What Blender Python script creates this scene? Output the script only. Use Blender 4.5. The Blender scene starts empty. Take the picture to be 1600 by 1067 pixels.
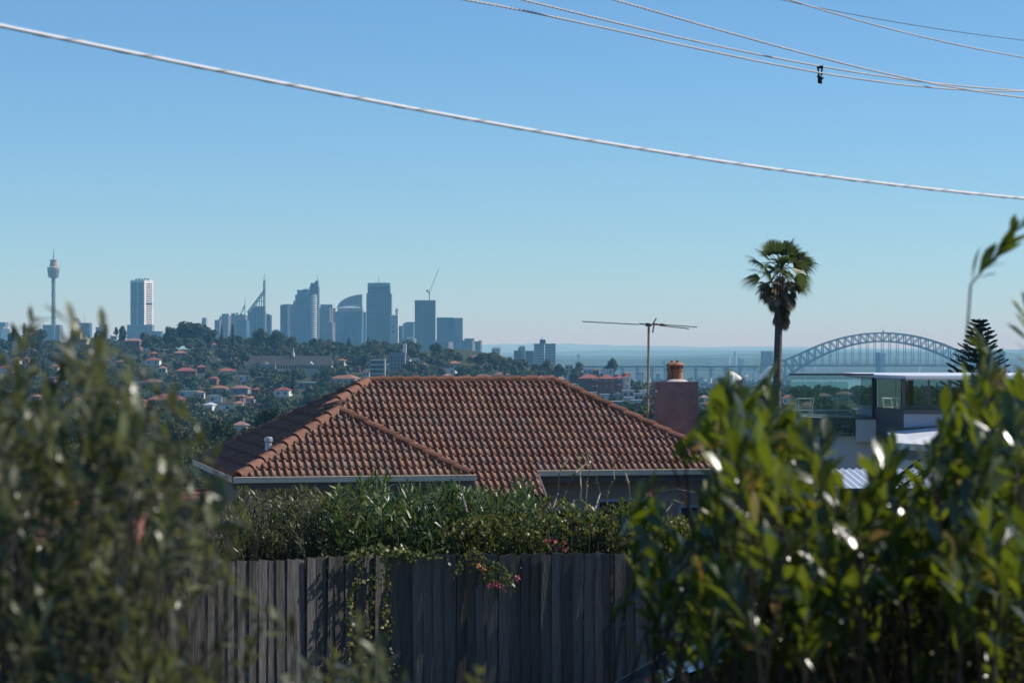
import bpy, bmesh, math, random
import numpy as np
from mathutils import Vector, Matrix

scn = bpy.context.scene
R = math.radians
random.seed(7)
rng = np.random.default_rng(7)

# ---------------------------------------------------------------- camera
F = 4150.0          # focal length in pixels of a 1600 wide frame
EYE = 85.0          # eye height above the harbour
PYH = 548.0         # eye level in the 1600x1067 frame
cam_d = bpy.data.cameras.new('camera')
cam = bpy.data.objects.new('camera', cam_d)
scn.collection.objects.link(cam)
cam.location = (0, 0, EYE)
cam.rotation_euler = (R(90), 0, 0)
cam_d.sensor_width = 36.0
cam_d.lens = F / 1600.0 * 36.0
cam_d.shift_y = (PYH - 533.5) / 1600.0
cam_d.clip_start = 0.1
cam_d.clip_end = 90000
cam_d.dof.use_dof = True
cam_d.dof.focus_distance = 75.0
cam_d.dof.aperture_fstop = 8.8
scn.camera = cam

# ---------------------------------------------------------------- light
SUN_AZ = R(79)      # clockwise from the view direction (+Y): the sun stands to the right
SUN_EL = R(42)
w = bpy.data.worlds.new('World')
scn.world = w
w.use_nodes = True
nt = w.node_tree
bg = nt.nodes['Background']
sky = nt.nodes.new('ShaderNodeTexSky')
sky.sky_type = 'NISHITA'
sky.sun_disc = False
sky.sun_elevation = SUN_EL
sky.sun_rotation = SUN_AZ
sky.altitude = 0
sky.air_density = 0.85
sky.dust_density = 0.0
sky.ozone_density = 6.0
wb = nt.nodes.new('ShaderNodeMix'); wb.data_type = 'RGBA'; wb.blend_type = 'MULTIPLY'
wb.inputs[0].default_value = 1.0
wb.inputs[7].default_value = (0.74, 0.97, 1.12, 1)      # the photograph's cool white balance, the same for the whole sky
nt.links.new(sky.outputs[0], wb.inputs[6])
nt.links.new(wb.outputs[2], bg.inputs[0])
bg.inputs[1].default_value = 0.097
sd = bpy.data.lights.new('sun', 'SUN')
sd.energy = 4.6
sd.angle = R(0.53)
sd.color = (1.0, 0.95, 0.88)
sun = bpy.data.objects.new('sun', sd)
scn.collection.objects.link(sun)
sdir = Vector((math.sin(SUN_AZ) * math.cos(SUN_EL), math.cos(SUN_AZ) * math.cos(SUN_EL), math.sin(SUN_EL)))
sun.rotation_euler = sdir.to_track_quat('Z', 'Y').to_euler()
sun.location = (0, 0, 400)
scn.view_settings.view_transform = 'Standard'
scn.view_settings.look = 'None'
scn.view_settings.exposure = 0.18
scn.view_settings.gamma = 1.0
scn.view_settings.use_curve_mapping = False
scn.cycles.use_denoising = True
scn.cycles.max_bounces = 6
scn.cycles.diffuse_bounces = 3
scn.cycles.glossy_bounces = 3
scn.cycles.transmission_bounces = 6
scn.cycles.transparent_max_bounces = 10
scn.cycles.volume_bounces = 2
scn.cycles.use_adaptive_sampling = False

# ---------------------------------------------------------------- helpers
C = scn.collection
WO = {}             # world origin of every thing and part


def at(px, py, Y):
    return Vector(((px - 800) / F * Y, Y, EYE + (PYH - py) / F * Y))


def X(px, Y):
    return (px - 800) / F * Y


def Z(py, Y):
    return EYE + (PYH - py) / F * Y


def tag(o, label=None, cat=None, group=None, kind=None):
    if label: o['label'] = label
    if cat: o['category'] = cat
    if group: o['group'] = group
    if kind: o['kind'] = kind
    return o


def thing(name, label, cat, loc, group=None):
    o = bpy.data.objects.new(name, None)
    o.empty_display_size = 0.2
    C.objects.link(o)
    o.location = loc
    WO[o] = Vector(loc)
    return tag(o, label, cat, group)


def link_mesh(name, me, parent=None, loc=(0, 0, 0)):
    o = bpy.data.objects.new(name, me)
    C.objects.link(o)
    if parent is not None:
        o.parent = parent
        WO[o] = WO[parent] + Vector(loc)
    else:
        WO[o] = Vector(loc)
    o.location = loc
    return o


class MB:
    """collects shapes given in world coordinates"""
    def __init__(s):
        s.v = []; s.f = []

    def add(s, vs, fs):
        n = len(s.v)
        s.v.extend([tuple(p) for p in vs])
        s.f.extend([tuple(n + i for i in f) for f in fs])
        return s

    def prism(s, pts, z0, z1):
        n = len(pts)
        a = sum(pts[i][0] * pts[(i + 1) % n][1] - pts[(i + 1) % n][0] * pts[i][1] for i in range(n))
        if a < 0: pts = list(reversed(pts))
        if not isinstance(z1, (list, tuple)): z1 = [z1] * n
        elif a < 0: z1 = list(reversed(z1))
        vs = [(p[0], p[1], z0) for p in pts] + [(p[0], p[1], z) for p, z in zip(pts, z1)]
        fs = [tuple(reversed(range(n))), tuple(range(n, 2 * n))]
        fs += [(i, (i + 1) % n, n + (i + 1) % n, n + i) for i in range(n)]
        return s.add(vs, fs)

    def box(s, x0, x1, y0, y1, z0, z1):
        return s.prism([(x0, y0), (x1, y0), (x1, y1), (x0, y1)], z0, z1)

    def obox(s, c, ax, ay, az):
        c, ax, ay, az = Vector(c), Vector(ax), Vector(ay), Vector(az)
        vs = []
        for k in (-1, 1):
            for (i, j) in ((-1, -1), (1, -1), (1, 1), (-1, 1)):
                vs.append(c + ax * i + ay * j + az * k)
        return s.add(vs, [(3, 2, 1, 0), (4, 5, 6, 7), (0, 1, 5, 4), (1, 2, 6, 5), (2, 3, 7, 6), (3, 0, 4, 7)])

    def bar(s, a, b, wx, wz, up=(0, 0, 1)):
        a, b = Vector(a), Vector(b)
        d = b - a
        if d.length < 1e-6: return s
        d.normalize()
        u = Vector(up)
        if abs(d.dot(u)) > 0.97: u = Vector((0, 1, 0))
        r = d.cross(u).normalized()
        u = r.cross(d).normalized()
        return s.obox((a + b) / 2, r * wx / 2, u * wz / 2, (b - a) / 2)

    def tube(s, pts, rad, n=8, cap=True):
        pts = [Vector(p) for p in pts]
        if not isinstance(rad, (list, tuple)): rad = [rad] * len(pts)
        rings = []
        prev = None
        for i, p in enumerate(pts):
            d = (pts[min(i + 1, len(pts) - 1)] - pts[max(i - 1, 0)]).normalized()
            if prev is None:
                u = Vector((0, 0, 1)) if abs(d.z) < 0.9 else Vector((1, 0, 0))
            else:
                u = prev
            r = d.cross(u)
            if r.length < 1e-6: r = d.cross(Vector((0, 1, 0)))
            r.normalize(); u = r.cross(d).normalized(); prev = u
            rings.append([p + (r * math.cos(2 * math.pi * k / n) + u * math.sin(2 * math.pi * k / n)) * rad[i] for k in range(n)])
        vs = [q for ring in rings for q in ring]
        fs = []
        for i in range(len(pts) - 1):
            for k in range(n):
                fs.append((i * n + k, i * n + (k + 1) % n, (i + 1) * n + (k + 1) % n, (i + 1) * n + k))
        if cap:
            fs.append(tuple(reversed(range(n))))
            fs.append(tuple(range((len(pts) - 1) * n, len(pts) * n)))
        return s.add(vs, fs)

    def lathe(s, c, prof, n=16):
        """prof: (radius, z) from bottom to top"""
        pts = []
        for (r, z) in prof:
            pts += [(c[0] + r * math.cos(2 * math.pi * k / n), c[1] + r * math.sin(2 * math.pi * k / n), z) for k in range(n)]
        fs = []
        for i in range(len(prof) - 1):
            for k in range(n):
                fs.append((i * n + k, i * n + (k + 1) % n, (i + 1) * n + (k + 1) % n, (i + 1) * n + k))
        fs.append(tuple(reversed(range(n))))
        fs.append(tuple(range((len(prof) - 1) * n, len(prof) * n)))
        return s.add(pts, fs)

    def build(s, name, m, parent=None, smooth=False):
        off = WO[parent] if parent is not None else Vector(s.org) if hasattr(s, 'org') else Vector((0, 0, 0))
        me = bpy.data.meshes.new(name)
        me.from_pydata([(v[0] - off.x, v[1] - off.y, v[2] - off.z) for v in s.v], [], s.f)
        if smooth: me.polygons.foreach_set('use_smooth', [True] * len(me.polygons))
        me.materials.append(m)
        me.update()
        if parent is None:
            return link_mesh(name, me, None, tuple(off))
        return link_mesh(name, me, parent)


def np_mesh(name, verts, faces, m, smooth=False):
    """verts (n,3), faces (k,4) or (k,3)"""
    me = bpy.data.meshes.new(name)
    k, c = faces.shape
    me.vertices.add(len(verts)); me.vertices.foreach_set('co', verts.astype(np.float32).ravel())
    me.loops.add(k * c); me.loops.foreach_set('vertex_index', faces.astype(np.int32).ravel())
    me.polygons.add(k)
    me.polygons.foreach_set('loop_start', np.arange(0, k * c, c, dtype=np.int32))
    me.polygons.foreach_set('loop_total', np.full(k, c, dtype=np.int32))
    if smooth: me.polygons.foreach_set('use_smooth', np.ones(k, dtype=bool))
    me.materials.append(m)
    me.update(calc_edges=True)
    return me


def scatter(tv, tf, rot, pos, scale):
    """stamp a template (verts tv, faces tf) with rotations (M,3,3), positions (M,3), scales (M,) or (M,3)"""
    M = len(pos)
    scale = np.asarray(scale)
    if scale.ndim == 1: scale = np.repeat(scale[:, None], 3, 1)
    v = tv[None] * scale[:, None, :]
    v = np.einsum('mij,mkj->mki', rot, v) + pos[:, None, :]
    f = tf[None] + (np.arange(M) * len(tv))[:, None, None]
    return v.reshape(-1, 3), f.reshape(-1, tf.shape[1])


def frames(d, up):
    """rotation matrices whose y axis is d and z axis is near up"""
    d = d / np.linalg.norm(d, axis=1, keepdims=True)
    x = np.cross(d, up)
    x /= np.linalg.norm(x, axis=1, keepdims=True) + 1e-9
    z = np.cross(x, d)
    return np.stack([x, d, z], axis=2)


def copy_tree(o, parent=None):
    c = o.copy(); C.objects.link(c); c.parent = parent
    WO[c] = WO.get(o, Vector((0, 0, 0))).copy()
    for ch in [q for q in KIDS.get(o, o.children)]: copy_tree(ch, c)
    return c


KIDS = {}

# ---------------------------------------------------------------- materials


def _n(nt, kind, **kw):
    n = nt.nodes.new('ShaderNode' + kind)
    for k, v in kw.items(): setattr(n, k, v)
    return n


def mat(name, col, rough=0.8, var=0.15, scale=1.0, spec=0.3, objvar=0.0, metal=0.0, bump=0.0, stretch=(1, 1, 1), hue=None, detail=4, bscale=None):
    """plain surface: base colour with noise wear, tone that differs from object to object, optional fine relief"""
    m = bpy.data.materials.new(name); m.use_nodes = True
    nt = m.node_tree; b = nt.nodes['Principled BSDF']
    b.inputs['Roughness'].default_value = rough
    b.inputs['Specular IOR Level'].default_value = spec
    b.inputs['Metallic'].default_value = metal
    tc = _n(nt, 'TexCoord'); mp = _n(nt, 'Mapping'); mp.inputs['Scale'].default_value = stretch
    nt.links.new(tc.outputs['Object'], mp.inputs[0])
    no = _n(nt, 'TexNoise'); no.inputs['Scale'].default_value = scale; no.inputs['Detail'].default_value = detail
    no.inputs['Roughness'].default_value = 0.65
    nt.links.new(mp.outputs[0], no.inputs['Vector'])
    mx = _n(nt, 'Mix', data_type='RGBA')
    c2 = hue if hue else tuple(c * (1 + var) for c in col)
    c1 = tuple(c * (1 - var) for c in col) if not hue else col
    mx.inputs[6].default_value = (*c1, 1); mx.inputs[7].default_value = (*c2, 1)
    rp = _n(nt, 'MapRange'); rp.inputs[1].default_value = 0.3; rp.inputs[2].default_value = 0.7
    nt.links.new(no.outputs[0], rp.inputs[0]); nt.links.new(rp.outputs[0], mx.inputs[0])
    out = mx.outputs[2]
    if objvar:
        oi = _n(nt, 'ObjectInfo')
        r2 = _n(nt, 'MapRange'); r2.inputs[3].default_value = 1 - objvar; r2.inputs[4].default_value = 1 + objvar
        nt.links.new(oi.outputs['Random'], r2.inputs[0])
        hs = _n(nt, 'HueSaturation')
        nt.links.new(r2.outputs[0], hs.inputs['Value']); nt.links.new(out, hs.inputs['Color'])
        out = hs.outputs[0]
    nt.links.new(out, b.inputs['Base Color'])
    if bump:
        n2 = _n(nt, 'TexNoise'); n2.inputs['Scale'].default_value = bscale or scale * 6; n2.inputs['Detail'].default_value = 3
        nt.links.new(mp.outputs[0], n2.inputs['Vector'])
        bp = _n(nt, 'Bump'); bp.inputs['Strength'].default_value = bump; bp.inputs['Distance'].default_value = 0.02
        nt.links.new(n2.outputs[0], bp.inputs['Height']); nt.links.new(bp.outputs[0], b.inputs['Normal'])
    return m


def leaf_mat(name, stops, trans=0.3, rough=0.4, spec=0.4, tint=(0.35, 0.5, 0.05), coat=0.0):
    """foliage: every leaf takes its own colour from the ramp; light shines through"""
    m = bpy.data.materials.new(name); m.use_nodes = True
    nt = m.node_tree; b = nt.nodes['Principled BSDF']; out = nt.nodes['Material Output']
    g = _n(nt, 'NewGeometry'); oi = _n(nt, 'ObjectInfo')
    ad = _n(nt, 'Math', operation='ADD'); fr = _n(nt, 'Math', operation='FRACT')
    nt.links.new(g.outputs['Random Per Island'], ad.inputs[0]); nt.links.new(oi.outputs['Random'], ad.inputs[1])
    nt.links.new(ad.outputs[0], fr.inputs[0])
    cr = _n(nt, 'ValToRGB')
    els = cr.color_ramp.elements
    while len(els) < len(stops): els.new(0.5)
    for e, (p, c) in zip(els, stops): e.position = p; e.color = (*c, 1)
    nt.links.new(fr.outputs[0], cr.inputs[0])
    nt.links.new(cr.outputs[0], b.inputs['Base Color'])
    b.inputs['Roughness'].default_value = rough
    b.inputs['Specular IOR Level'].default_value = spec
    if trans:
        tr = _n(nt, 'BsdfTranslucent')
        mc = _n(nt, 'Mix', data_type='RGBA', blend_type='MIX'); mc.inputs[0].default_value = 0.55
        nt.links.new(cr.outputs[0], mc.inputs[6]); mc.inputs[7].default_value = (*tint, 1)
        nt.links.new(mc.outputs[2], tr.inputs[0])
        ms = _n(nt, 'MixShader'); ms.inputs[0].default_value = trans
        nt.links.new(b.outputs[0], ms.inputs[1]); nt.links.new(tr.outputs[0], ms.inputs[2])
        nt.links.new(ms.outputs[0], out.inputs['Surface'])
    return m


def facade_mat(name, wall, glass, floor=3.6, bay=4.0, fw=0.5, bw=0.2, rough=0.35, wr=0.7):
    """far curtain wall: floor bands and bays too small to tell apart"""
    m = bpy.data.materials.new(name); m.use_nodes = True
    nt = m.node_tree; b = nt.nodes['Principled BSDF']
    tc = _n(nt, 'TexCoord'); sx = _n(nt, 'SeparateXYZ'); nt.links.new(tc.outputs['Object'], sx.inputs[0])

    def stripes(src, period, frac):
        d = _n(nt, 'Math', operation='DIVIDE'); nt.links.new(src, d.inputs[0]); d.inputs[1].default_value = period
        f = _n(nt, 'Math', operation='FRACT'); nt.links.new(d.outputs[0], f.inputs[0])
        l = _n(nt, 'Math', operation='LESS_THAN'); nt.links.new(f.outputs[0], l.inputs[0]); l.inputs[1].default_value = frac
        return l.outputs[0]
    s1 = stripes(sx.outputs[2], floor, fw)
    ad = _n(nt, 'Math', operation='ADD'); nt.links.new(sx.outputs[0], ad.inputs[0]); nt.links.new(sx.outputs[1], ad.inputs[1])
    s2 = stripes(ad.outputs[0], bay, bw)
    mxm = _n(nt, 'Math', operation='MAXIMUM'); nt.links.new(s1, mxm.inputs[0]); nt.links.new(s2, mxm.inputs[1])
    no = _n(nt, 'TexNoise'); no.inputs['Scale'].default_value = 0.05; nt.links.new(tc.outputs['Object'], no.inputs['Vector'])
    hv = _n(nt, 'HueSaturation'); nt.links.new(no.outputs[0], hv.inputs['Value'])
    ml = _n(nt, 'MapRange'); ml.inputs[1].default_value = .3; ml.inputs[2].default_value = .7; ml.inputs[3].default_value = .8; ml.inputs[4].default_value = 1.2
    nt.links.new(no.outputs[0], ml.inputs[0]); nt.links.new(ml.outputs[0], hv.inputs['Value'])
    mx = _n(nt, 'Mix', data_type='RGBA'); mx.inputs[6].default_value = (*glass, 1); mx.inputs[7].default_value = (*wall, 1)
    nt.links.new(mxm.outputs[0], mx.inputs[0]); nt.links.new(mx.outputs[2], hv.inputs['Color'])
    nt.links.new(hv.outputs[0], b.inputs['Base Color'])
    mr = _n(nt, 'MapRange'); mr.inputs[3].default_value = rough; mr.inputs[4].default_value = wr
    nt.links.new(mxm.outputs[0], mr.inputs[0]); nt.links.new(mr.outputs[0], b.inputs['Roughness'])
    b.inputs['Specular IOR Level'].default_value = 0.35
    return m


def glass_mat(name, tint=(0.75, 0.88, 0.85), refl=0.12):
    m = bpy.data.materials.new(name); m.use_nodes = True
    nt = m.node_tree; out = nt.nodes['Material Output']; nt.nodes.remove(nt.nodes['Principled BSDF'])
    t = _n(nt, 'BsdfTransparent'); t.inputs[0].default_value = (*tint, 1)
    g = _n(nt, 'BsdfGlossy'); g.inputs['Roughness'].default_value = 0.02; g.inputs[0].default_value = (0.9, 0.95, 0.95, 1)
    fr = _n(nt, 'Fresnel'); fr.inputs[0].default_value = 1.5
    ad = _n(nt, 'Math', operation='ADD'); nt.links.new(fr.outputs[0], ad.inputs[0]); ad.inputs[1].default_value = refl - 0.04
    ms = _n(nt, 'MixShader'); nt.links.new(ad.outputs[0], ms.inputs[0])
    nt.links.new(t.outputs[0], ms.inputs[1]); nt.links.new(g.outputs[0], ms.inputs[2])
    nt.links.new(ms.outputs[0], out.inputs['Surface'])
    return m

# ================================================================ terrain
def sstep(a, b, x):
    t = np.clip((x - a) / (b - a), 0, 1)
    return t * t * (3 - 2 * t)


_YS = np.array([-400, -60, 5.5, 8.5, 25, 34, 52, 66, 150, 400, 900, 1400, 1800, 2000, 2200, 2400, 2700, 3200, 4000, 5000, 7500, 8500, 12000, 20000, 60000.])
_ZL = np.array([88, 85, 83.4, 81.25, 81.2, 80.3, 79.6, 79.2, 72, 58, 47, 48, 55, 66, 80, 85, 80, 55, 30, 18, 18, 25, 45, 40, 30.])
_ZR = np.array([88, 85, 83.4, 81.25, 81.2, 80.3, 79.6, 79.2, 72, 58, 46, 50, 48, 45, 42, 40, 36, 25, -4, -5, -5, 10, 45, 40, 30.])


def ground(x, y):
    x = np.asarray(x, float); y = np.asarray(y, float)
    zl = np.interp(y, _YS, _ZL); zr = np.interp(y, _YS, _ZR)
    px = 800 + x / np.maximum(y, 60) * F
    wgt = sstep(680, 1050, px)
    # the ridge sinks towards the right
    z = zl * (1 - wgt) + zr * wgt
    head = sstep(4150, 4500, y) * (1 - sstep(5900, 6300, y)) * sstep(860, 900, px) * (1 - sstep(1225, 1260, px))
    z = np.maximum(z, head * 14 - 4.0 * (1 - head) - 2 * (head <= 0) * 30)
    far = sstep(250, 1200, y)
    z = z + far * (2.2 * np.sin(x * 0.021 + y * 0.006) + 1.6 * np.sin(y * 0.013 - x * 0.03 + 1.3)) * (1 - sstep(3000, 4000, y))
    return z


def gz(x, y): return float(ground(x, y))


M_ground = mat('ground_soil', (0.03, 0.042, 0.018), 0.95, 0.4, 0.05, hue=(0.06, 0.065, 0.035), spec=0.1)
ys = np.concatenate([np.linspace(-400, -70, 8), np.linspace(-50, 5.5, 8), np.linspace(6.5, 9.5, 5), np.linspace(12, 70, 24), np.geomspace(80, 4200, 150), np.geomspace(4350, 60000, 50)])
ss = np.concatenate([np.linspace(-1.6, -0.26, 22)[:-1], np.linspace(-0.26, 0.26, 90), np.linspace(0.26, 1.6, 22)[1:]])
gx = ss[None, :] * (np.maximum(ys, 0)[:, None] + 250)
gy = np.repeat(ys[:, None], len(ss), 1)
gv = np.stack([gx, gy, ground(gx, gy)], -1).reshape(-1, 3)
nr, ncs = gx.shape
ii = (np.arange(nr - 1)[:, None] * ncs + np.arange(ncs - 1)[None]).ravel()
gf = np.stack([ii, ii + 1, ii + ncs + 1, ii + ncs], 1)
o = link_mesh('ground', np_mesh('ground', gv, gf, M_ground, True)); tag(o, kind='structure')

M_water = mat('harbour_water', (0.02, 0.05, 0.07), 0.15, 0.2, 0.01, spec=0.5, bump=0.4, bscale=0.05)
mb = MB(); mb.add([(-9000, 3200, 0), (9000, 3200, 0), (9000, 11000, 0), (-9000, 11000, 0)], [(0, 1, 2, 3)])
o = mb.build('water', M_water); tag(o, kind='structure')

# far hills, in three ranges
M_hill = mat('hill_bush', (0.05, 0.07, 0.04), 0.95, 0.3, 0.002, spec=0.1)


def hills(Y, h0, h1, seed, prof=None):
    r = np.random.default_rng(seed)
    xs = np.linspace(-0.8 * Y, 0.8 * Y, 260)
    z = np.zeros_like(xs)
    for k in range(1, 9):
        z += np.sin(xs / Y * (6 + 9 * k) + r.uniform(0, 6.28)) / k ** 0.8
    z = (z - z.min()) / (z.max() - z.min())
    top = h0 + (h1 - h0) * z
    if prof is not None: top = top + prof(800 + xs / Y * F)
    V = []; rows = [(-0.06, 0.0), (-0.035, 0.45), (-0.015, 0.8), (0, 1.0), (0.03, 0.7), (0.08, 0.0)]
    for dy, k in rows:
        jit = r.uniform(-1, 1, len(xs)) * (h1 - h0) * 0.06 * (1 if 0 < k else 0)
        V.append(np.stack([xs * (1 + dy), np.full_like(xs, Y * (1 + dy)), (top + jit) * k + (1 - k) * 5], -1))
    V = np.concatenate(V); n = len(xs)
    i = (np.arange(len(rows) - 1)[:, None] * n + np.arange(n - 1)[None]).ravel()
    o = link_mesh('hills', np_mesh('hills', V, np.stack([i, i + 1, i + n + 1, i + n], 1), M_hill, True))
    tag(o, kind='structure')


hills(10500, 30, 60, 3)
hills(15000, 50, 80, 5)
hills(23000, 60, 110, 9)
hills(38000, 80, 190, 12)

# street in front of the fence, its kerb and footpath
M_road = mat('road_asphalt', (0.05, 0.05, 0.052), 0.9, 0.2, 3, bump=0.3)
M_path = mat('path_concrete', (0.3, 0.29, 0.27), 0.9, 0.15, 1.2, bump=0.2)
xsr = np.linspace(-70, 70, 29)


def strip(name, y0, y1, dz, m):
    v = np.array([(x, y, gz(x, 15) + dz) for y in (y0, y1) for x in xsr])
    n = len(xsr); i = np.arange(n - 1)
    tag(link_mesh(name, np_mesh(name, v, np.stack([i, i + 1, i + n + 1, i + n], 1), m)), kind='structure')


strip('road', 9.6, 20.6, 0.03, M_road)
mb = MB(); mb.box(-70, 70, 20.6, 20.78, 80.9, gz(0, 15) + 0.15)
tag(mb.build('kerb', M_path), kind='structure')
strip('pavement', 20.78, 23.2, 0.145, M_path)

# ================================================================ the city on the skyline
FM_navy = facade_mat('facade_navy', (0.05, 0.075, 0.11), (0.012, 0.026, 0.05), 3.8, 5.0, .45, .2)
FM_steel = facade_mat('facade_steel', (0.12, 0.16, 0.21), (0.03, 0.05, 0.08), 3.8, 3.0, .4, .25)
FM_grey = facade_mat('facade_grey', (0.20, 0.21, 0.23), (0.05, 0.05, 0.06), 3.4, 4.0, .5, .3)
FM_mauve = facade_mat('facade_mauve', (0.17, 0.16, 0.19), (0.07, 0.06, 0.07), 3.4, 6.0, .5, .3)
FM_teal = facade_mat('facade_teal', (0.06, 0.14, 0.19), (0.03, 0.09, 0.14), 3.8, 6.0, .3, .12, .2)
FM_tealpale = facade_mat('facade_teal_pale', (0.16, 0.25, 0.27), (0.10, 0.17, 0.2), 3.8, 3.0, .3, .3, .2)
FM_blue = facade_mat('facade_blue_glass', (0.07, 0.17, 0.25), (0.025, 0.09, 0.16), 3.8, 4.0, .3, .15, .15)
FM_flat = facade_mat('facade_apartment', (0.3, 0.29, 0.29), (0.05, 0.06, 0.07), 3.1, 4.0, .45, .35)
M_white = mat('white_concrete', (0.72, 0.7, 0.67), 0.8, 0.06, 0.05)
M_cream = mat('cream_concrete', (0.5, 0.47, 0.42), 0.8, 0.08, 0.05)
M_dark = mat('dark_cladding', (0.05, 0.052, 0.06), 0.5, 0.2, 0.05)
M_mid = mat('grey_cladding', (0.16, 0.165, 0.18), 0.6, 0.15, 0.05)
M_steel = mat('painted_steel', (0.12, 0.13, 0.14), 0.6, 0.15, 0.05)
M_brz = mat('bronze_cladding', (0.3, 0.23, 0.17), 0.45, 0.1, 0.05)
M_slat = mat('dark_window_band', (0.04, 0.045, 0.05), 0.3, 0.2, 0.1)

G_CITY = 'office towers of the city skyline'


def city(name, label, px, Y, cat='building', group=None):
    x = X(px, Y)
    return thing(name, label, cat, (x, Y, gz(x, Y) - 1), group)


def rb(mb, p0, pm, p1, top, Y, base=None):
    """box turned so that it shows faces p0-pm and pm-p1; returns the footprint"""
    s = Y / F
    a, b = (pm - p0) * s, (p1 - pm) * s
    M_ = Vector((X(pm, Y), Y))
    th = math.atan2(b, a) if a > b else math.atan2(b, a)
    side = math.hypot(a, b)
    # left corner lies a to the left; depth keeps a square plan
    A = M_ + Vector((-a, b)); B = M_ + Vector((b, a)); D = A + B - M_
    fp = [tuple(M_), tuple(B), tuple(D), tuple(A)]
    z0 = (gz(M_.x, Y) - 3) if base is None else Z(base, Y)
    mb.prism(fp, z0, Z(top, Y))
    return fp


def fb(mb, p0, p1, top, Y, depth=30, base=None, back=0):
    z0 = (gz(X(p0, Y), Y) - 3) if base is None else Z(base, Y)
    mb.box(X(p0, Y), X(p1, Y), Y + back, Y + back + depth, z0, Z(top, Y))
    return mb


def mast(mb, px, y0, y1, Y, w=0.9, back=5):
    mb.tube([(X(px, Y), Y + back, Z(y0, Y)), (X(px, Y), Y + back, Z(y1, Y))], [w, w * .5], 6)
    return mb


# -- observation tower
Y = 6000
t = city('observation_tower', 'slender observation tower with gold turret and thin spire on the skyline', 83.5, Y, 'tower')
cx, cy = X(83.5, Y), Y
s = Y / F
mb = MB(); mb.lathe((cx, cy), [(3.4, gz(cx, cy) - 2), (3.4, Z(434, Y))], 14); mb.build('shaft', M_steel, t, True)
M_turret = mat('turret_gold', (0.38, 0.29, 0.2), 0.45, 0.1, 0.1)
mb = MB(); mb.lathe((cx, cy), [(4, Z(435.5, Y)), (11.5, Z(433, Y)), (13.6, Z(421, Y)), (14.2, Z(419.5, Y)), (14.2, Z(418, Y)), (9, Z(417, Y)), (8.5, Z(416, Y))], 24)
tu = mb.build('turret', M_turret, t)
mb = MB()
for k, yy in enumerate((431.5, 428.6, 425.7, 422.8)):
    r = 11.9 + k * .6
    mb.lathe((cx, cy), [(r, Z(yy + .55, Y)), (r + .35, Z(yy + .5, Y)), (r + .35, Z(yy - .5, Y)), (r, Z(yy - .55, Y))], 24)
mb.build('window_band', M_slat, tu)
mb = MB(); mb.lathe((cx, cy), [(8.5, Z(417.5, Y)), (8.2, Z(412, Y)), (7.2, Z(411.5, Y)), (7.2, Z(407.5, Y)), (8.2, Z(407, Y)), (8.2, Z(406, Y)), (3, Z(405.5, Y))], 20)
mb.build('upper_drum', mat('drum_red', (0.36, 0.2, 0.16), .6, .1, .1), t)
mb = MB(); mb.tube([(cx, cy, Z(406, Y)), (cx, cy, Z(398, Y))], [1.4, .9], 6); mb.tube([(cx, cy, Z(398, Y)), (cx, cy, Z(387, Y))], [.7, .3], 6)
mb.build('spire', M_steel, t)
mb = MB()
for k in range(16):
    a0 = k * math.pi / 8
    for sgn in (1, -1):
        a1 = a0 + sgn * 1.1
        p0 = (cx + 7 * math.cos(a0), cy + 7 * math.sin(a0), Z(514, Y)); pw = (cx + 5.2 * math.cos((a0 + a1) / 2), cy + 5.2 * math.sin((a0 + a1) / 2), Z(496, Y))
        p1 = (cx + 4.4 * math.cos(a1), cy + 4.4 * math.sin(a1), Z(437, Y))
        mb.tube([p0, pw, p1], .12, 4, False)
mb.build('stay_cables', M_steel, t)
mb = MB(); mb.lathe((cx, cy), [(7.5, Z(496.6, Y)), (7.5, Z(495.6, Y))], 20); mb.build('cable_ring', M_steel, t)
mb = MB(); fb(mb, 65, 92, 507.5, Y, 40, back=12); mb.build('podium', M_mid, t)

# -- white tower with window bands
Y = 6200
t = city('office_tower', 'tall white office tower with dark window bands, left of the fig tree', 219, Y, 'building', G_CITY)
mb = MB(); fp = rb(mb, 202, 225.5, 236.5, 437.5, Y); mb.build('wall', M_white, t)
Mv, Bv, Dv, Av = [Vector(p) for p in fp]
zt, zb = Z(437.5, Y), Z(520, Y)


def bands(parent, P, Q, z0, z1, n, frac, a, b, m, name='window_band', out=.25, cuts=1):
    """dark bands let into the face P-Q between the side fractions a and b"""
    d = (Q - P); nrm = Vector((d.y, -d.x)).normalized()
    if nrm.y > 0 and abs(nrm.y) > abs(nrm.x): nrm = -nrm
    mb = MB()
    h = (z1 - z0) / n
    for i in range(n):
        for k in range(cuts):
            f0 = a + (b - a) * (k + .04) / cuts; f1 = a + (b - a) * (k + .96) / cuts
            p = P + d * f0; q = P + d * f1
            zz = z0 + h * i
            mb.obox(Vector(((p.x + q.x) / 2, (p.y + q.y) / 2, zz + h * frac / 2)), Vector(((q - p).x / 2, (q - p).y / 2, 0)), Vector((nrm.x * out, nrm.y * out, 0)), Vector((0, 0, h * frac / 2)))
    return mb.build(name, m, parent)


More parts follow.
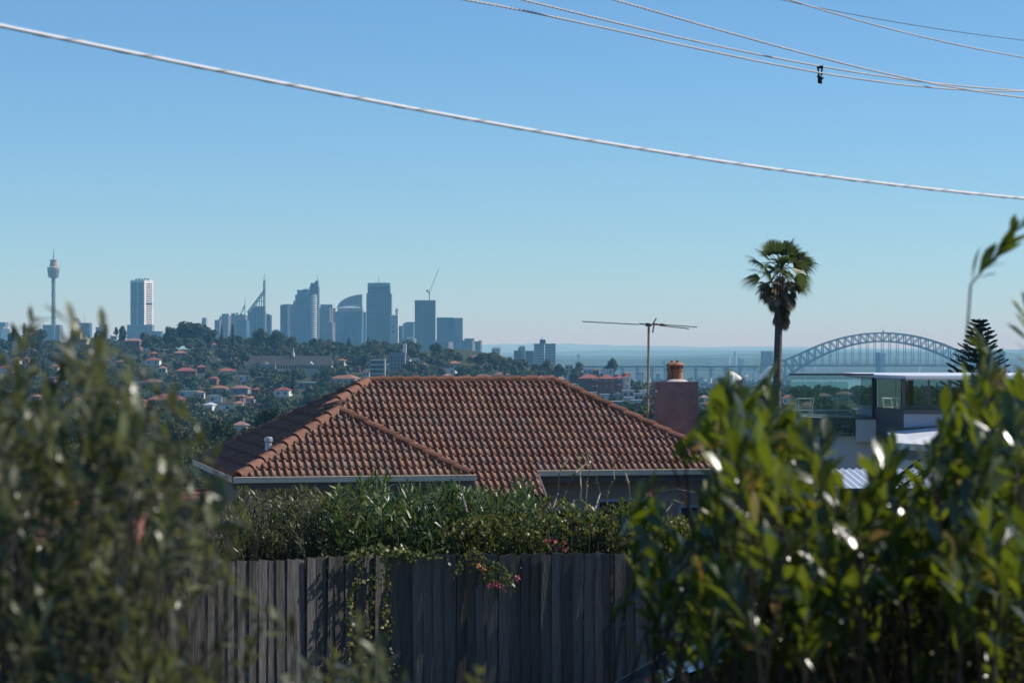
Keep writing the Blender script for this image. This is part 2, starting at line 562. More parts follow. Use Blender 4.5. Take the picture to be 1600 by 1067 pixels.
bands(t, Mv, Bv, zb, zt - 5, 24, .5, .18, .86, M_slat)
bands(t, Av, Mv, zb, zt - 5, 24, .9, .04, .97, FM_navy, cuts=2)  # left face: bands widened in navy to paint the white concrete's shade
for k in range(3):
    f = .1 + .27 * k
    p = Av.lerp(Mv, f + .04); q = Av.lerp(Mv, f + .2)
    mb = MB(); mb.bar((p.x, p.y - .6, Z(475, Y)), (q.x, q.y - .6, Z(475, Y)), .8, 3); mb.build('plant_floor', M_dark, t)
mb = MB()
p = Mv.lerp(Bv, .2); q = Mv.lerp(Bv, .85)
mb.bar((p.x + .4, p.y - .4, Z(475, Y)), (q.x + .4, q.y - .4, Z(475, Y)), .8, 3.2)
mb.build('plant_floor', M_dark, t)
mb = MB()
for k in range(5): fb(mb, 210 + k * 4.6, 212.5 + k * 4.6, 435.3 - (k % 2), Y, 8, base=438, back=14)
mb.build('roof_plant', M_dark, t)
mb = MB(); fb(mb, 199.5, 238.5, 507.5, Y, 40, back=-12); mb.build('podium', FM_grey, t)
mb = MB(); fb(mb, 238.5, 253, 517.5, Y, 40, back=-12); mb.build('podium', FM_steel, t)


def simple(label, px0, px1, top, Y, m, depth=32, extra=(), group=G_CITY, cat='building', name='office_tower', roof=None, turn=None, split=None):
    """a tower: wall, parapet, roof plant and the extra volumes (x0, x1, top, base, material, part name)"""
    t = city(name, label, (px0 + px1) / 2, Y, cat, group)
    mb = MB()
    if turn is None and px1 - px0 > 7 and roof is None: turn = px1 - (px1 - px0) * .2
    if turn: rb(mb, px0, turn, px1, top, Y)
    else: fb(mb, px0, px1, top, Y, depth)
    mb.build('wall', m, t)
    if not turn:
        mb = MB(); fb(mb, px0 - .25, px1 + .25, top - .5, Y, depth + 1, base=top + .6, back=-.5); mb.build('parapet', M_mid, t)
    for (x0, x1, tp, bs, mm, nm) in extra:
        mb = MB(); fb(mb, x0, x1, tp, Y, depth * .5, base=bs, back=depth * .35); mb.build(nm, mm, t)
    return t


simple('pale teal slab tower alone between the wooded hill and the city', 315.5, 321.5, 497.5, 6600, FM_tealpale, extra=((316.5, 319.5, 496.3, 498, M_mid, 'roof_plant'),))
simple('low grey block with a lift tower beside the big fig tree', 335, 345, 500, 6300, FM_mauve, extra=((341, 345, 496.5, 500, M_mid, 'roof_plant'),))
simple('mauve stepped office block behind the hilltop pines', 343.5, 359.5, 493.5, 6400, FM_mauve, extra=((346, 356, 490, 494, FM_mauve, 'upper_storey'),))
simple('wide mauve office slab with two rooftop lift towers', 359, 389, 493, 6500, FM_mauve, extra=((360.5, 366, 489.3, 494, M_mid, 'lift_tower'), (368, 370.5, 488, 494, M_mid, 'lift_tower'), (372, 383, 491.2, 494, M_mid, 'roof_plant')))
simple('narrow blue glass tower in front of the wide mauve slab', 371, 388.5, 500, 5900, FM_blue)

# -- tower with the open triangular steel crown
Y = 6100
t = city('office_tower', 'office tower crowned by an open triangular steel frame and twin masts', 401, Y, 'building', G_CITY)
mb = MB(); fb(mb, 387, 413.8, 487, Y, 40); mb.build('wall', FM_steel, t)
mb = MB(); fb(mb, 392, 412.5, 481, Y, 30, base=487, back=4); mb.build('upper_storey', FM_steel, t)
mb = MB(); fb(mb, 397, 411, 478.5, Y, 20, base=481, back=8); mb.build('roof_plant', M_mid, t)
mb = MB()
for k in range(5): fb(mb, 389 + k * 5.7, 389.8 + k * 5.7, 487, Y, 1, base=530, back=-1)
mb.build('pilaster', M_mid, t)
mb = MB()
for dy in (3, 14):
    y_ = Y + dy
    P = lambda px, py: (X(px, Y), y_, Z(py, Y))
    mb.bar(P(386, 488), P(413.6, 451.5), 1.6, 2.2)
    mb.bar(P(387.5, 490), P(413.6, 456), 1.2, 1.4)
    mb.bar(P(413.4, 487), P(413.4, 438), 1.4, 1.4); mb.bar(P(411.2, 487), P(411.2, 441), 1.2, 1.2)
    for yy in (479, 470.5, 461.5): mb.bar(P(392 + (485 - yy) * .74, yy), P(413.4, yy), 1.2, 1.2)
    for xx in (396, 400.5, 404.5, 408): mb.bar(P(xx, 484), P(xx, 486 - (xx - 388) * 1.32), .9, .9)
    for yy in (454, 447, 441): mb.bar(P(411.2, yy), P(413.4, yy - 3), .8, .8)
mb.build('steel_crown', M_steel, t)
mb = MB(); mast(mb, 413.4, 440, 427, Y, .7, 8); mast(mb, 411.3, 442, 432, Y, .6, 8); mb.build('mast', M_steel, t)


def crane(label, px, ybase, yjoint, jib, tail, Y, group=None):
    t = city('tower_crane', label, px, Y, 'crane', group)
    t.location.z = Z(ybase, Y); WO[t] = Vector(t.location)
    P = lambda q, w, d=0: Vector((X(q, Y), Y + d, Z(w, Y)))
    mb = MB(); mb.bar(P(px, ybase), P(px, yjoint), 1.6, 1.6); mb.build('mast', M_steel, t)
    mb = MB(); mb.bar(P(px, yjoint), P(*jib), .7, .7); mb.build('jib', M_steel, t)
    mb = MB(); mb.bar(P(px, yjoint), P(*tail), 2.2, 2.2); mb.obox(P(*tail), (2.4, 0, 0), (0, 1.5, 0), (0, 0, 1.8)); mb.build('counterweight', M_dark, t)
    mb = MB(); mb.tube([P(px + .3, yjoint - 6), P(*jib)], .22, 4); mb.tube([P(px + .3, yjoint - 6), P(*tail)], .22, 4); mb.bar(P(px, yjoint), P(px + .3, yjoint - 6), 1, 1); mb.build('stay', M_steel, t)
    return t


crane('small luffing crane beside the triangular steel crown', 382.6, 493, 477, (382.8, 465), (376.5, 491), 6300)
simple('short navy block at the foot of the triangular crown', 414.5, 424.2, 492, 6250, FM_navy, extra=((415.5, 420, 490.5, 492.5, M_mid, 'roof_plant'),))
simple('very low pale blocks in the gap between the towers', 424.5, 440, 516.5, 6000, FM_grey, extra=((427, 434, 514.8, 517, M_cream, 'upper_storey'),))
simple('navy office tower with cut corners, left of the curved glass tower', 437.5, 452, 476.5, 6150, FM_navy, extra=((441, 455, 475.2, 477, FM_navy, 'upper_storey'),))
simple('grey banded tower squeezed behind the curved glass tower', 452, 463, 478, 6350, FM_grey, extra=((454, 459, 475, 479, FM_grey, 'roof_plant'),))
# -- stepped tower with a curved glass front
Y = 6000
t = city('office_tower', 'highest stepped tower with curved blue glass front and needle mast', 478, Y, 'building', G_CITY)
mb = MB(); fb(mb, 464.2, 484, 453, Y, 45); mb.build('wall', FM_blue, t)
mb = MB(); fb(mb, 461, 464.2, 460.5, Y, 40, back=3); fb(mb, 458, 461, 470, Y, 34, back=6); mb.build('side_step', FM_steel, t)
mb = MB(); fb(mb, 483, 497, 447.5, Y, 40, back=8); fb(mb, 484.5, 495.7, 442, Y, 36, base=448, back=10); mb.prism([(X(491, Y), Y + 12), (X(495.8, Y), Y + 12), (X(495.8, Y), Y + 40), (X(491, Y), Y + 40)], Z(442.2, Y), [Z(440.5, Y), Z(437, Y), Z(437, Y), Z(440.5, Y)])
mb.build('core_tower', FM_navy, t)
cv = [(X(483.9, Y), Y + 4), (X(485.5, Y), Y - 3), (X(488.5, Y), Y - 5), (X(491.5, Y), Y - 3), (X(494, Y), Y + 2), (X(495.3, Y), Y + 8), (X(484, Y), Y + 8)]
mb = MB(); mb.prism(cv, gz(X(490, Y), Y) - 3, Z(459.5, Y)); cf = mb.build('curved_front', FM_tealpale, t)
mb = MB()
for k in range(20):
    z0 = Z(530 - k * 3.5, Y); mb.prism([(X(800, Y) + (p[0] - X(800, Y)), p[1] - .5) for p in cv[1:6]] + [(cv[5][0] + .3, cv[5][1]), (cv[1][0], cv[1][1] + 3)], z0, z0 + 1.3)
mb.build('floor_band', M_white, cf)
mb = MB(); mast(mb, 494.8, 438, 427.5, Y, .6, 20); mb.build('mast', M_steel, t)
mb = MB(); fb(mb, 473, 481, 451.3, Y, 12, base=453.3, back=14); mb.build('roof_plant', M_mid, t)

simple('mauve tower with one sunlit cream edge and a pale roof crown', 498, 519.5, 480.5, 6250, FM_mauve, extra=((500, 518.5, 475.5, 481, M_mid, 'roof_crown'), (511, 518, 479, 500, FM_navy, 'recess')))
simple('thin sunlit cream slab beside the pale crowned tower', 518, 523.5, 482, 6300, M_brz)
simple('lower grey block at the foot of the sail topped tower', 503.5, 523, 503, 5850, FM_grey, extra=((505, 512, 501.5, 503.5, M_mid, 'roof_plant'),))
# -- tower with glass sail
Y = 5950
t = city('office_tower', 'broad glass tower topped by a curved white sail screen', 546, Y, 'building', G_CITY)
pts = [(523, 6), (528, 1), (537, -3), (547, -5), (557, -4), (565, -1), (568, 6)]
fp = [(X(p, Y), Y + d) for p, d in pts] + [(X(566, Y), Y + 42), (X(525, Y), Y + 42)]
mb = MB(); mb.prism(fp, gz(X(546, Y), Y) - 3, Z(487, Y)); mb.build('wall', FM_blue, t)
mb = MB(); fb(mb, 527, 566, 481, Y, 26, base=487.2, back=5); mb.build('top_storey', M_mid, t)
arc = [(526.5, 481), (529, 475.5), (533, 470.8), (539, 467), (546, 464), (555, 461.6), (566, 460)]
mb = MB()
n = len(arc)
for i in range(n - 1):
    (xa, ya), (xb, yb) = arc[i], arc[i + 1]
    v = []
    for (q, w) in ((xa, ya), (xb, yb)):
        v += [(X(q, Y), Y + 1, Z(w, Y)), (X(q, Y), Y + 1.6, Z(w, Y))]
    for (q) in (xb, xa):
        v += [(X(q, Y), Y + 1, Z(481 - 3 * math.sin((q - 526) / 40 * 3.1), Y)), (X(q, Y), Y + 1.6, Z(481 - 3 * math.sin((q - 526) / 40 * 3.1), Y))]
    mb.add(v, [(0, 2, 4, 6), (1, 7, 5, 3), (0, 1, 3, 2), (4, 5, 7, 6)])
mb.build('sail_glass', mat('fritted_glass', (0.25, 0.3, 0.33), .4, .1, .1), t)
mb = MB()
for i in range(n - 1): mb.bar((X(arc[i][0], Y), Y + .5, Z(arc[i][1], Y)), (X(arc[i + 1][0], Y), Y + .5, Z(arc[i + 1][1], Y)), 1, 1.3)
for k in range(14):
    q = 527.5 + k * 2.9; yt = np.interp(q, [a[0] for a in arc], [a[1] for a in arc])
    mb.bar((X(q, Y), Y + .5, Z(yt, Y)), (X(q, Y), Y + .5, Z(486, Y)), .6, .6)
for k in range(12): mb.bar((X(527 + k * 3.3, Y), Y - .5, Z(487, Y)), (X(530 + k * 3.3, Y), Y - .5, Z(476.5 + abs(k - 6) * .5, Y)), 1.2, 1.2)
mb.bar((X(527, Y), Y, Z(480, Y)), (X(566, Y), Y, Z(475.5, Y)), 1.5, 1.6)
mb.build('sail_frame', M_white, t)
simple('thin dark fin of a tower beside the sail topped tower', 568.3, 571, 488, 6300, FM_navy)

# -- broad dark tower with paler crown
Y = 5900
t = city('office_tower', 'broad dark banded tower with a paler glass crown and small sign', 592, Y, 'building', G_CITY)
mb = MB(); fb(mb, 572.5, 611, 458.5, Y, 45); mb.build('wall', FM_navy, t)
mb = MB(); fb(mb, 574.3, 609, 447.8, Y, 41, base=458.7, back=2); mb.build('upper_storey', FM_navy, t)
mb = MB(); fb(mb, 574.3, 609, 442, Y, 41, base=448, back=2); mb.build('crown_screen', FM_tealpale, t)
mb = MB(); fb(mb, 587, 601, 449, Y, 1, base=451.6, back=.6); mb.build('sign', M_dark, t)
mb = MB()
for k in range(26):
    fb(mb, 572.2, 611.3, 460 + k * 3.4, Y, 46, base=461.0 + k * 3.4, back=-.5)
mb.build('floor_band', M_mid, t)
for q in (586, 592.5, 599):
    mb = MB(); fb(mb, q, q + 1.3, 440.6, Y, 5, base=448, back=10); mb.build('roof_plant', M_dark, t)
mb = MB(); mast(mb, 591.2, 442, 429, Y, .6, 14); mb.build('mast', M_steel, t)

# -- white striped tower
Y = 5700
t = city('office_tower', 'narrow white striped tower tucked behind the broad dark tower', 616, Y, 'building', G_CITY)
mb = MB(); fb(mb, 610, 622, 492, Y, 25); mb.build('wall', M_white, t)
mb = MB(); fb(mb, 617.3, 622, 483.5, Y, 10, base=492, back=4); fb(mb, 618, 621.4, 482, Y, 8, base=484, back=5); mb.build('lift_tower', M_white, t)
mb = MB()
for k in range(14): fb(mb, 610.5, 621.4, 494.2 + k * 3.1, Y, 1, base=495.9 + k * 3.1, back=-.4)
mb.build('window_band', M_slat, t)
mb = MB(); fb(mb, 613.6, 615.4, 509, Y, 1, base=513, back=-.8); mb.build('opening', M_dark, t)
mb = MB(); fb(mb, 613.3, 616, 516, Y, 1, base=521, back=-.8); mb.build('opening', M_dark, t)

simple('squat navy block beside the white striped tower', 621.5, 630.5, 509, 6300, FM_navy)
simple('blue grey ribbed block stepping up to the dark ribbed tower', 629.5, 650, 505, 6500, FM_steel, extra=((633, 648, 503, 505.5, FM_steel, 'upper_storey'),))
simple('pale grey low block with domed roof plant in front of the dark ribbed tower', 628, 650, 529, 5600, FM_grey, extra=((635, 644, 526.5, 529.5, M_cream, 'roof_plant'),))
Y = 5850
t = city('office_tower', 'dark ribbed slab tower carrying a tower crane on its roof', 664.5, Y, 'building', G_CITY)
mb = MB(); fb(mb, 648, 680, 470, Y, 40); mb.build('wall', FM_navy, t)
mb = MB(); fb(mb, 647.6, 680.4, 469, Y, 41, base=471, back=-.5); mb.build('parapet', M_mid, t)
mb = MB()
for k in range(13): fb(mb, 648.6 + k * 2.55, 649.3 + k * 2.55, 471, Y, 2, back=-.7)
mb.build('rib', M_steel, t)
crane('tower crane with raised jib on the roof of the dark ribbed slab', 671, 469.5, 459, (686, 419), (667.5, 454.5), 5870)
Y = 5750
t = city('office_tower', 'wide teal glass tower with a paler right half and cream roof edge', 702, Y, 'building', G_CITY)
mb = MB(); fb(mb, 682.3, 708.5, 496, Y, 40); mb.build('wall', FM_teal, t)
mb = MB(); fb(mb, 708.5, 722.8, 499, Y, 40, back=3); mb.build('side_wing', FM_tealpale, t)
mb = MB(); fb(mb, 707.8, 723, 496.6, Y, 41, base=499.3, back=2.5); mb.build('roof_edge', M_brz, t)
simple('low mauve block in front of the teal glass tower', 675, 707.5, 534, 5500, FM_mauve, extra=((681, 698, 530, 534.5, FM_mauve, 'upper_storey'),))
simple('grey shouldered tower at the right end of the city', 722, 742, 531.5, 5650, FM_mauve, extra=((725.5, 740.5, 528.6, 532, M_mid, 'roof_plant'),))
simple('blue grey tower attached to the grey shouldered one', 741.5, 752.8, 533.4, 5700, FM_steel, extra=((748, 752.5, 531.8, 533.8, M_mid, 'roof_plant'),))
simple('small lone block with a rounded white roof right of the city', 768, 784, 545, 5200, FM_flat, extra=((769.5, 782.5, 542.5, 545.3, M_white, 'roof_plant'),))
# left end of the skyline
simple('pale blue glass slab at the far left of the city', -4, 11, 503.5, 6300, FM_tealpale)
simple('white sloping roofed hall at the far left of the city', 0, 19, 514, 6000, M_white, group=None, name='hall', extra=((3, 12, 510.5, 514.5, M_white, 'roof_plant'),))
Y = 6100
t = city('office_tower', 'navy block with a rounded dome end beside the observation tower', 126, Y, 'building', G_CITY)
mb = MB(); fb(mb, 122, 140, 504.5, Y, 35); mb.build('wall', FM_navy, t)
mb = MB(); mb.prism([(X(112, Y), Y), (X(125, Y), Y), (X(125, Y), Y + 30), (X(112, Y), Y + 30)], gz(X(118, Y), Y) - 3, Z(505, Y)); mb.build('side_wing', FM_navy, t)
mb = MB(); r = 6.3 * Y / F; mb.lathe((X(118.6, Y), Y + 12), [(r, Z(505.2, Y)), (r * .93, Z(502, Y)), (r * .7, Z(498.6, Y)), (r * .4, Z(497, Y)), (.5, Z(496.4, Y))], 20); mb.build('dome', M_mid, t, True)
mb = MB(); mast(mb, 131, 505, 489, Y, .5, 10); mb.build('mast', M_steel, t)
simple('mauve block with a bright white roof left of the white tower', 149, 166, 511, 5900, FM_mauve, extra=((154, 164, 506.5, 511.3, FM_mauve, 'upper_storey'), (152.5, 165, 505.4, 507, M_white, 'roof_slab')))

# -- apartment towers nearer than the city
G_APT = 'apartment towers at the end of the ridge'


def apartment(label, x0, x1, top, Y, cols, rows, wallm, extra=(), base=575):
    t = city('apartment_tower', label, (x0 + x1) / 2, Y, 'building', G_APT)
    mb = MB(); fb(mb, x0, x1, top, Y, 18); mb.build('wall', wallm, t)
    mb = MB()
    wpx = (x1 - x0) / cols; hpx = (base - top) / rows
    for r_ in range(rows):
        for c in range(cols):
            fb(mb, x0 + wpx * (c + .2), x0 + wpx * (c + .82), top + hpx * (r_ + .3), Y, .4, base=top + hpx * (r_ + .8), back=-.15)
    tag(mb.build('window_panes', M_slat, t), kind='stuff')
    mb = MB()
    for r_ in range(rows): fb(mb, x0 - .1, x1 + .1, top + hpx * (r_ + .9), Y, .8, base=top + hpx * (r_ + 1.0), back=-.7)
    mb.build('balcony_slab', wallm, t)
    mb = MB(); fb(mb, x0 - .2, x1 + .2, top - .5, Y, 18.5, base=top + .3, back=-.3); mb.build('parapet', M_mid, t)
    for (a, b, tp, mm) in extra:
        mb = MB(); fb(mb, a, b, tp, Y, 8, base=top - .4, back=5); mb.build('lift_tower', mm, t)
    return t


M_apt = mat('apartment_render', (0.42, 0.41, 0.42), .85, .08, .1)
M_aptb = mat('apartment_brick', (0.2, 0.15, 0.14), .85, .1, .1)
apartment('grey apartment tower with a cream lift tower, left one of the cluster', 803, 815, 548, 4300, 3, 7, M_aptb)
t = apartment('sunlit cream apartment slab with balconies in the middle of the cluster', 809.5, 820.5, 543.5, 4360, 2, 8, M_cream, ((811.5, 820, 540.3, M_cream),))
apartment('blue grey apartment block beside the double gridded tower', 821, 834, 548.5, 4300, 4, 7, M_mid)
t = apartment('double gridded apartment tower with square lift tower and roof mast', 834.5, 850.3, 537.5, 4200, 5, 9, M_apt, ((843.3, 852.5, 530.3, M_dark),))
mb = MB(); fb(mb, 851.6, 868, 536.6, 4200, 18); mb.build('wall', M_apt, t)
mb = MB()
for r_ in range(9):
    for c in range(5): fb(mb, 851.6 + 3.28 * (c + .2), 851.6 + 3.28 * (c + .82), 536.6 + 4.27 * (r_ + .3), 4200, .4, base=536.6 + 4.27 * (r_ + .8), back=-.15)
tag(mb.build('window_panes', M_slat, t), kind='stuff')
mb = MB(); mast(mb, 847, 530.5, 524.5, 4200, .5, 9); mb.build('mast', M_steel, t)

# ================================================================ the arch bridge
Y = 6300
M_br = mat('bridge_steel', (0.05, 0.055, 0.06), .7, .1, .02)
M_pyl = mat('pylon_granite', (0.22, 0.2, 0.18), .85, .12, .03)
CX = 1380.0
br = thing('arch_bridge', 'steel arch bridge with hanging deck and stone pylons across the harbour', 'bridge', (X(CX, Y), Y, 0))
ytop = lambda d: 520.3 + .00198 * d * d - max(0, abs(d) - 120) ** 2 * .0035
ybot = lambda d: 533.3 + .00248 * d * d
NP = 28; HS = 164.0; DK = 571.0
for side, dy in enumerate((0, 32)):
    P = lambda d, y_: Vector((X(CX + d, Y), Y + dy, Z(y_, Y)))
    ds = [-HS + 2 * HS * i / NP for i in range(NP + 1)]
    mb = MB()
    for i in range(NP): mb.bar(P(ds[i], ytop(ds[i])), P(ds[i + 1], ytop(ds[i + 1])), 3.4, 3.4)
    mb.build('top_chord', M_br, br)
    mb = MB()
    for i in range(NP): mb.bar(P(ds[i], ybot(ds[i])), P(ds[i + 1], ybot(ds[i + 1])), 3.6, 3.6)
    mb.build('bottom_chord', M_br, br)
    for i in range(NP + 1):
        mb = MB(); mb.bar(P(ds[i], ytop(ds[i])), P(ds[i], ybot(ds[i])), 2.4, 2.4); mb.build('truss_post', M_br, br)
        if ybot(ds[i]) < DK - 1:
            mb = MB(); mb.bar(P(ds[i], ybot(ds[i])), P(ds[i], DK), 1.2, 1.2); mb.build('hanger', M_br, br)
    for i in range(NP):
        a, b = (i, i + 1) if i < NP // 2 else (i + 1, i)
        mb = MB(); mb.bar(P(ds[a], ytop(ds[a])), P(ds[b], ybot(ds[b])), 1.9, 1.9); mb.build('truss_diagonal', M_br, br)
mb = MB(); mb.box(X(CX - HS - 14, Y), X(CX + HS + 20, Y), Y - 8, Y + 40, Z(572.6, Y), Z(570.3, Y)); mb.build('deck', M_br, br)
mb = MB()
for i in range(90):
    q = CX - HS - 12 + i * 4; mb.box(X(q, Y), X(q + .5, Y), Y - 8.2, Y - 7.8, Z(570.4, Y), Z(568.9, Y))
mb.box(X(CX - HS - 14, Y), X(CX + HS + 20, Y), Y - 8.3, Y - 7.7, Z(568.9, Y), Z(568.4, Y)); mb.build('railing', M_br, br)
for sx_, sg in ((-1, 'l'), (1, 'r')):
    for dy in (-10, 34):
        cxp = X(CX + sx_ * (HS + 17), Y); w0, w1 = 13, 10
        mb = MB()
        for (h0, h1, ww0, ww1) in ((0, Z(572, Y), 16, 14.5), (Z(572, Y), Z(552, Y), 13, 11.2), (Z(552, Y), Z(549.6, Y), 12, 12), (Z(549.6, Y), Z(548.4, Y), 10.5, 10)):
            mb.add([(cxp - ww0, Y + dy - 9, h0), (cxp + ww0, Y + dy - 9, h0), (cxp + ww0, Y + dy + 9, h0), (cxp - ww0, Y + dy + 9, h0), (cxp - ww1, Y + dy - 8, h1), (cxp + ww1, Y + dy - 8, h1), (cxp + ww1, Y + dy + 8, h1), (cxp - ww1, Y + dy + 8, h1)],
                   [(3, 2, 1, 0), (4, 5, 6, 7), (0, 1, 5, 4), (1, 2, 6, 5), (2, 3, 7, 6), (3, 0, 4, 7)])
        mb.build('pylon', M_pyl, br)
# approach viaduct running left from the pylon
mb = MB(); mb.box(X(900, Y), X(1186, Y), Y, Y + 30, Z(574.4, Y), Z(571.4, Y)); mb.build('approach_deck', M_br, br)
for k in range(12):
    q = 925 + k * 23; mb = MB(); mb.box(X(q, Y), X(q + 4, Y), Y + 4, Y + 26, -4, Z(574, Y)); mb.build('pier', M_pyl, br)
mb = MB()
for k in range(70):
    q = 905 + k * 4; mb.bar((X(q, Y), Y - .5, Z(574.4, Y)), (X(q + 4, Y), Y - .5, Z(578.3, Y)), .7, .7); mb.bar((X(q + 4, Y), Y - .5, Z(574.4, Y)), (X(q + 4, Y), Y - .5, Z(578.3, Y)), .7, .7)
mb.bar((X(905, Y), Y - .5, Z(578.4, Y)), (X(1186, Y), Y - .5, Z(578.4, Y)), 1, 1); mb.build('approach_truss', M_br, br)
mb = MB(); mb.box(X(CX, Y) - 1.5, X(CX, Y) + 1.5, Y, Y + 3, Z(521, Y), Z(516.5, Y)); mast(mb, CX, 517, 511, Y, .4, 2); mb.build('flag_mast', M_br, br)
mb = MB()
for q in (1348, 1351, 1396, 1476): mb.box(X(q, Y), X(q + 2, Y), Y, Y + 6, Z(ytop(q - CX), Y), Z(ytop(q - CX) - 1.6, Y))
mb.build('maintenance_cradle', M_br, br)

# -- concert hall with white shells on the harbour
Y = 5600
oh = thing('concert_hall', 'harbour concert hall with leaning white shell roofs left of the bridge', 'building', (X(1175, Y), Y, 0))
mb = MB(); mb.box(X(1138, Y), X(1216, Y), Y - 10, Y + 60, -3, Z(600, Y)); mb.build('podium', M_cream, oh)
M_shell = mat('shell_tiles', (0.75, 0.74, 0.7), .4, .05, .1, spec=.5)


def shell(px0, px1, ybase, ytip, lean, wid):
    """two curved half shells meeting in a ridge that rises to a leaning tip"""
    mb = MB(); N = 9
    for sg in (-1, 1):
        vs = []
        for i in range(N):
            u = i / (N - 1)
            xr = px0 + (px1 - px0) * u + lean * u * u; zr = ybase + (ytip - ybase) * math.sin(u * 1.45)
            for j in range(6):
                w_ = j / 5
                zz = zr + (ybase - zr) * w_ ** 1.7; yy = Y + 15 + sg * wid * math.sin(w_ * 1.5) * (.35 + .65 * u)
                vs.append((X(xr - lean * .4 * w_, Y), yy, Z(zz, Y)))
        fs = [(i * 6 + j, i * 6 + j + 1, i * 6 + j + 7, i * 6 + j + 6) for i in range(N - 1) for j in range(5)]
        mb.add(vs, fs)
    mb.build('roof_shell', M_shell, oh, True)


shell(1168, 1142, 598, 579, -3, 16)
shell(1155, 1166, 598, 585, 4, 14)
shell(1180, 1202, 600, 571, 6, 16)
shell(1196, 1210, 600, 581, 5, 14)
shell(1207, 1219, 600, 587, 3, 12)
mb = MB(); mb.box(X(1114, Y), X(1116.2, Y), Y, Y + 8, 0, Z(584, Y)); mb.box(X(1111, Y), X(1124, Y), Y, Y + 20, 0, Z(592.5, Y))
hh = thing('harbour_building', 'small white waterfront building with a slim tower beside the concert hall', 'building', (X(1117, Y), Y, 0))
mb.build('wall', M_white, hh)
mb = MB(); mb.box(X(1113.7, Y), X(1116.5, Y), Y - .5, Y + 8.5, Z(584.2, Y), Z(583.4, Y)); mb.box(X(1110.7, Y), X(1124.3, Y), Y - .5, Y + 20.5, Z(592.7, Y), Z(592, Y)); mb.build('roof', M_mid, hh)
# -- slab blocks on the north shore seen under the arch
Yb = 7400
for (x0, x1, tp, m_, lb) in ((1368.5, 1377, 551, FM_navy, 'dark apartment slab standing behind the middle of the arch bridge'), (1378, 1384, 553, M_cream, 'thin sunlit cream slab beside the dark one behind the bridge')):
    simple(lb, x0, x1, tp, Yb, m_, 20, group=None, name='apartment_slab')
t = city('office_slab', 'lone chimney like slab on the low shore behind the television aerial', 1037.7, 6600, 'building')
mb = MB(); fb(mb, 1036.8, 1038.6, 564, 6600, 4); mb.build('wall', M_mid, t)
mb = MB(); fb(mb, 1036.5, 1038.9, 563.4, 6600, 5, base=564.2, back=-.5); mb.build('parapet', M_mid, t)

# ================================================================ houses on the far hillside
RM = {
    'red': mat('far_roof_red', (0.27, 0.095, 0.07), .85, .2, .6), 'orange': mat('far_roof_orange', (0.31, 0.15, 0.10), .85, .2, .6),
    'brown': mat('far_roof_brown', (0.2, 0.12, 0.09), .85, .2, .6), 'grey': mat('far_roof_slate', (0.06, 0.06, 0.065), .7, .2, .6),
    'pale': mat('far_roof_metal', (0.55, 0.56, 0.58), .5, .1, .6), 'pink': mat('far_roof_pink', (0.30, 0.17, 0.15), .85, .2, .6)}
WM = {
    'white': mat('far_wall_white', (0.7, 0.69, 0.66), .85, .08, .4), 'cream': mat('far_wall_cream', (0.5, 0.45, 0.36), .85, .1, .4),
    'brick': mat('far_wall_brick', (0.24, 0.11, 0.08), .9, .2, .6), 'grey': mat('far_wall_grey', (0.25, 0.25, 0.26), .9, .1, .4),
    'mauve': mat('far_wall_mauve', (0.3, 0.27, 0.36), .85, .1, .4)}
M_pane = mat('far_window_pane', (0.03, 0.035, 0.045), .15, .2, .3, spec=.5)
HRECT = []          # (px0, px1, py0, py1, Y) kept clear of nearer trees


def ray_Y(px, py, lift=3.0, y0=300, y1=3400):
    """how far away the hillside is along the line of sight through (px, py)"""
    yy = np.linspace(y0, y1, 1500)
    zr = EYE + (PYH - py) / F * yy
    g = ground((px - 800) / F * yy, yy) + lift
    k = np.where(zr <= g)[0]
    return float(yy[k[0]]) if len(k) else 2300.0


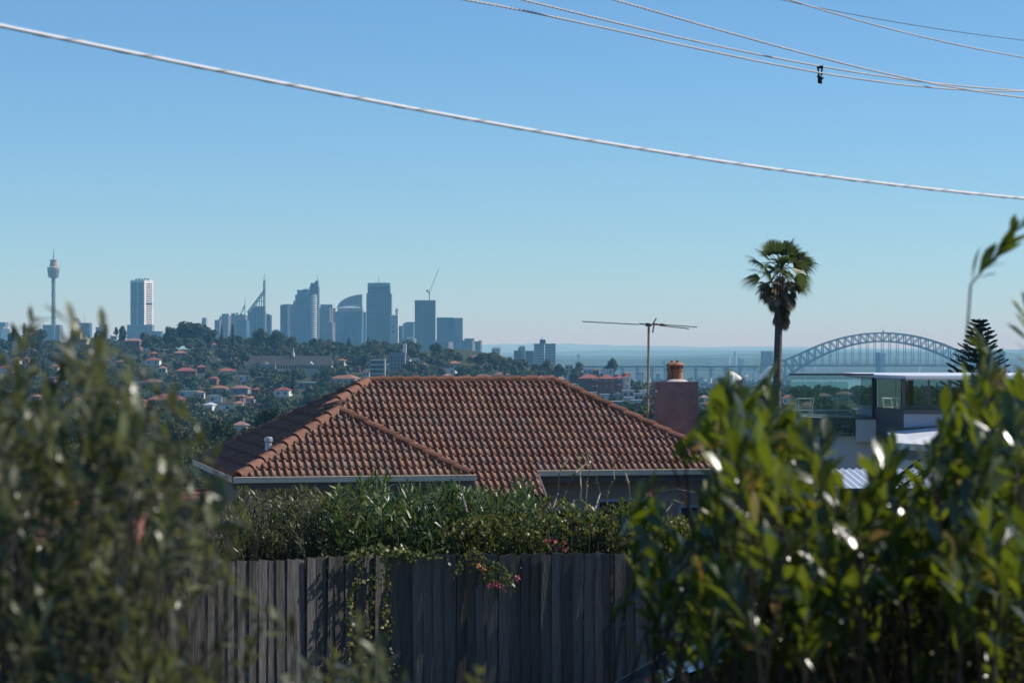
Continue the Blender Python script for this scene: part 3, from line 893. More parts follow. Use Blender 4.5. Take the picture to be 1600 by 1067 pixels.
def house(label, px, py, wpx, roof, wall, hpx=None, group=None, flat=False, Y=None, name='hillside_house', clear=True, yaw=None, cat='house'):
    """px, py: middle of the roof's lower edge; wpx: width; hpx: wall height in pixels"""
    if Y is None: Y = ray_Y(px, py, 4.0)
    s = Y / F
    W = max(wpx * s, 5); D = min(max(W * .6, 7), 14)
    h = (hpx * s) if hpx else 4.5
    x, ze = X(px, Y), Z(py, Y)
    g0 = min(gz(x, Y), ze - h) - 1.5
    t = thing(name, label, cat, (x, Y, g0), group)
    a = random.uniform(-.3, .3) if yaw is None else yaw
    ca, sa = math.cos(a), math.sin(a)
    L = lambda u, v: (x + u * ca - v * sa, Y + u * sa + v * ca)
    mb = MB(); mb.prism([L(-W / 2, 0), L(W / 2, 0), L(W / 2, D), L(-W / 2, D)], g0, ze); mb.build('wall', WM[wall], t)
    e = .5
    c4 = [L(-W / 2 - e, -e), L(W / 2 + e, -e), L(W / 2 + e, D + e), L(-W / 2 - e, D + e)]
    mb = MB()
    if flat:
        mb.prism(c4, ze, ze + .5)
    else:
        rh = min(D, W) * .27
        r0 = L(-max(W / 2 - D * .55, 0.2), D / 2); r1 = L(max(W / 2 - D * .55, 0.2), D / 2)
        vs = [(p[0], p[1], ze) for p in c4] + [(p[0], p[1], ze + .25) for p in c4] + [(r0[0], r0[1], ze + rh + .3), (r1[0], r1[1], ze + rh + .3)]
        mb.add(vs, [(3, 2, 1, 0), (0, 1, 5, 4), (1, 2, 6, 5), (2, 3, 7, 6), (3, 0, 4, 7), (4, 5, 9, 8), (5, 6, 9), (6, 7, 8, 9), (7, 4, 8)])
    rf = mb.build('roof', RM[roof], t)
    if not flat and random.random() < .6:
        q = L(W * random.uniform(-.2, .25), D * .62)
        mb = MB(); mb.box(q[0] - .5, q[0] + .5, q[1] - .4, q[1] + .4, ze + .3, ze + min(D, W) * .27 + 1.6); mb.build('chimney', WM['brick'] if wall != 'white' else WM['cream'], rf)
    nst = max(1, int(h / 3.0)); nw = max(2, int(W / 4.2))
    for k in range(nst):
        for i in range(nw):
            if random.random() < .12: continue
            u = -W / 2 + W * (i + .5) / nw; zz = ze - 1.0 - k * 3.0
            p = L(u - .75, -.06); q = L(u + .75, -.06)
            mb = MB(); mb.bar((p[0], p[1], zz - .8), (q[0], q[1], zz - .8), .16, 1.5); mb.build('window', M_pane, t)
    if clear: HRECT.append((px - wpx / 2, px + wpx / 2, py - wpx * .15 - 2, py + (hpx or 4) * .45, Y))
    return t


HS = [
    (8, 575, 22, 'red', 'white', 5, 'wide red roofed house at the left end of the hillside'),
    (118, 519, 15, 'red', 'cream', 4, 'red roofed house on the ridge top below the domed city block'),
    (131, 530, 8, 'pale', 'white', 5, 'tiny bright white house with a gable just under the ridge top'),
    (206, 533, 25, 'pink', 'brick', 4, 'low salmon roofed house under the white tower'),
    (178, 525, 9, 'pale', 'white', 4, 'small white roofed cottage left of the white tower on the ridge'),
    (76, 592, 18, 'grey', 'mauve', 12, 'mauve rendered block with a slate roof behind the grey green bush'),
    (95, 590, 20, 'red', 'white', 9, 'white two storey house with a red roof beside the mauve block'),
    (6, 611, 20, 'pale', 'white', 5, 'white flat topped house at the left edge under the hillside trees'),
    (238, 563, 22, 'red', 'white', 4, 'red roofed house with white gable in the upper trees'),
    (241, 553, 13, 'red', 'brick', 3, 'little red roof just above the white gabled house'),
    (282, 552, 20, 'orange', 'brick', 4, 'orange brown roofed house left of the big fig tree foot'),
    (335, 539, 10, 'red', 'cream', 3, 'small red roof peeping out under the fig tree'),
    (365, 536, 11, 'red', 'white', 3, 'small bright red roof below the hilltop pines'),
    (290, 580, 32, 'red', 'brick', 4, 'long red roof broken by tree crowns in the middle of the hillside'),
    (314, 574, 13, 'red', 'brick', 4, 'red gable rising behind the long broken red roof'),
    (356, 580, 28, 'red', 'cream', 4, 'bright red hipped roof left of the dark roofed school'),
    (235, 598, 34, 'brown', 'grey', 5, 'long brown roofed house half hidden by the bush'),
    (296, 612, 34, 'pale', 'white', 8, 'big white modern house with terraces'),
    (313, 614, 12, 'orange', 'white', 9, 'round fronted white house next to the big modern one'),
    (341, 607, 24, 'orange', 'grey', 4, 'orange roofed bungalow above the white curved house'),
    (374, 607, 27, 'pink', 'grey', 5, 'pinkish hipped roof house right of the orange bungalow'),
    (337, 619, 19, 'pale', 'white', 5, 'low white curved house below the orange bungalow'),
    (258, 625, 56, 'red', 'brick', 6, 'very long red roofed building low on the hillside'),
    (325, 633, 11, 'pale', 'white', 6, 'small white cube house below the low curved house'),
    (351, 632, 16, 'grey', 'white', 5, 'white gabled cottage with a slate roof'),
    (440, 610, 24, 'red', 'white', 10, 'two storey white house with verandahs under a red roof'),
    (399, 609, 10, 'red', 'brick', 4, 'tiny red roof between tree crowns left of the verandah house'),
    (535, 592, 42, 'orange', 'cream', 6, 'large orange roofed house just above the tiled hip end'),
    (374, 665, 22, 'pink', 'white', 4, 'salmon roofed cottage down in the valley'),
    (350, 684, 18, 'orange', 'cream', 4, 'orange roofed cottage lowest in the valley beside the near roof'),
    (314, 691, 12, 'pale', 'white', 3, 'small white flat roof lowest in the valley'),
    (213, 662, 12, 'orange', 'cream', 8, 'narrow cream house behind the bush'),
    (400, 632, 8, 'red', 'brick', 3, 'minute red roof in dense trees under the verandah house'),
    (632, 561, 17, 'grey', 'white', 6, 'white gabled hall beside the square grey tower'),
    (711, 568, 19, 'orange', 'cream', 5, 'orange walled house by the playing field'),
    (744, 560, 24, 'red', 'brick', 4, 'red roofed houses in the trees under the lone block'),
    (755, 590, 30, 'brown', 'grey', 5, 'brown roofed house behind the near ridge tiles'),
    (785, 586, 26, 'brown', 'cream', 5, 'brown hipped house above the ridge of the near roof'),
    (832, 592, 30, 'red', 'brick', 5, 'red roofed house beyond the right end of the tiled ridge'),
    (846, 590, 12, 'pink', 'cream', 4, 'small salmon roof next to the red one beyond the ridge'),
    (876, 593, 17, 'pink', 'brick', 5, 'rose coloured roof left of the brick apartment blocks'),
    (860, 575, 22, 'grey', 'brick', 6, 'grey roofed house in trees under the gridded tower'),
    (898, 601, 12, 'pale', 'white', 6, 'white verandah house under the brick apartment blocks'),
    (1102, 622, 16, 'pink', 'white', 4, 'small pink roof right of the chimney'),
    (1118, 632, 34, 'red', 'brick', 5, 'wide red roof right of the chimney among trees'),
    (1290, 619, 24, 'pink', 'cream', 8, 'pink roofed mansion seen through the glass balustrade'),
    (1320, 616, 26, 'pink', 'cream', 8, 'second pink roofed mansion seen through the glass balustrade'),
    (1264, 634, 26, 'orange', 'cream', 6, 'orange roofed house low behind the glass balustrade'),
    (1345, 640, 20, 'pale', 'white', 5, 'pale roofed house behind the glass balustrade corner'),
    (1172, 628, 20, 'orange', 'white', 5, 'orange roofed house left of the palm trunk'),
    (1188, 612, 12, 'pale', 'white', 4, 'little white house beside the palm trunk'),
    (1232, 622, 20, 'red', 'white', 6, 'red roofed white house right of the palm trunk'),
    (1150, 608, 14, 'pale', 'white', 4, 'little white house under the white shells'),
    (700, 577, 24, 'pale', 'white', 4, 'long pale roofed pavilion by the playing field'),
    (480, 598, 30, 'pale', 'grey', 7, 'pale flat roofed block below the dark roofed school'),
    (165, 563, 16, 'brown', 'grey', 4, 'brown roofed house in the upper trees behind the bush'),
    (45, 548, 14, 'grey', 'white', 4, 'white gabled row house at the left of the ridge'),
    (25, 534, 12, 'grey', 'white', 4, 'slate gabled row house near the left end of the ridge'),
    (420, 645, 16, 'brown', 'cream', 4, 'brown roofed cottage left of the tiled hip'),
]
for (px, py, wpx, rf, wl, hp, lb) in HS:
    house(lb, px, py, wpx, rf, wl, hp, flat=(rf == 'pale' and wpx > 11))

r4 = random.Random(77)
for k in range(120):
    px = r4.uniform(20, 760); py = r4.uniform(560, 640) if px < 420 else r4.uniform(560, 588)
    if any(a - 9 < px < b + 9 and c - 6 < py < d + 6 for (a, b, c, d, _) in HRECT): continue
    if 380 < px < 530 and py < 585: continue
    rf = r4.choice(['red', 'orange', 'pink', 'pale', 'grey', 'brown'])
    wl = r4.choice(['white', 'white', 'cream', 'brick'])
    house('small %s roofed house with %s walls half buried in hillside trees' % ({'pale': 'flat pale', 'grey': 'slate'}.get(rf, rf), wl), px, py, r4.uniform(6, 14), rf, wl, r4.uniform(3.5, 6), flat=(rf == 'pale'), group='small houses in the hillside trees')

# -- long school with a slate roof, white gables and a little spire
Ys = ray_Y(455, 578, 4)
t = thing('school_building', 'long slate roofed school with cream windows and a small white spire', 'building', (X(455, Ys), Ys, Z(590, Ys)))
mb = MB()
for (x0, x1, ye, yr, dep, bk) in ((385, 520, 570, 556, 16, 0), (405, 432, 569.5, 557, 14, -6)):
    y0, y1 = Ys + bk, Ys + bk + dep
    z0, z1 = Z(ye, Ys), Z(yr, Ys)
    mb.add([(X(x0, Ys), y0, z0), (X(x1, Ys), y0, z0), (X(x1, Ys), y1, z0), (X(x0, Ys), y1, z0), (X(x0 + 5, Ys), (y0 + y1) / 2, z1), (X(x1 - 5, Ys), (y0 + y1) / 2, z1)],
           [(3, 2, 1, 0), (0, 1, 5, 4), (1, 2, 5), (2, 3, 4, 5), (3, 0, 4)])
mb.build('roof', RM['grey'], t)
mb = MB(); mb.box(X(387, Ys), X(518, Ys), Ys + .8, Ys + 15, Z(592, Ys), Z(570, Ys)); mb.build('wall', WM['cream'], t)
mb = MB(); mb.box(X(406, Ys), X(431, Ys), Ys - 5.2, Ys + 1, Z(592, Ys), Z(569.5, Ys)); mb.build('wing', WM['grey'], t)
for k in range(19):
    q = 434 + k * 4.4
    mb = MB(); mb.box(X(q, Ys), X(q + 2.4, Ys), Ys + .6, Ys + .85, Z(575.5, Ys), Z(571.2, Ys)); mb.build('window', M_pane, t)
for q in (417, 486):
    mb = MB(); zz = Z(570, Ys); w_ = 5 * Ys / F; xc = X(q, Ys)
    mb.add([(xc - w_, Ys - 6.4, zz), (xc + w_, Ys - 6.4, zz), (xc, Ys - 6.4, zz + w_), (xc - w_, Ys - 5.6, zz), (xc + w_, Ys - 5.6, zz), (xc, Ys + 6, zz + w_)], [(0, 1, 2), (0, 2, 5, 3), (1, 4, 5, 2), (0, 3, 4, 1)])
    mb.build('gable', WM['white'], t)
xc = X(457.5, Ys); s = Ys / F
mb = MB(); mb.lathe((xc, Ys + 7), [(1.9 * s, Z(557.5, Ys)), (1.9 * s, Z(554, Ys)), (2.2 * s, Z(553.8, Ys)), (1.2 * s, Z(552, Ys)), (1.0 * s, Z(549.5, Ys)), (.1, Z(543, Ys))], 8); mb.build('spire', WM['white'], t)
HRECT.append((388, 520, 556, 573, Ys))
for (x0, x1, py, hp, lb) in ((377, 405, 571, 5, 'cream colonnaded wing at the left end of the school'), (390, 412, 564, 4, 'cream balconied house behind the school wing')):
    house(lb, (x0 + x1) / 2, py, x1 - x0, 'grey', 'cream', hp)

# -- white framed block and square grey tower on the ridge
Yq = ray_Y(590, 588, 4)
t = thing('apartment_block', 'dark block of flats with a white frame on the ridge', 'building', (X(588, Yq), Yq, Z(592, Yq)))
mb = MB(); mb.box(X(578, Yq), X(600, Yq), Yq, Yq + 12, Z(592, Yq), Z(562, Yq)); mb.build('wall', WM['grey'], t)
for k in range(4):
    mb = MB(); mb.box(X(577, Yq), X(601, Yq), Yq - 1.2, Yq, Z(563.3 + k * 7, Yq), Z(562.3 + k * 7, Yq)); mb.build('balcony_slab', WM['white'], t)
    mb = MB(); mb.box(X(579, Yq), X(599, Yq), Yq - .1, Yq + .1, Z(568 + k * 7, Yq), Z(564.5 + k * 7, Yq)); mb.build('window', M_pane, t)
mb = MB(); mb.box(X(600.2, Yq), X(602, Yq), Yq - 1.4, Yq + 4, Z(592, Yq), Z(560.5, Yq)); mb.build('corner_post', WM['white'], t)
HRECT.append((577, 602, 561, 586, Yq))
Yq = ray_Y(620, 578, 4)
t = thing('tower_block', 'square grey tower block with small windows beside the white framed flats', 'building', (X(621, Yq), Yq, Z(586, Yq)))
mb = MB(); mb.box(X(608, Yq), X(633, Yq), Yq, Yq + 14, Z(588, Yq), Z(551.5, Yq)); mb.build('wall', WM['grey'], t)
mb = MB(); mb.box(X(607.6, Yq), X(633.4, Yq), Yq - .4, Yq + 14.4, Z(551.6, Yq), Z(550.6, Yq)); mb.build('parapet', WM['grey'], t)
for r_ in range(4):
    for c in range(4):
        mb = MB(); mb.box(X(611 + c * 5.4, Yq), X(613 + c * 5.4, Yq), Yq - .1, Yq + .1, Z(560 + r_ * 5.5, Yq), Z(557 + r_ * 5.5, Yq)); mb.build('window', M_pane, t)
mb = MB(); mb.box(X(629, Yq), X(634.5, Yq), Yq + 4, Yq + 10, Z(552, Yq), Z(537, Yq)); mb.build('lift_tower', WM['white'], t)
HRECT.append((608, 634, 551, 574, Yq))

# -- brick apartment blocks right of the ridge
M_pink = mat('balcony_brick_pink', (0.45, 0.17, 0.13), .85, .15, .5)
G_BRK = 'brick apartment blocks below the ridge'


def brick_block(label, x0, x1, ye, yb, Y, bays, wallm, roofc='red', bk=0):
    t = thing('brick_apartment_block', label, 'building', (X((x0 + x1) / 2, Y), Y + bk, Z(yb + 4, Y)), G_BRK)
    y0 = Y + bk
    mb = MB(); mb.box(X(x0, Y), X(x1, Y), y0, y0 + 14, Z(yb + 4, Y), Z(ye, Y)); mb.build('wall', wallm, t)
    e = .7; za = Z(ye, Y); zr = Z(ye - 6, Y)
    a, b = X(x0, Y) - e, X(x1, Y) + e
    mb = MB(); mb.add([(a, y0 - e, za), (b, y0 - e, za), (b, y0 + 14 + e, za), (a, y0 + 14 + e, za), (a + 5, y0 + 7, zr), (b - 5, y0 + 7, zr)], [(3, 2, 1, 0), (0, 1, 5, 4), (1, 2, 5), (2, 3, 4, 5), (3, 0, 4)])
    mb.build('roof', RM[roofc], t)
    n = 4; h = (yb - ye) / n
    for (q0, q1) in bays:
        for k in range(n):
            mb = MB(); mb.box(X(q0, Y), X(q1, Y), y0 - 1.5, y0, Z(ye + h * (k + 1), Y), Z(ye + h * (k + .6), Y)); bl = mb.build('balcony', M_pink if wallm is not WM['white'] else WM['white'], t)
            mb = MB(); mb.box(X(q0 + .6, Y), X(q1 - .6, Y), y0 - .12, y0 + .1, Z(ye + h * (k + .58), Y), Z(ye + h * (k + .1), Y)); mb.build('window', M_pane if k % 2 else WM['white'], bl)
    HRECT.append((x0, x1, ye - 6, yb, Y))
    return t


Ya = 1750
brick_block('dark brick flats with pink balconies, left block below the ridge', 905, 936, 591, 611, Ya, ((925, 929), (930.5, 934.5)), WM['brick'])
brick_block('dark brick flats with two thin pink bays, middle block', 936, 961, 591.5, 614, Ya - 25, ((936.6, 938.4), (946, 948.5), (955.5, 957.5)), WM['brick'])
brick_block('brick flats with cream balconies, right block', 961, 976, 591, 608, Ya, ((965.5, 972),), WM['brick'], 'red', 10)
brick_block('tall white walled flats with a small red roof beside the brick blocks', 975, 985, 589, 606, Ya - 15, ((980.5, 983.5),), WM['white'], 'red', 4)
for (px, py, wpx, hp, rf, wl, lb, Yh) in (
        (918, 577, 13, 9, 'pale', 'white', 'white flats left of the big round tree behind the brick blocks', 2150),
        (931, 578.5, 9, 9, 'brown', 'brick', 'narrow brown brick flats between the two white ones', 2130),
        (949, 577.5, 20, 10, 'pale', 'white', 'white flats with many balconies under the big round tree', 2140),
        (889, 571, 12, 12, 'pale', 'cream', 'tall cream flats in trees right of the gridded tower', 2250),
        (920, 614, 24, 5, 'pale', 'white', 'long low white roof in front of the brick flats', 1600),
        (945, 617, 10, 6, 'pale', 'white', 'small white house in front of the middle brick block', 1570),
        (966, 617, 14, 7, 'grey', 'grey', 'grey house in front of the right brick block', 1580),
        (982, 611, 18, 9, 'pale', 'cream', 'cream stepped villa under the white walled flats', 1590),
        (984, 622, 12, 5, 'pale', 'white', 'white terrace house below the cream villa', 1500),
        (998, 616, 12, 4, 'pale', 'cream', 'long cream garden building right of the villa', 1550),
        (1007, 611, 9, 5, 'pale', 'white', 'bright white cottage next to the aerial mast', 1560),
        (965, 628, 14, 4, 'pale', 'grey', 'grey flat roofed house lower down by the near hip', 1400),
        (995, 626, 10, 3, 'pale', 'white', 'small white flat roof next to the aerial mast', 1420),
        (1000, 582, 12, 7, 'pale', 'white', 'white waterfront flats left of the chimney', 3000)):
    house(lb, px, py, wpx, rf, wl, hp, Y=Yh, flat=(rf == 'pale'), yaw=0, cat='house')
# low waterfront blocks between the ridge and the bridge
r3 = random.Random(31)
for k in range(26):
    px = r3.uniform(1000, 1560); Yk = r3.uniform(2700, 3250)
    rf_ = r3.choice(['pale', 'red', 'grey', 'pink']); wl_ = r3.choice(['white', 'cream', 'white', 'grey'])
    house('small far %s walled block with flat %s roof by the harbour' % (wl_, rf_), px, 606 - r3.uniform(0, 9) if px < 1240 else 603, r3.uniform(4, 9), rf_, wl_, r3.uniform(3, 6), Y=Yk, flat=True, clear=False, group='small far blocks by the harbour', cat='building', name='harbour_block')

# city fringe below the viaduct and the far north shore
r5 = random.Random(9)
for k in range(46):
    px = r5.uniform(885, 1222); Yk = r5.uniform(4500, 5900); g_ = gz(X(px, Yk), Yk)
    hh_ = r5.uniform(8, 30)
    house('tiny pale waterside block below the bridge viaduct', px, PYH - (g_ + hh_ - EYE) / Yk * F, r5.uniform(3, 8), r5.choice(['pale', 'grey', 'pale', 'pink']), r5.choice(['white', 'cream', 'grey', 'white']), 3, Y=Yk, flat=True, clear=False, group='tiny waterside blocks below the viaduct', cat='building', name='waterside_block')
for k in range(40):
    px = r5.uniform(880, 1600); Yk = r5.uniform(8600, 10000); g_ = gz(X(px, Yk), Yk)
    hh_ = r5.uniform(12, 40) if k % 5 else r5.uniform(40, 62)
    house('faint hazy block on the far shore behind the bridge', px, PYH - (g_ + hh_ - EYE) / Yk * F, r5.uniform(2, 6), 'pale', r5.choice(['white', 'grey', 'cream']), 3, Y=Yk, flat=True, clear=False, group='faint blocks on the far shore', cat='building', name='far_shore_block')

# ================================================================ trees on the hillside
LM_far = [leaf_mat('far_foliage_%d' % i, st, 0.12, .7, .15, (0.087, 0.131, 0.029)) for i, st in enumerate([
    [(0, (0.032, 0.046, 0.019)), (.6, (0.065, 0.087, 0.035)), (1, (0.109, 0.131, 0.051))],
    [(0, (0.041, 0.052, 0.029)), (.6, (0.080, 0.090, 0.049)), (1, (0.138, 0.145, 0.080))],
    [(0, (0.023, 0.038, 0.020)), (.6, (0.043, 0.065, 0.032)), (1, (0.072, 0.099, 0.043))],
    [(0, (0.072, 0.058, 0.032)), (.6, (0.123, 0.102, 0.051)), (1, (0.174, 0.145, 0.072))]])]
M_bark = mat('bark', (0.09, 0.07, 0.055), .95, .3, 2)
_ico = bmesh.new(); bmesh.ops.create_icosphere(_ico, subdivisions=2, radius=1.0)
ICOV = np.array([v.co[:] for v in _ico.verts]); ICOF = np.array([[v.index for v in f.verts] for f in _ico.faces]); _ico.free()


def crown_arrays(r, w, h, nb, nl, ls, flat=.75):
    """leaf faces spread through lobes; returns quads (verts, faces). Base of the crown at z = 0"""
    cs = []; rs = []
    for k in range(nb):
        a = r.uniform(0, 6.283); q = math.sqrt(r.uniform(0, 1)); zz = r.uniform(0.12, .95)
        env = math.sqrt(max(.05, 1 - (abs(zz - .42) / .62) ** 2))
        rr = w * .5 * q * env * .8
        cs.append((rr * math.cos(a), rr * math.sin(a), h * zz * .85)); rs.append(w * r.uniform(.15, .27))
    cs = np.array(cs); rs = np.array(rs)
    g = np.random.default_rng(r.randrange(10 ** 6))
    idx = g.integers(0, nb, nl)
    d = g.normal(size=(nl, 3)); d /= np.linalg.norm(d, axis=1, keepdims=True)
    d[:, 2] = np.where(d[:, 2] < -.35, -d[:, 2], d[:, 2])
    rad = rs[idx] * g.uniform(.72, 1.1, nl)
    p = cs[idx] + d * rad[:, None] * np.array([1, 1, flat])
    nrm = d + g.normal(size=(nl, 3)) * .55
    t = np.cross(nrm, g.normal(size=(nl, 3)))
    rot = frames(t, nrm)
    tv = np.array([(-.5, -.5, 0), (.45, -.62, .08), (.55, .5, -.05), (-.4, .6, .06)])
    v, f = scatter(tv, np.array([[0, 1, 2, 3]]), rot, p, g.uniform(.6, 1.25, nl) * ls)
    # darker inner masses so that the lobes are not hollow
    iv, jf = scatter(ICOV, ICOF, np.repeat(np.eye(3)[None], nb, 0), cs, np.stack([rs * .74, rs * .74, rs * .74 * flat], 1))
    jv = iv * (1 + 0.06 * np.sin(iv * 3.1)) if len(iv) else iv
    q4 = np.concatenate([jf, jf[:, 2:3]], 1)
    return v, f, jv, jf


def tri_mesh(name, v, f, jv, jf, m):
    ft = np.concatenate([f[:, [0, 1, 2]], f[:, [0, 2, 3]]], 0)
    return np_mesh(name, np.concatenate([v, jv]), np.concatenate([ft, jf + len(v)]), m)


def conifer_arrays(r, w, h, nl, ls):
    g = np.random.default_rng(r.randrange(10 ** 6))
    z = g.uniform(0, 1, nl) ** 1.2
    tier = np.round(z * 12) / 12
    rad = w * .5 * (1 - tier) ** .8 * np.sqrt(g.uniform(.1, 1, nl))
    a = g.uniform(0, 6.283, nl)
    p = np.stack([rad * np.cos(a), rad * np.sin(a), h * (tier + g.uniform(-.015, .02, nl)) + rad * .12], 1)
    d = np.stack([np.cos(a), np.sin(a), np.full(nl, .2)], 1)
    rot = frames(d, np.tile([[0, 0, 1.]], (nl, 1)) + g.normal(size=(nl, 3)) * .3)
    tv = np.array([(-.3, -.6, 0), (.3, -.6, 0), (.35, .6, .05), (-.35, .6, .05)])
    v, f = scatter(tv, np.array([[0, 1, 2, 3]]), rot, p, g.uniform(.7, 1.2, nl) * ls)
    jv = ICOV * np.array([w * .13, w * .13, h * .45]) + np.array([0, 0, h * .45])
    return v, f, jv, ICOF.copy()


rt = random.Random(5)
KINDS = []          # (crown mesh, trunk mesh, width, total height, label)
TREE_LB = [('broad', 13, 8, 11, 900, .95, 0, 'broad dark green tree with a rounded crown on the far hillside'),
           ('broad', 10, 8, 8, 760, .85, 1, 'grey green gum tree with a loose crown on the far hillside'),
           ('broad', 17, 9, 14, 1200, 1.0, 2, 'very wide almost black green tree on the far hillside'),
           ('broad', 8, 9, 7, 700, .75, 0, 'upright mid green tree on the far hillside'),
           ('broad', 9, 7, 7, 700, .8, 3, 'brownish leafless looking tree on the far hillside'),
           ('broad', 11, 6.5, 9, 800, .8, 1, 'low spreading olive green tree on the far hillside'),
           ('conifer', 7, 17, 0, 900, 1.1, 2, 'tall pointed pine rising above the hillside trees')]
for (kd, w_, h_, nb, nl, ls, mi, lb) in TREE_LB:
    if kd == 'broad': A = crown_arrays(rt, w_, h_, nb, nl, ls)
    else: A = conifer_arrays(rt, w_, h_, nl, ls)
    cm = tri_mesh('crown', *A, LM_far[mi])
    tb = MB(); th = 3.0 if kd == 'broad' else 1.5
    tb.tube([(0, 0, -1.5), (.1, 0, th * .6), (0, .1, th + h_ * .45)], [.42, .33, .14], 7)
    if kd == 'broad':
        for k in range(4):
            a = k * 1.6 + .4; tb.tube([(0, 0, th * .8), (math.cos(a) * w_ * .2, math.sin(a) * w_ * .2, th + h_ * .45)], [.2, .07], 5)
    tm = bpy.data.meshes.new('trunk'); tm.from_pydata(tb.v, [], tb.f); tm.materials.append(M_bark)
    KINDS.append((cm, tm, w_, h_ + th, th, lb, A, mi))


NEARLB = [(12, 8, 22, 9000, .30, 0, 'leafy dark green tree in the gardens just below the near house'),
          (10, 7, 18, 8000, .27, 1, 'olive green tree in the gardens just below the near house'),
          (13, 7, 24, 9000, .30, 2, 'dense black green tree in the gardens just below the near house')]
for (w_, h_, nb, nl, ls, mi, lb) in NEARLB:
    A = crown_arrays(rt, w_, h_, nb, nl, ls)
    KINDS.append((tri_mesh('crown', *A, LM_far[mi]), KINDS[mi][1], w_, h_ + 3, 3.0, lb, A, mi))


def put_tree(k, x, y, s, sz=None, label=None, name='hillside_tree', group='trees on the far hillside', z=None):
    cm, tm, w_, H_, th, lb, A, mi = KINDS[k]
    if k == 6: name = 'pine_tree'
    t = thing(name, label or lb, 'tree', (x, y, gz(x, y) if z is None else z), group)
    t.rotation_euler.z = rt.uniform(0, 6.28)
    o1 = link_mesh('trunk', tm, t); o2 = link_mesh('crown', cm, t)
    sz = sz or s
    o1.scale = (s, s, sz); o2.scale = (s, s, sz); o2.location = (0, 0, th * sz)
    return t


def blocked(px, py0, py1, y, wp):
    for (a, b, c, d, Yh) in HRECT:
        if y < Yh + 4 and px + wp > a + 1 and px - wp < b - 1 and py0 < d and py1 > c: return True
    return False


cand = []
tries = 0
while len(cand) < 4600 and tries < 60000:
    tries += 1
    px = rt.uniform(-160, 1760)
    u = rt.random()
    yf = 2500 if px < 1010 else 3300
    y = 650 * (yf / 650) ** (u ** .7)
    x = X(px, y)
    k = rt.choices(range(7), [5, 4, 2, 4, 1.2, 4, .35])[0]
    s = rt.uniform(.65, 1.15)
    cm, tm, w_, H_, th, lb, A, mi = KINDS[k]
    z0 = gz(x, y)
    if z0 < 2: continue
    if y < 1000 and 390 < px < 1010: continue          # hidden behind the near house
    if y < 420 and 1180 < px < 1260: continue
    wp = w_ * s / y * F / 2
    yt = PYH - (z0 + H_ * s - EYE) / y * F; yb = PYH - (z0 - EYE) / y * F
    if yt < 528 and px > 640: continue
    if px > 1000 and yt < 602 and y < 2900: s *= .6; yt = PYH - (z0 + H_ * s - EYE) / y * F
    if yt < np.interp(px, [600, 640, 700, 760, 800, 850, 900, 1000, 1060, 1100], [520, 534, 543, 549, 557, 567, 573, 584, 590, 594]): continue
    if yt < (525 if k != 6 else 512): continue
    if blocked(px, yt, yb, y, wp * .8): continue
    if y < 300 and yt < 640: continue
    cand.append((x, y, k, s, wp, px, yt))
# thin out trees standing inside each other
grid = {}; keep = []
for c in cand:
    x, y, k, s, wp, px, yt = c
    r0 = KINDS[k][2] * s * .27
    key = (int(x // 12), int(y // 30)); ok = True
    for i in (-1, 0, 1):
        for j in (-1, 0, 1):
            for (x2, y2, r2) in grid.get((key[0] + i, key[1] + j), ()):
                if abs(x - x2) < (r0 + r2) and abs(y - y2) < (r0 + r2) * 1.8: ok = False
    if ok: grid.setdefault(key, []).append((x, y, r0)); keep.append(c)
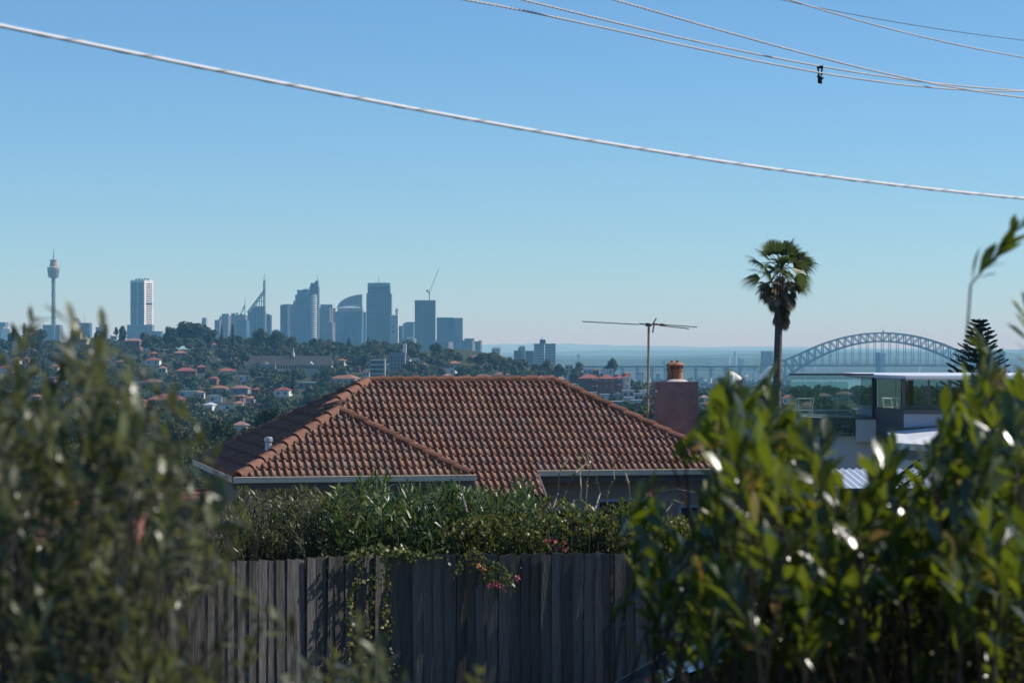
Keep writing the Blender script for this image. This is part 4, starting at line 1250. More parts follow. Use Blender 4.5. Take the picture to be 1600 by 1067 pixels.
# trees that stand out on the skyline, placed one by one: (px, top py, Y, kind, scale, vertical scale, label)
SKY = [(300, 506, 2350, 2, 2.5, 1.5, 'huge spreading fig tree with a dark crown on the ridge top'),
       (268, 513, 2330, 2, 1.0, 1.3, 'dark tree at the left shoulder of the huge fig'),
       (328, 515, 2340, 0, 1.1, 1.3, 'rounded dark tree at the right shoulder of the huge fig'),
       (346, 508, 2300, 6, .8, .9, 'slim dark hilltop pine left of its thicker twin'),
       (363, 508, 2300, 6, 1.25, .9, 'thick dark hilltop pine in front of the blue glass tower'),
       (38, 506, 2300, 6, 1.3, .95, 'layered pine on the ridge top left of the observation tower'),
       (405, 516, 2300, 0, 1.25, 1.3, 'olive topped tree in front of the triangular crown tower'),
       (432, 520, 2280, 2, 1.1, 1.3, 'dark full tree right of the olive topped one on the ridge'),
       (455, 527, 2260, 5, 1.1, 1.4, 'brownish ridge tree above the school spire'),
       (494, 525, 2260, 3, 1.25, 1.25, 'dark upright ridge tree below the needle mast tower'),
       (510, 536, 2250, 5, 1.1, 1.2, 'feathery pale tree right of the dark upright one'),
       (545, 529, 2250, 6, 1.5, .85, 'broad dark conifer below the sail topped tower'),
       (540, 552, 2150, 2, 1.0, 1.2, 'dense black green tree under the broad conifer'),
       (584, 543, 2200, 0, 1.3, 1.2, 'wide ridge tree under the broad dark tower'),
       (567, 556, 2050, 2, .9, 1.1, 'round dark tree left of the white framed flats'),
       (683, 539, 2150, 2, .95, 1.3, 'round black green tree in front of the low mauve block'),
       (648, 547, 2200, 3, 1.0, 1.0, 'slim ridge tree between grey tower block and round tree'),
       (640, 567, 2000, 0, 1.1, 1.1, 'broad tree below the square grey tower block'),
       (772, 553, 2100, 0, 1.0, 1.1, 'ridge tree in front of the lone rounded block'),
       (808, 562, 2050, 1, 1.15, 1.2, 'grey green tree under the apartment cluster'),
       (852, 563, 2100, 4, 1.2, 1.2, 'brownish bare tree under the double gridded tower'),
       (876, 565, 2080, 3, 1.15, 1.2, 'dark dense tree right of the double gridded tower'),
       (902, 566, 2000, 1, 1.1, 1.5, 'tall loose gum tree left of the brick flats'),
       (955, 564, 2250, 2, .8, 1.0, 'big round tree rising behind the white balcony flats'),
       (180, 506, 2350, 3, .6, 1.1, 'thin ridge tree left of the white tower'),
       (192, 511, 2350, 5, .75, 1.0, 'flat topped umbrella tree beside the white tower'),
       (60, 517, 2350, 2, 1.2, 1.2, 'dark ridge tree between layered pine and observation tower'),
       (155, 519, 2330, 0, .9, 1.0, 'round ridge tree under the mauve block with the white roof'),
       (20, 520, 2330, 0, 1.0, 1.0, 'round ridge tree at the far left end'),
       (398, 579, 1900, 5, .8, 1, 'low tree before the left wing of the school'),
       (424, 577, 1890, 0, .7, 1, 'round tree before the school gable'),
       (446, 580, 1880, 2, .6, 1, 'dark tree before the school windows under the spire'),
       (470, 578, 1890, 5, .8, 1, 'spreading tree before the middle of the school'),
       (492, 580, 1880, 3, .8, 1, 'upright tree before the school windows'),
       (512, 577, 1890, 0, .7, 1, 'round tree before the right end of the school'),
       (700, 551, 2200, 0, 0.80, 1, 'round tree on the open shoulder of the ridge'),
       (716, 554, 2150, 5, 0.90, 1, 'low olive tree above the orange walled house'),
       (733, 555, 2150, 3, 0.80, 1, 'slim tree on the ridge shoulder left of the lone block'),
       (752, 553, 2150, 2, 0.70, 1, 'black green tree on the ridge shoulder under the blue grey tower'),
       (690, 572, 2000, 1, 0.90, 1, 'gum tree at the edge of the playing field'),
       (722, 573, 2000, 0, 0.80, 1, 'round tree below the orange walled house'),
       (742, 572, 2000, 2, 0.70, 1, 'dark tree in front of the red roofed houses under the lone block'),
       (762, 568, 2050, 5, 0.90, 1, 'spreading tree below the lone rounded block'),
       (785, 566, 2000, 3, 0.80, 1, 'upright tree left of the apartment cluster'),
       (660, 570, 2000, 2, 0.70, 1, 'black green tree right of the square grey tower block'),
       (226, 521, 2330, 5, .9, .9, 'low ridge tree hiding the white tower foot'),
       (250, 524, 2330, 3, .8, .8, 'small ridge tree between white tower and fig')]
for (px, py, y, k, s, sz, lb) in SKY:
    x = X(px, y); H_ = KINDS[k][3]
    sz = min(max((Z(py, y) - gz(x, y)) / H_, .5), 3.0)
    put_tree(k, x, y, s, sz, lb, 'ridge_tree', None)
NAMED = []
for ob in list(scn.objects):
    if ob.name.startswith('hillside_house') and ob.parent is None and not ob.get('group'):
        sh = ob['label']
        for w_ in (' at ', ' on ', ' below ', ' under ', ' in ', ' left ', ' right ', ' behind ', ' beside ', ' just ', ' above ', ' next ', ' low ', ' peeping ', ' half ', ' among ', ' seen ', ' by ', ' between ', ' beyond ', ' rising ', ' broken ', ' down ', ' lowest ', ' with '):
            if w_ in sh and sh.index(w_) > 8: sh = sh[:sh.index(w_)]
        NAMED.append((ob.location.x, ob.location.y, sh))
TSHORT = ['broad dark green tree', 'grey green gum tree', 'very wide black green tree', 'upright mid green tree', 'brownish thin tree', 'low olive green tree', 'tall pointed pine']


def tree_label(k, x, y):
    best = None
    for (hx, hy, sh) in NAMED:
        d_ = abs(x - hx) + abs(y - hy) * .3
        if d_ < 32 and (best is None or d_ < best[0]): best = (d_, sh, 'behind' if y > hy else 'before')
    return None if best is None else '%s growing %s the %s' % (TSHORT[k], best[2], best[1])


keep.sort(key=lambda c: -c[4] * (1 if -40 < c[5] < 1640 else .01) * (.4 if c[1] < 500 else 1))
for c in keep[:250]:
    x, y, k, s, wp, px, yt = c
    put_tree(k, x, y, s, s * rt.uniform(.85, 1.15), tree_label(k, x, y))
VV = {}
for _ in range(330):          # bush on the low headland below the viaduct
    y = rt.uniform(4450, 5950); px = rt.uniform(870, 1235)
    keep.append((X(px, y), y, rt.choice((0, 1, 2, 5)), rt.uniform(.6, 1.0), 0, px, 0))
for c in keep[250:]:
    x, y, k, s, wp, px, yt = c
    v, f, jv, jf = KINDS[k][6]
    a = rt.uniform(0, 6.28); ca, sa = math.cos(a), math.sin(a)
    sub = rng.permutation(len(f))[:330]
    rr = np.array([[ca, -sa, 0], [sa, ca, 0], [0, 0, 1]])
    base = np.array([x, y, gz(x, y) + KINDS[k][4] * s])
    vv = v.reshape(-1, 4, 3)[sub] * np.array([1, 1, 1])
    ctr = vv.mean(1, keepdims=True); vv = ctr + (vv - ctr) * 1.45
    vv = vv.reshape(-1, 3)
    L = VV.setdefault(KINDS[k][7], [[], [], 0])
    ft = np.arange(len(vv)).reshape(-1, 4); ft = np.concatenate([ft[:, [0, 1, 2]], ft[:, [0, 2, 3]]])
    al = np.concatenate([vv, jv]); fl = np.concatenate([ft, jf + len(vv)])
    L[0].append((al * s) @ rr.T + base); L[1].append(fl + L[2]); L[2] += len(al)
WOODLB = ['mid green woodland filling the far hillside', 'grey green woodland filling the far hillside', 'dark woodland filling the far hillside', 'brownish woodland patches on the far hillside']
for mi, L in VV.items():
    o = link_mesh('woodland', np_mesh('woodland', np.concatenate(L[0]), np.concatenate(L[1]), LM_far[mi]))
    tag(o, WOODLB[mi], None, None, 'stuff')

# trees in the gardens below the near house: (px, top py, Y, kind, scale)
for (px, py, y, k, s) in ((1105, 655, 420, 7, .8), (1135, 672, 330, 8, .8), (1165, 650, 480, 9, .9), (1095, 690, 260, 9, .7), (1150, 700, 220, 8, .7), (1240, 665, 380, 7, .9), (1195, 660, 520, 8, .9),
                         (1215, 690, 190, 7, .5), (1245, 705, 170, 9, .5), (1275, 690, 240, 8, .7), (1320, 680, 300, 9, .8), (1380, 650, 420, 7, .9), (1450, 640, 420, 9, .9), (1540, 640, 420, 7, 1.0), (1600, 630, 420, 9, 1.0),
                         (330, 735, 300, 9, .8), (295, 690, 420, 7, .9), (365, 705, 380, 8, .7), (240, 700, 360, 9, .9), (190, 690, 400, 8, .9), (130, 680, 420, 7, 1), (70, 690, 380, 9, .9), (10, 680, 400, 7, 1), (310, 745, 200, 8, .55),
                         (260, 760, 170, 7, .5), (200, 770, 150, 9, .5), (30, 760, 170, 8, .5), (150, 720, 260, 9, .7), (345, 660, 560, 9, .8), (395, 668, 560, 7, .7), (280, 655, 600, 8, .9), (430, 640, 640, 9, .8), (1120, 640, 620, 9, .9), (1060, 645, 560, 7, .9), (1010, 640, 600, 9, .9)):
    x = X(px, y); sz = min(max((Z(py, y) - gz(x, y)) / KINDS[k][3], .4), 2.2)
    kn = ['leafy dark green tree', 'olive green tree', 'dense black green tree'][k - 7]
    far_ = 'far ' if y > 450 else ('low ' if y < 230 else '')
    wh = 'beyond the shaded left hip of the tiled house' if px > 300 and px < 450 else 'behind the grey green bush' if px < 300 else 'behind the mauve chimney' if px < 1115 else 'between the chimney and the fan palm' if px < 1185 else 'around the foot of the fan palm' if px < 1262 else 'behind the white modern house'
    put_tree(k, x, y, s, sz, far_ + kn + ' ' + wh, 'garden_tree', 'trees in the gardens below the near house')

# ================================================================ the tiled house
A12 = R(12.0); HU = Vector((math.cos(A12), math.sin(A12), 0)); HV = Vector((-math.sin(A12), math.cos(A12), 0))
H0 = Vector((-5.57, 54.0, 0)); ZE = 82.42; TP = .542; PIT = math.atan(TP)


def HP(u, v, z): return H0 + HU * u + HV * v + Vector((0, 0, z))


house1 = thing('tiled_house', 'brown terracotta hip roofed house with mauve walls behind the paling fence', 'house', (H0.x, H0.y, 79.3))
M_wall = mat('render_mauve', (0.40, 0.28, 0.24), .9, .1, 1.5, bump=.15)
M_gut = mat('gutter_beige', (0.74, 0.58, 0.43), .5, .08, 2, spec=.4)
M_under = mat('roof_battens', (0.03, 0.025, 0.022), .95, .2, 3)
M_fascia = mat('fascia_mauve', (0.16, 0.13, 0.13), .8, .1, 2)
# terracotta: every tile its own tone, lichen and soot stains
M_tile = bpy.data.materials.new('terracotta_tile'); M_tile.use_nodes = True
nt = M_tile.node_tree; b = nt.nodes['Principled BSDF']; b.inputs['Roughness'].default_value = .72; b.inputs['Specular IOR Level'].default_value = .35
oi = _n(nt, 'ObjectInfo'); gi = _n(nt, 'NewGeometry'); tc = _n(nt, 'TexCoord')
ad = _n(nt, 'Math', operation='ADD'); fr = _n(nt, 'Math', operation='FRACT')
nt.links.new(oi.outputs['Random'], ad.inputs[0]); nt.links.new(gi.outputs['Random Per Island'], ad.inputs[1]); nt.links.new(ad.outputs[0], fr.inputs[0])
cr = _n(nt, 'ValToRGB'); E = cr.color_ramp.elements
for k, (p, c) in enumerate(((0, (0.20, 0.095, 0.062)), (.3, (0.29, 0.135, 0.085)), (.55, (0.235, 0.115, 0.08)), (.8, (0.33, 0.17, 0.11)), (1, (0.24, 0.14, 0.11)))):
    e = E[k] if k < 2 else E.new(p); e.position = p; e.color = (*c, 1)
nt.links.new(fr.outputs[0], cr.inputs[0])
no = _n(nt, 'TexNoise'); no.inputs['Scale'].default_value = 9; no.inputs['Detail'].default_value = 6; nt.links.new(gi.outputs['Position'], no.inputs['Vector'])
mr = _n(nt, 'MapRange'); mr.inputs[1].default_value = .48; mr.inputs[2].default_value = .75; mr.inputs[4].default_value = .4; nt.links.new(no.outputs[0], mr.inputs[0])
mx = _n(nt, 'Mix', data_type='RGBA'); nt.links.new(mr.outputs[0], mx.inputs[0]); nt.links.new(cr.outputs[0], mx.inputs[6]); mx.inputs[7].default_value = (0.10, 0.062, 0.048, 1)
nt.links.new(mx.outputs[2], b.inputs['Base Color'])
n2 = _n(nt, 'TexNoise'); n2.inputs['Scale'].default_value = 1.6; n2.inputs['Detail'].default_value = 3; nt.links.new(gi.outputs['Position'], n2.inputs['Vector'])
m2 = _n(nt, 'MapRange'); m2.inputs[1].default_value = .5; m2.inputs[2].default_value = .75; m2.inputs[4].default_value = .6; nt.links.new(n2.outputs[0], m2.inputs[0])
mx2 = _n(nt, 'Mix', data_type='RGBA'); nt.links.new(m2.outputs[0], mx2.inputs[0]); nt.links.new(mx.outputs[2], mx2.inputs[6]); mx2.inputs[7].default_value = (0.19, 0.15, 0.11, 1)
nt.links.new(mx2.outputs[2], b.inputs['Base Color'])
bp = _n(nt, 'Bump'); bp.inputs['Strength'].default_value = .25; bp.inputs['Distance'].default_value = .01
n3 = _n(nt, 'TexNoise'); n3.inputs['Scale'].default_value = 60; nt.links.new(gi.outputs['Position'], n3.inputs['Vector']); nt.links.new(n3.outputs[0], bp.inputs['Height']); nt.links.new(bp.outputs[0], b.inputs['Normal'])

# underlay: all roof planes in one shell
UL, UR, VB = 0.0, 11.24, 8.63
RL, RR = (3.48, 5.15), (7.76, 5.15); AP = (2.41, 2.41); JN = (2.41, 4.08); WR = 4.815; VM = 1.67
tp = lambda d: ZE + d * TP
mb = MB()


def face(*uvz): n = len(mb.v); mb.v.extend([tuple(HP(u, v, z - .03)) for u, v, z in uvz]); mb.f.append(tuple(range(n, n + len(uvz))))


zr = tp(3.48); za = tp(2.41)
P_RL, P_RR, P_AP, P_JN = (*RL, zr), (*RR, zr), (*AP, za), (*JN, za)
face((0, 0, ZE), (WR, 0, ZE), P_AP)
face((WR, 0, ZE), (WR, VM, ZE), P_JN, P_AP)
face((0, 0, ZE), P_AP, P_JN, P_RL, (0, VB, ZE))
PX0, PV0 = 6.57, .787
face((WR, VM, ZE), (WR, PV0, tp(PV0 - VM)), (PX0, PV0, tp(PV0 - VM)), (PX0, VM, ZE))
face((WR, VM, ZE), (UR, VM, ZE), P_RR, P_RL, P_JN)
face((UR, VM, ZE), (UR, VB, ZE), P_RR)
face((UR, VB, ZE), (0, VB, ZE), P_RL, P_RR)
roof = mb.build('roof', M_under, house1)

# one tile: two rolls and two pans, a front lip; x across, y up the slope
TW, TG, TL = .30, .335, .40
prof = []
for r_ in range(2):
    x0 = r_ * .15
    prof += [(x0, .004), (x0 + .012, .004), (x0 + .024, .040), (x0 + .047, .056), (x0 + .07, .040), (x0 + .082, .004)]
prof.append((.30, .004))
tv = []; tf = []
n = len(prof)
for (yy, lift) in ((0, .040), (TL, .0)):
    tv += [(x, yy, z + lift) for x, z in prof]
tv += [(x, 0.0, z + .040 - .030) for x, z in prof]
for i in range(n - 1):
    tf.append((i, i + 1, n + i + 1, n + i)); tf.append((2 * n + i, 2 * n + i + 1, i + 1, i))
TILE = bpy.data.meshes.new('tile'); TILE.from_pydata(tv, [], tf); TILE.materials.append(M_tile)
TILE.polygons.foreach_set('use_smooth', [(k % 2 == 0) for k in range(len(tf))])


def inside(poly, p):
    c = False; n = len(poly)
    for i in range(n):
        (x1, y1), (x2, y2) = poly[i], poly[(i + 1) % n]
        if (y1 > p[1]) != (y2 > p[1]) and p[0] < (x2 - x1) * (p[1] - y1) / (y2 - y1) + x1: c = not c
    return c


full_tiles = []; cut_tiles = []


def tile_plane(poly, org, ud, sd, off=0.0, zs=1.0):
    """poly: the plane's outline in (along eave, up the slope) metres; org/ud/sd: world frame"""
    nd = ud.cross(sd).normalized()
    umin = min(p[0] for p in poly); umax = max(p[0] for p in poly); smin = min(p[1] for p in poly); smax = max(p[1] for p in poly)
    rows = int((smax - smin) / TG) + 1; cols = int((umax - umin) / TW) + 2
    for r_ in range(rows):
        s0 = smin - .05 + r_ * TG
        for c in range(-1, cols):
            u0 = umin + off + c * TW
            cor = [(u0 + .01, s0 + .06), (u0 + TW - .01, s0 + .06), (u0 + TW - .01, s0 + TG), (u0 + .01, s0 + TG)]
            k = sum(inside(poly, p) for p in cor)
            if k == 0 and not inside(poly, (u0 + TW / 2, s0 + TG / 2)): continue
            M_ = Matrix((ud.to_4d(), sd.to_4d(), nd.to_4d(), (0, 0, 0, 1))).transposed()
            jit = Matrix.Rotation(random.gauss(0, .006), 4, 'Z') @ Matrix.Rotation(random.gauss(0, .006), 4, 'X')
            pos = org + ud * u0 + sd * s0 + nd * random.uniform(-.002, .004)
            M_ = Matrix.Translation(pos) @ M_.to_3x3().to_4x4() @ jit @ Matrix.Diagonal((1, 1, zs, 1))
            if k == 4: full_tiles.append(M_)
            else:
                bm = bmesh.new(); bm.from_mesh(TILE)
                npol = len(poly)
                cx_ = sum(p[0] for p in poly) / npol
                for i in range(npol):
                    a, b_ = Vector(poly[i]), Vector(poly[(i + 1) % npol])
                    if abs(a.y - b_.y) < 1e-4: continue
                    # only the edges that this tile touches
                    lo, hi = min(a.y, b_.y) - .05, max(a.y, b_.y) + .05
                    if s0 + TG < lo or s0 > hi: continue
                    t_ = (s0 + TG / 2 - a.y) / (b_.y - a.y); xe = a.x + (b_.x - a.x) * t_
                    if abs(xe - (u0 + TW / 2)) > TW * 2.2: continue
                    e = (b_ - a).normalized(); nn = Vector((e.y, -e.x))
                    mid = (a + b_) / 2 - nn * .02
                    if inside(poly, tuple(mid)): pass
                    else: nn = -nn
                    bmesh.ops.bisect_plane(bm, geom=bm.verts[:] + bm.edges[:] + bm.faces[:], plane_co=(a.x - u0, a.y - s0, 0), plane_no=(nn.x, nn.y, 0), clear_outer=True)
                if len(bm.faces) == 0: bm.free(); continue
                me = bpy.data.meshes.new('tile'); bm.to_mesh(me); bm.free(); me.materials.append(M_tile)
                cut_tiles.append((M_, me))


CP = math.cos(PIT)
up = lambda hd: (hd * math.cos(PIT) + Vector((0, 0, 1)) * math.sin(PIT)).normalized()
# main front: along u, slope coordinate s = (v - VM) / cos
S = lambda v: (v - VM) / CP
tile_plane([(WR, -1.005), (PX0, -1.005), (PX0, 0), (WR, 0)], HP(0, VM, ZE), HU, up(HV), .285)
tile_plane([(WR, 0), (UR, 0), (RR[0], S(RR[1])), (RL[0], S(RL[1])), (JN[0], S(JN[1]))], HP(0, VM, ZE), HU, up(HV))
n_main = (len(full_tiles), len(cut_tiles))
tile_plane([(0, 0), (WR, 0), (AP[0], AP[1] / CP)], HP(0, 0, ZE), HU, up(HV), .06)
n_wing = (len(full_tiles), len(cut_tiles))
# left plane: along -v, slope to +u
tile_plane([(0, 0), (VB, 0), (VB - RL[1], RL[0] / CP), (VB - JN[1], JN[0] / CP), (VB - AP[1], AP[0] / CP)][::1] if False else [(0, 0), (VB, 0), (VB - AP[1], AP[0] / CP), (VB - JN[1], JN[0] / CP), (VB - RL[1], RL[0] / CP)], HP(0, VB, ZE), -HV, up(HU), .02, 1.7)
n_left = (len(full_tiles), len(cut_tiles))
# the sides that the photograph does not show
tile_plane([(0, 0), (VB - VM, 0), (RR[1] - VM, 3.48 / CP)], HP(UR, VM, ZE), HV, up(-HU))
tile_plane([(0, 0), (UR, 0), (UR - RL[0], 3.48 / CP), (UR - RR[0], 3.48 / CP)], HP(UR, VB, ZE), -HU, up(-HV))
off = WO[house1]
order = list(range(n_main[0], n_wing[0])) + list(range(0, n_main[0]))
indiv = order[:230]; cut_ind = list(range(0, n_wing[1]))[:70]
for i in indiv:
    o = bpy.data.objects.new('tile', TILE); C.objects.link(o); o.parent = roof
    o.matrix_local = Matrix.Translation(-off) @ full_tiles[i]
for i in cut_ind:
    M_, me = cut_tiles[i]
    o = bpy.data.objects.new('tile', me); C.objects.link(o); o.parent = roof; o.matrix_local = Matrix.Translation(-off) @ M_
bm = bmesh.new()
iset, cset = set(indiv), set(cut_ind)
for i, M_ in enumerate(full_tiles):
    if i not in iset:
        nv = len(bm.verts); bm.from_mesh(TILE); bm.verts.ensure_lookup_table(); bmesh.ops.transform(bm, matrix=Matrix.Translation(-off) @ M_, verts=bm.verts[nv:])
for i, (M_, me) in enumerate(cut_tiles):
    if i not in cset:
        nv = len(bm.verts); bm.from_mesh(me); bm.verts.ensure_lookup_table(); bmesh.ops.transform(bm, matrix=Matrix.Translation(-off) @ M_, verts=bm.verts[nv:])
me = bpy.data.meshes.new('roof_tiling'); bm.to_mesh(me); bm.free(); me.materials.clear(); me.materials.append(M_tile)
tag(link_mesh('roof_tiling', me, roof), kind='stuff')

# ridge and hip caps: half round, one overlapping the next
M_cap = mat('ridge_cap', (0.27, 0.115, 0.065), .75, .25, 7, objvar=.22, hue=(0.17, 0.085, 0.06), bump=.2)
M_mortar = mat('bedding_mortar', (0.16, 0.12, 0.09), .95, .2, 8)
CAPL = .40
cv = []; cfc = []
cs = [(-.135, -.06), (-.115, .015), (-.06, .06), (0, .075), (.06, .06), (.115, .015), (.135, -.06)]
for yy, k in ((0, 1.0), (CAPL + .04, .84)):
    cv += [(x * k, yy, z * k + (.034 if yy == 0 else 0)) for x, z in cs]
cv += [(x * .86, 0, z * .86 - .006) for x, z in cs]
nn_ = len(cs)
for i in range(nn_ - 1): cfc += [(i, i + 1, nn_ + i + 1, nn_ + i), (2 * nn_ + i, 2 * nn_ + i + 1, i + 1, i)]
CAP = bpy.data.meshes.new('ridge_cap'); CAP.from_pydata(cv, [], cfc); CAP.materials.append(M_cap)


def caps(a, b_, name='ridge_cap', lift=.035):
    a, b_ = Vector(a), Vector(b_); d = b_ - a; Ln = d.length; d.normalize()
    x = d.cross(Vector((0, 0, 1))).normalized(); z = x.cross(d).normalized()
    k = max(1, round(Ln / CAPL)); st = Ln / k
    base = Matrix((x.to_4d(), d.to_4d(), z.to_4d(), (0, 0, 0, 1))).transposed().to_3x3().to_4x4()
    for i in range(k):
        o = bpy.data.objects.new(name, CAP); C.objects.link(o); o.parent = roof
        o.matrix_local = Matrix.Translation(a + d * st * i + z * lift - off) @ base @ Matrix.Rotation(random.gauss(0, .012), 4, 'Z') @ Matrix.Diagonal((1, st / CAPL, 1, 1))
    mb = MB(); mb.bar(a + z * -.02, b_ + z * -.02, .24, .07, up=tuple(z)); mb.build('mortar_bed', M_mortar, roof)


caps(HP(*P_RR[:2], zr), HP(*P_RL[:2], zr))
caps(HP(UR, VM, ZE), HP(*RR, zr)); caps(HP(*JN, za), HP(*RL, zr)); caps(HP(0, 0, ZE), HP(*AP, za)); caps(HP(WR, 0, ZE), HP(*AP, za))
caps(HP(*JN, za), HP(*AP, za)); caps(HP(0, VB, ZE), HP(*RL, zr)); caps(HP(UR, VB, ZE), HP(*RR, zr))

# gutters, fascia, soffit, walls


def gutter(a, b_, out):
    a, b_ = Vector(a), Vector(b_); o3 = Vector(out)
    mb = MB(); c = (a + b_) / 2
    for (dx, dz, w_, h_) in ((.13, -.045, .006, .055), (.065, -.098, .065, .005), (.002, -.05, .004, .05)):
        mb.obox(c + o3 * dx + Vector((0, 0, dz)), (b_ - a) / 2, o3 * w_, Vector((0, 0, h_)))
    mb.tube([a + o3 * .135 + Vector((0, 0, .012)), b_ + o3 * .135 + Vector((0, 0, .012))], .012, 6)
    g_ = mb.build('gutter', M_gut, house1)
    mb = MB(); mb.obox(c - o3 * .03 + Vector((0, 0, -.15)), (b_ - a) / 2, o3 * .012, Vector((0, 0, .1))); mb.build('fascia', M_fascia, house1)
    return g_


gutter(HP(-.1, 0, ZE), HP(WR + .1, 0, ZE), -HV)
gutter(HP(PX0, VM, ZE), HP(UR + .1, VM, ZE), -HV)
gutter(HP(0, 0, ZE), HP(0, VB + .1, ZE), -HU)
gutter(HP(UR, VM, ZE), HP(UR, VB, ZE), HU)
gutter(HP(0, VB, ZE), HP(UR, VB, ZE), HV)
ov = .5
ZF = 79.0
pl = [(ov, ov), (WR - ov, ov), (WR - ov, VM + ov), (UR - ov, VM + ov), (UR - ov, VB - ov), (ov, VB - ov)]
mb = MB(); mb.prism([tuple(HP(u, v, 0).xy) for u, v in pl], ZF, ZE - .06); mb.build('wall', M_wall, house1)
mb = MB()
mb.prism([tuple(HP(u, v, 0).xy) for u, v in ((.03, .03), (WR - .03, .03), (WR - .03, VM + .03), (UR - .03, VM + .03), (UR - .03, VB - .03), (.03, VB - .03))], ZE - .23, ZE - .20)
mb.build('soffit', M_fascia, house1)
mb = MB()
for u in (WR + .15, PX0 - .1):
    p = HP(u, PV0 + .2, 0); mb.box(p.x - .05, p.x + .05, p.y - .05, p.y + .05, ZF, tp(PV0 - VM) + .03)
    mb.build('porch_post', M_fascia, house1); mb = MB()
# barge board on the porch roof's right edge
mb = MB(); mb.bar(HP(PX0 + .03, PV0, tp(PV0 - VM) - .04), HP(PX0 + .03, VM, ZE - .04), .03, .12); mb.build('barge_board', M_fascia, house1)
M_frame = mat('window_frame_grey', (0.42, 0.41, 0.42), .6, .05, 3)
M_glassd = mat('house_window_glass', (0.015, 0.02, 0.022), .06, .1, 1, spec=.5)
for (u0, u1, z0, z1) in ((8.05, 9.15, 80.6, 81.75), (9.9, 10.5, 80.6, 81.6), (7.1, 7.6, 80.8, 81.6)):
    vw = VM + ov
    mb = MB(); mb.obox(HP((u0 + u1) / 2, vw - .01, (z0 + z1) / 2), HU * ((u1 - u0) / 2), HV * .02, Vector((0, 0, (z1 - z0) / 2))); w_ = mb.build('window', M_glassd, house1)
    mb = MB()
    for (a, b_) in (((u0, z0), (u1, z0)), ((u0, z1), (u1, z1)), ((u0, z0), (u0, z1)), ((u1, z0), (u1, z1)), (((u0 + u1) / 2 + .15, z0), ((u0 + u1) / 2 + .15, z1))):
        mb.bar(HP(a[0], vw - .035, a[1]), HP(b_[0], vw - .035, b_[1]), .07, .06, up=tuple(HV))
    mb.build('frame', M_frame, w_)

# vent pipe on the left slope
M_zinc = mat('zinc', (0.55, 0.56, 0.58), .35, .1, 4, metal=.6)
p = HP(.75, 1.1, tp(.75))
vp = thing('vent_pipe', 'short silver vent pipe with a cap on the shaded left roof slope', 'vent pipe', tuple(p))
mb = MB(); mb.lathe((p.x, p.y), [(.07, p.z - .1), (.07, p.z + .30)], 14); mb.build('pipe', M_zinc, vp, False)
mb = MB(); mb.lathe((p.x, p.y), [(.075, p.z + .27), (.09, p.z + .29), (.09, p.z + .36), (.06, p.z + .385), (.01, p.z + .39)], 14); mb.build('cap', M_zinc, vp)
mb = MB(); mb.lathe((p.x, p.y), [(.15, p.z - .04), (.09, p.z + .05), (.075, p.z + .07)], 14); mb.build('flashing', M_zinc, vp)

# chimney with two hooded pots
Yc = 61.6
M_chim = mat('chimney_render', (0.24, 0.18, 0.165), .9, .32, 1.3, bump=.15)
M_pot = mat('chimney_pot', (0.36, 0.17, 0.10), .8, .15, 6, bump=.1)
ch = thing('chimney_stack', 'plain mauve rendered chimney carrying two terracotta pots', 'chimney', (X(1057, Yc), Yc, 80.0))
c0 = Vector((X(1057.5, Yc), Yc + .4, 0)); hw = 32.5 / F * Yc
zt = Z(598, Yc)
mb = MB(); mb.obox(c0 + Vector((0, 0, (80 + zt) / 2)), (hw, 0.02, 0), (-.015, .36, 0), (0, 0, (zt - 80) / 2)); mb.build('stack', M_chim, ch)
mb = MB(); mb.obox(c0 + Vector((0, 0, zt + .004)), (hw + .006, .02, 0), (-.015, .366, 0), (0, 0, .022)); mb.build('coping', M_chim, ch)
mb = MB(); mb.lathe((c0.x - .02, c0.y - .05), [(.32, zt + .02), (.26, zt + .055), (.2, zt + .075), (.12, zt + .085)], 14); mb.build('mortar_flaunching', mat('flaunching', (.5, .46, .42), .9, .1, 8), ch)
for q in (1052.2, 1060.5):
    x_ = X(q, Yc); y_ = c0.y - .05 + (.1 if q < 1055 else -.02)
    mb = MB(); mb.lathe((x_, y_), [(.135, zt + .06), (.12, zt + .10), (.105, zt + .26), (.13, zt + .28), (.13, zt + .305), (.10, zt + .31)], 14); po = mb.build('chimney_pot', M_pot, ch)
    mb = MB()
    for k in range(6):
        a = k * math.pi / 3; mb.bar((x_ + .1 * math.cos(a), y_ + .1 * math.sin(a), zt + .305), (x_ + .1 * math.cos(a), y_ + .1 * math.sin(a), zt + .40), .035, .035)
    mb.lathe((x_, y_), [(.05, zt + .3), (.05, zt + .4)], 8)
    mb.build('vent_slots', M_pot, po)
    mb = MB(); mb.lathe((x_, y_), [(.15, zt + .395), (.155, zt + .415), (.11, zt + .45), (.045, zt + .475), (.035, zt + .49), (.045, zt + .505), (.02, zt + .525)], 14); mb.build('hood', M_pot, po)

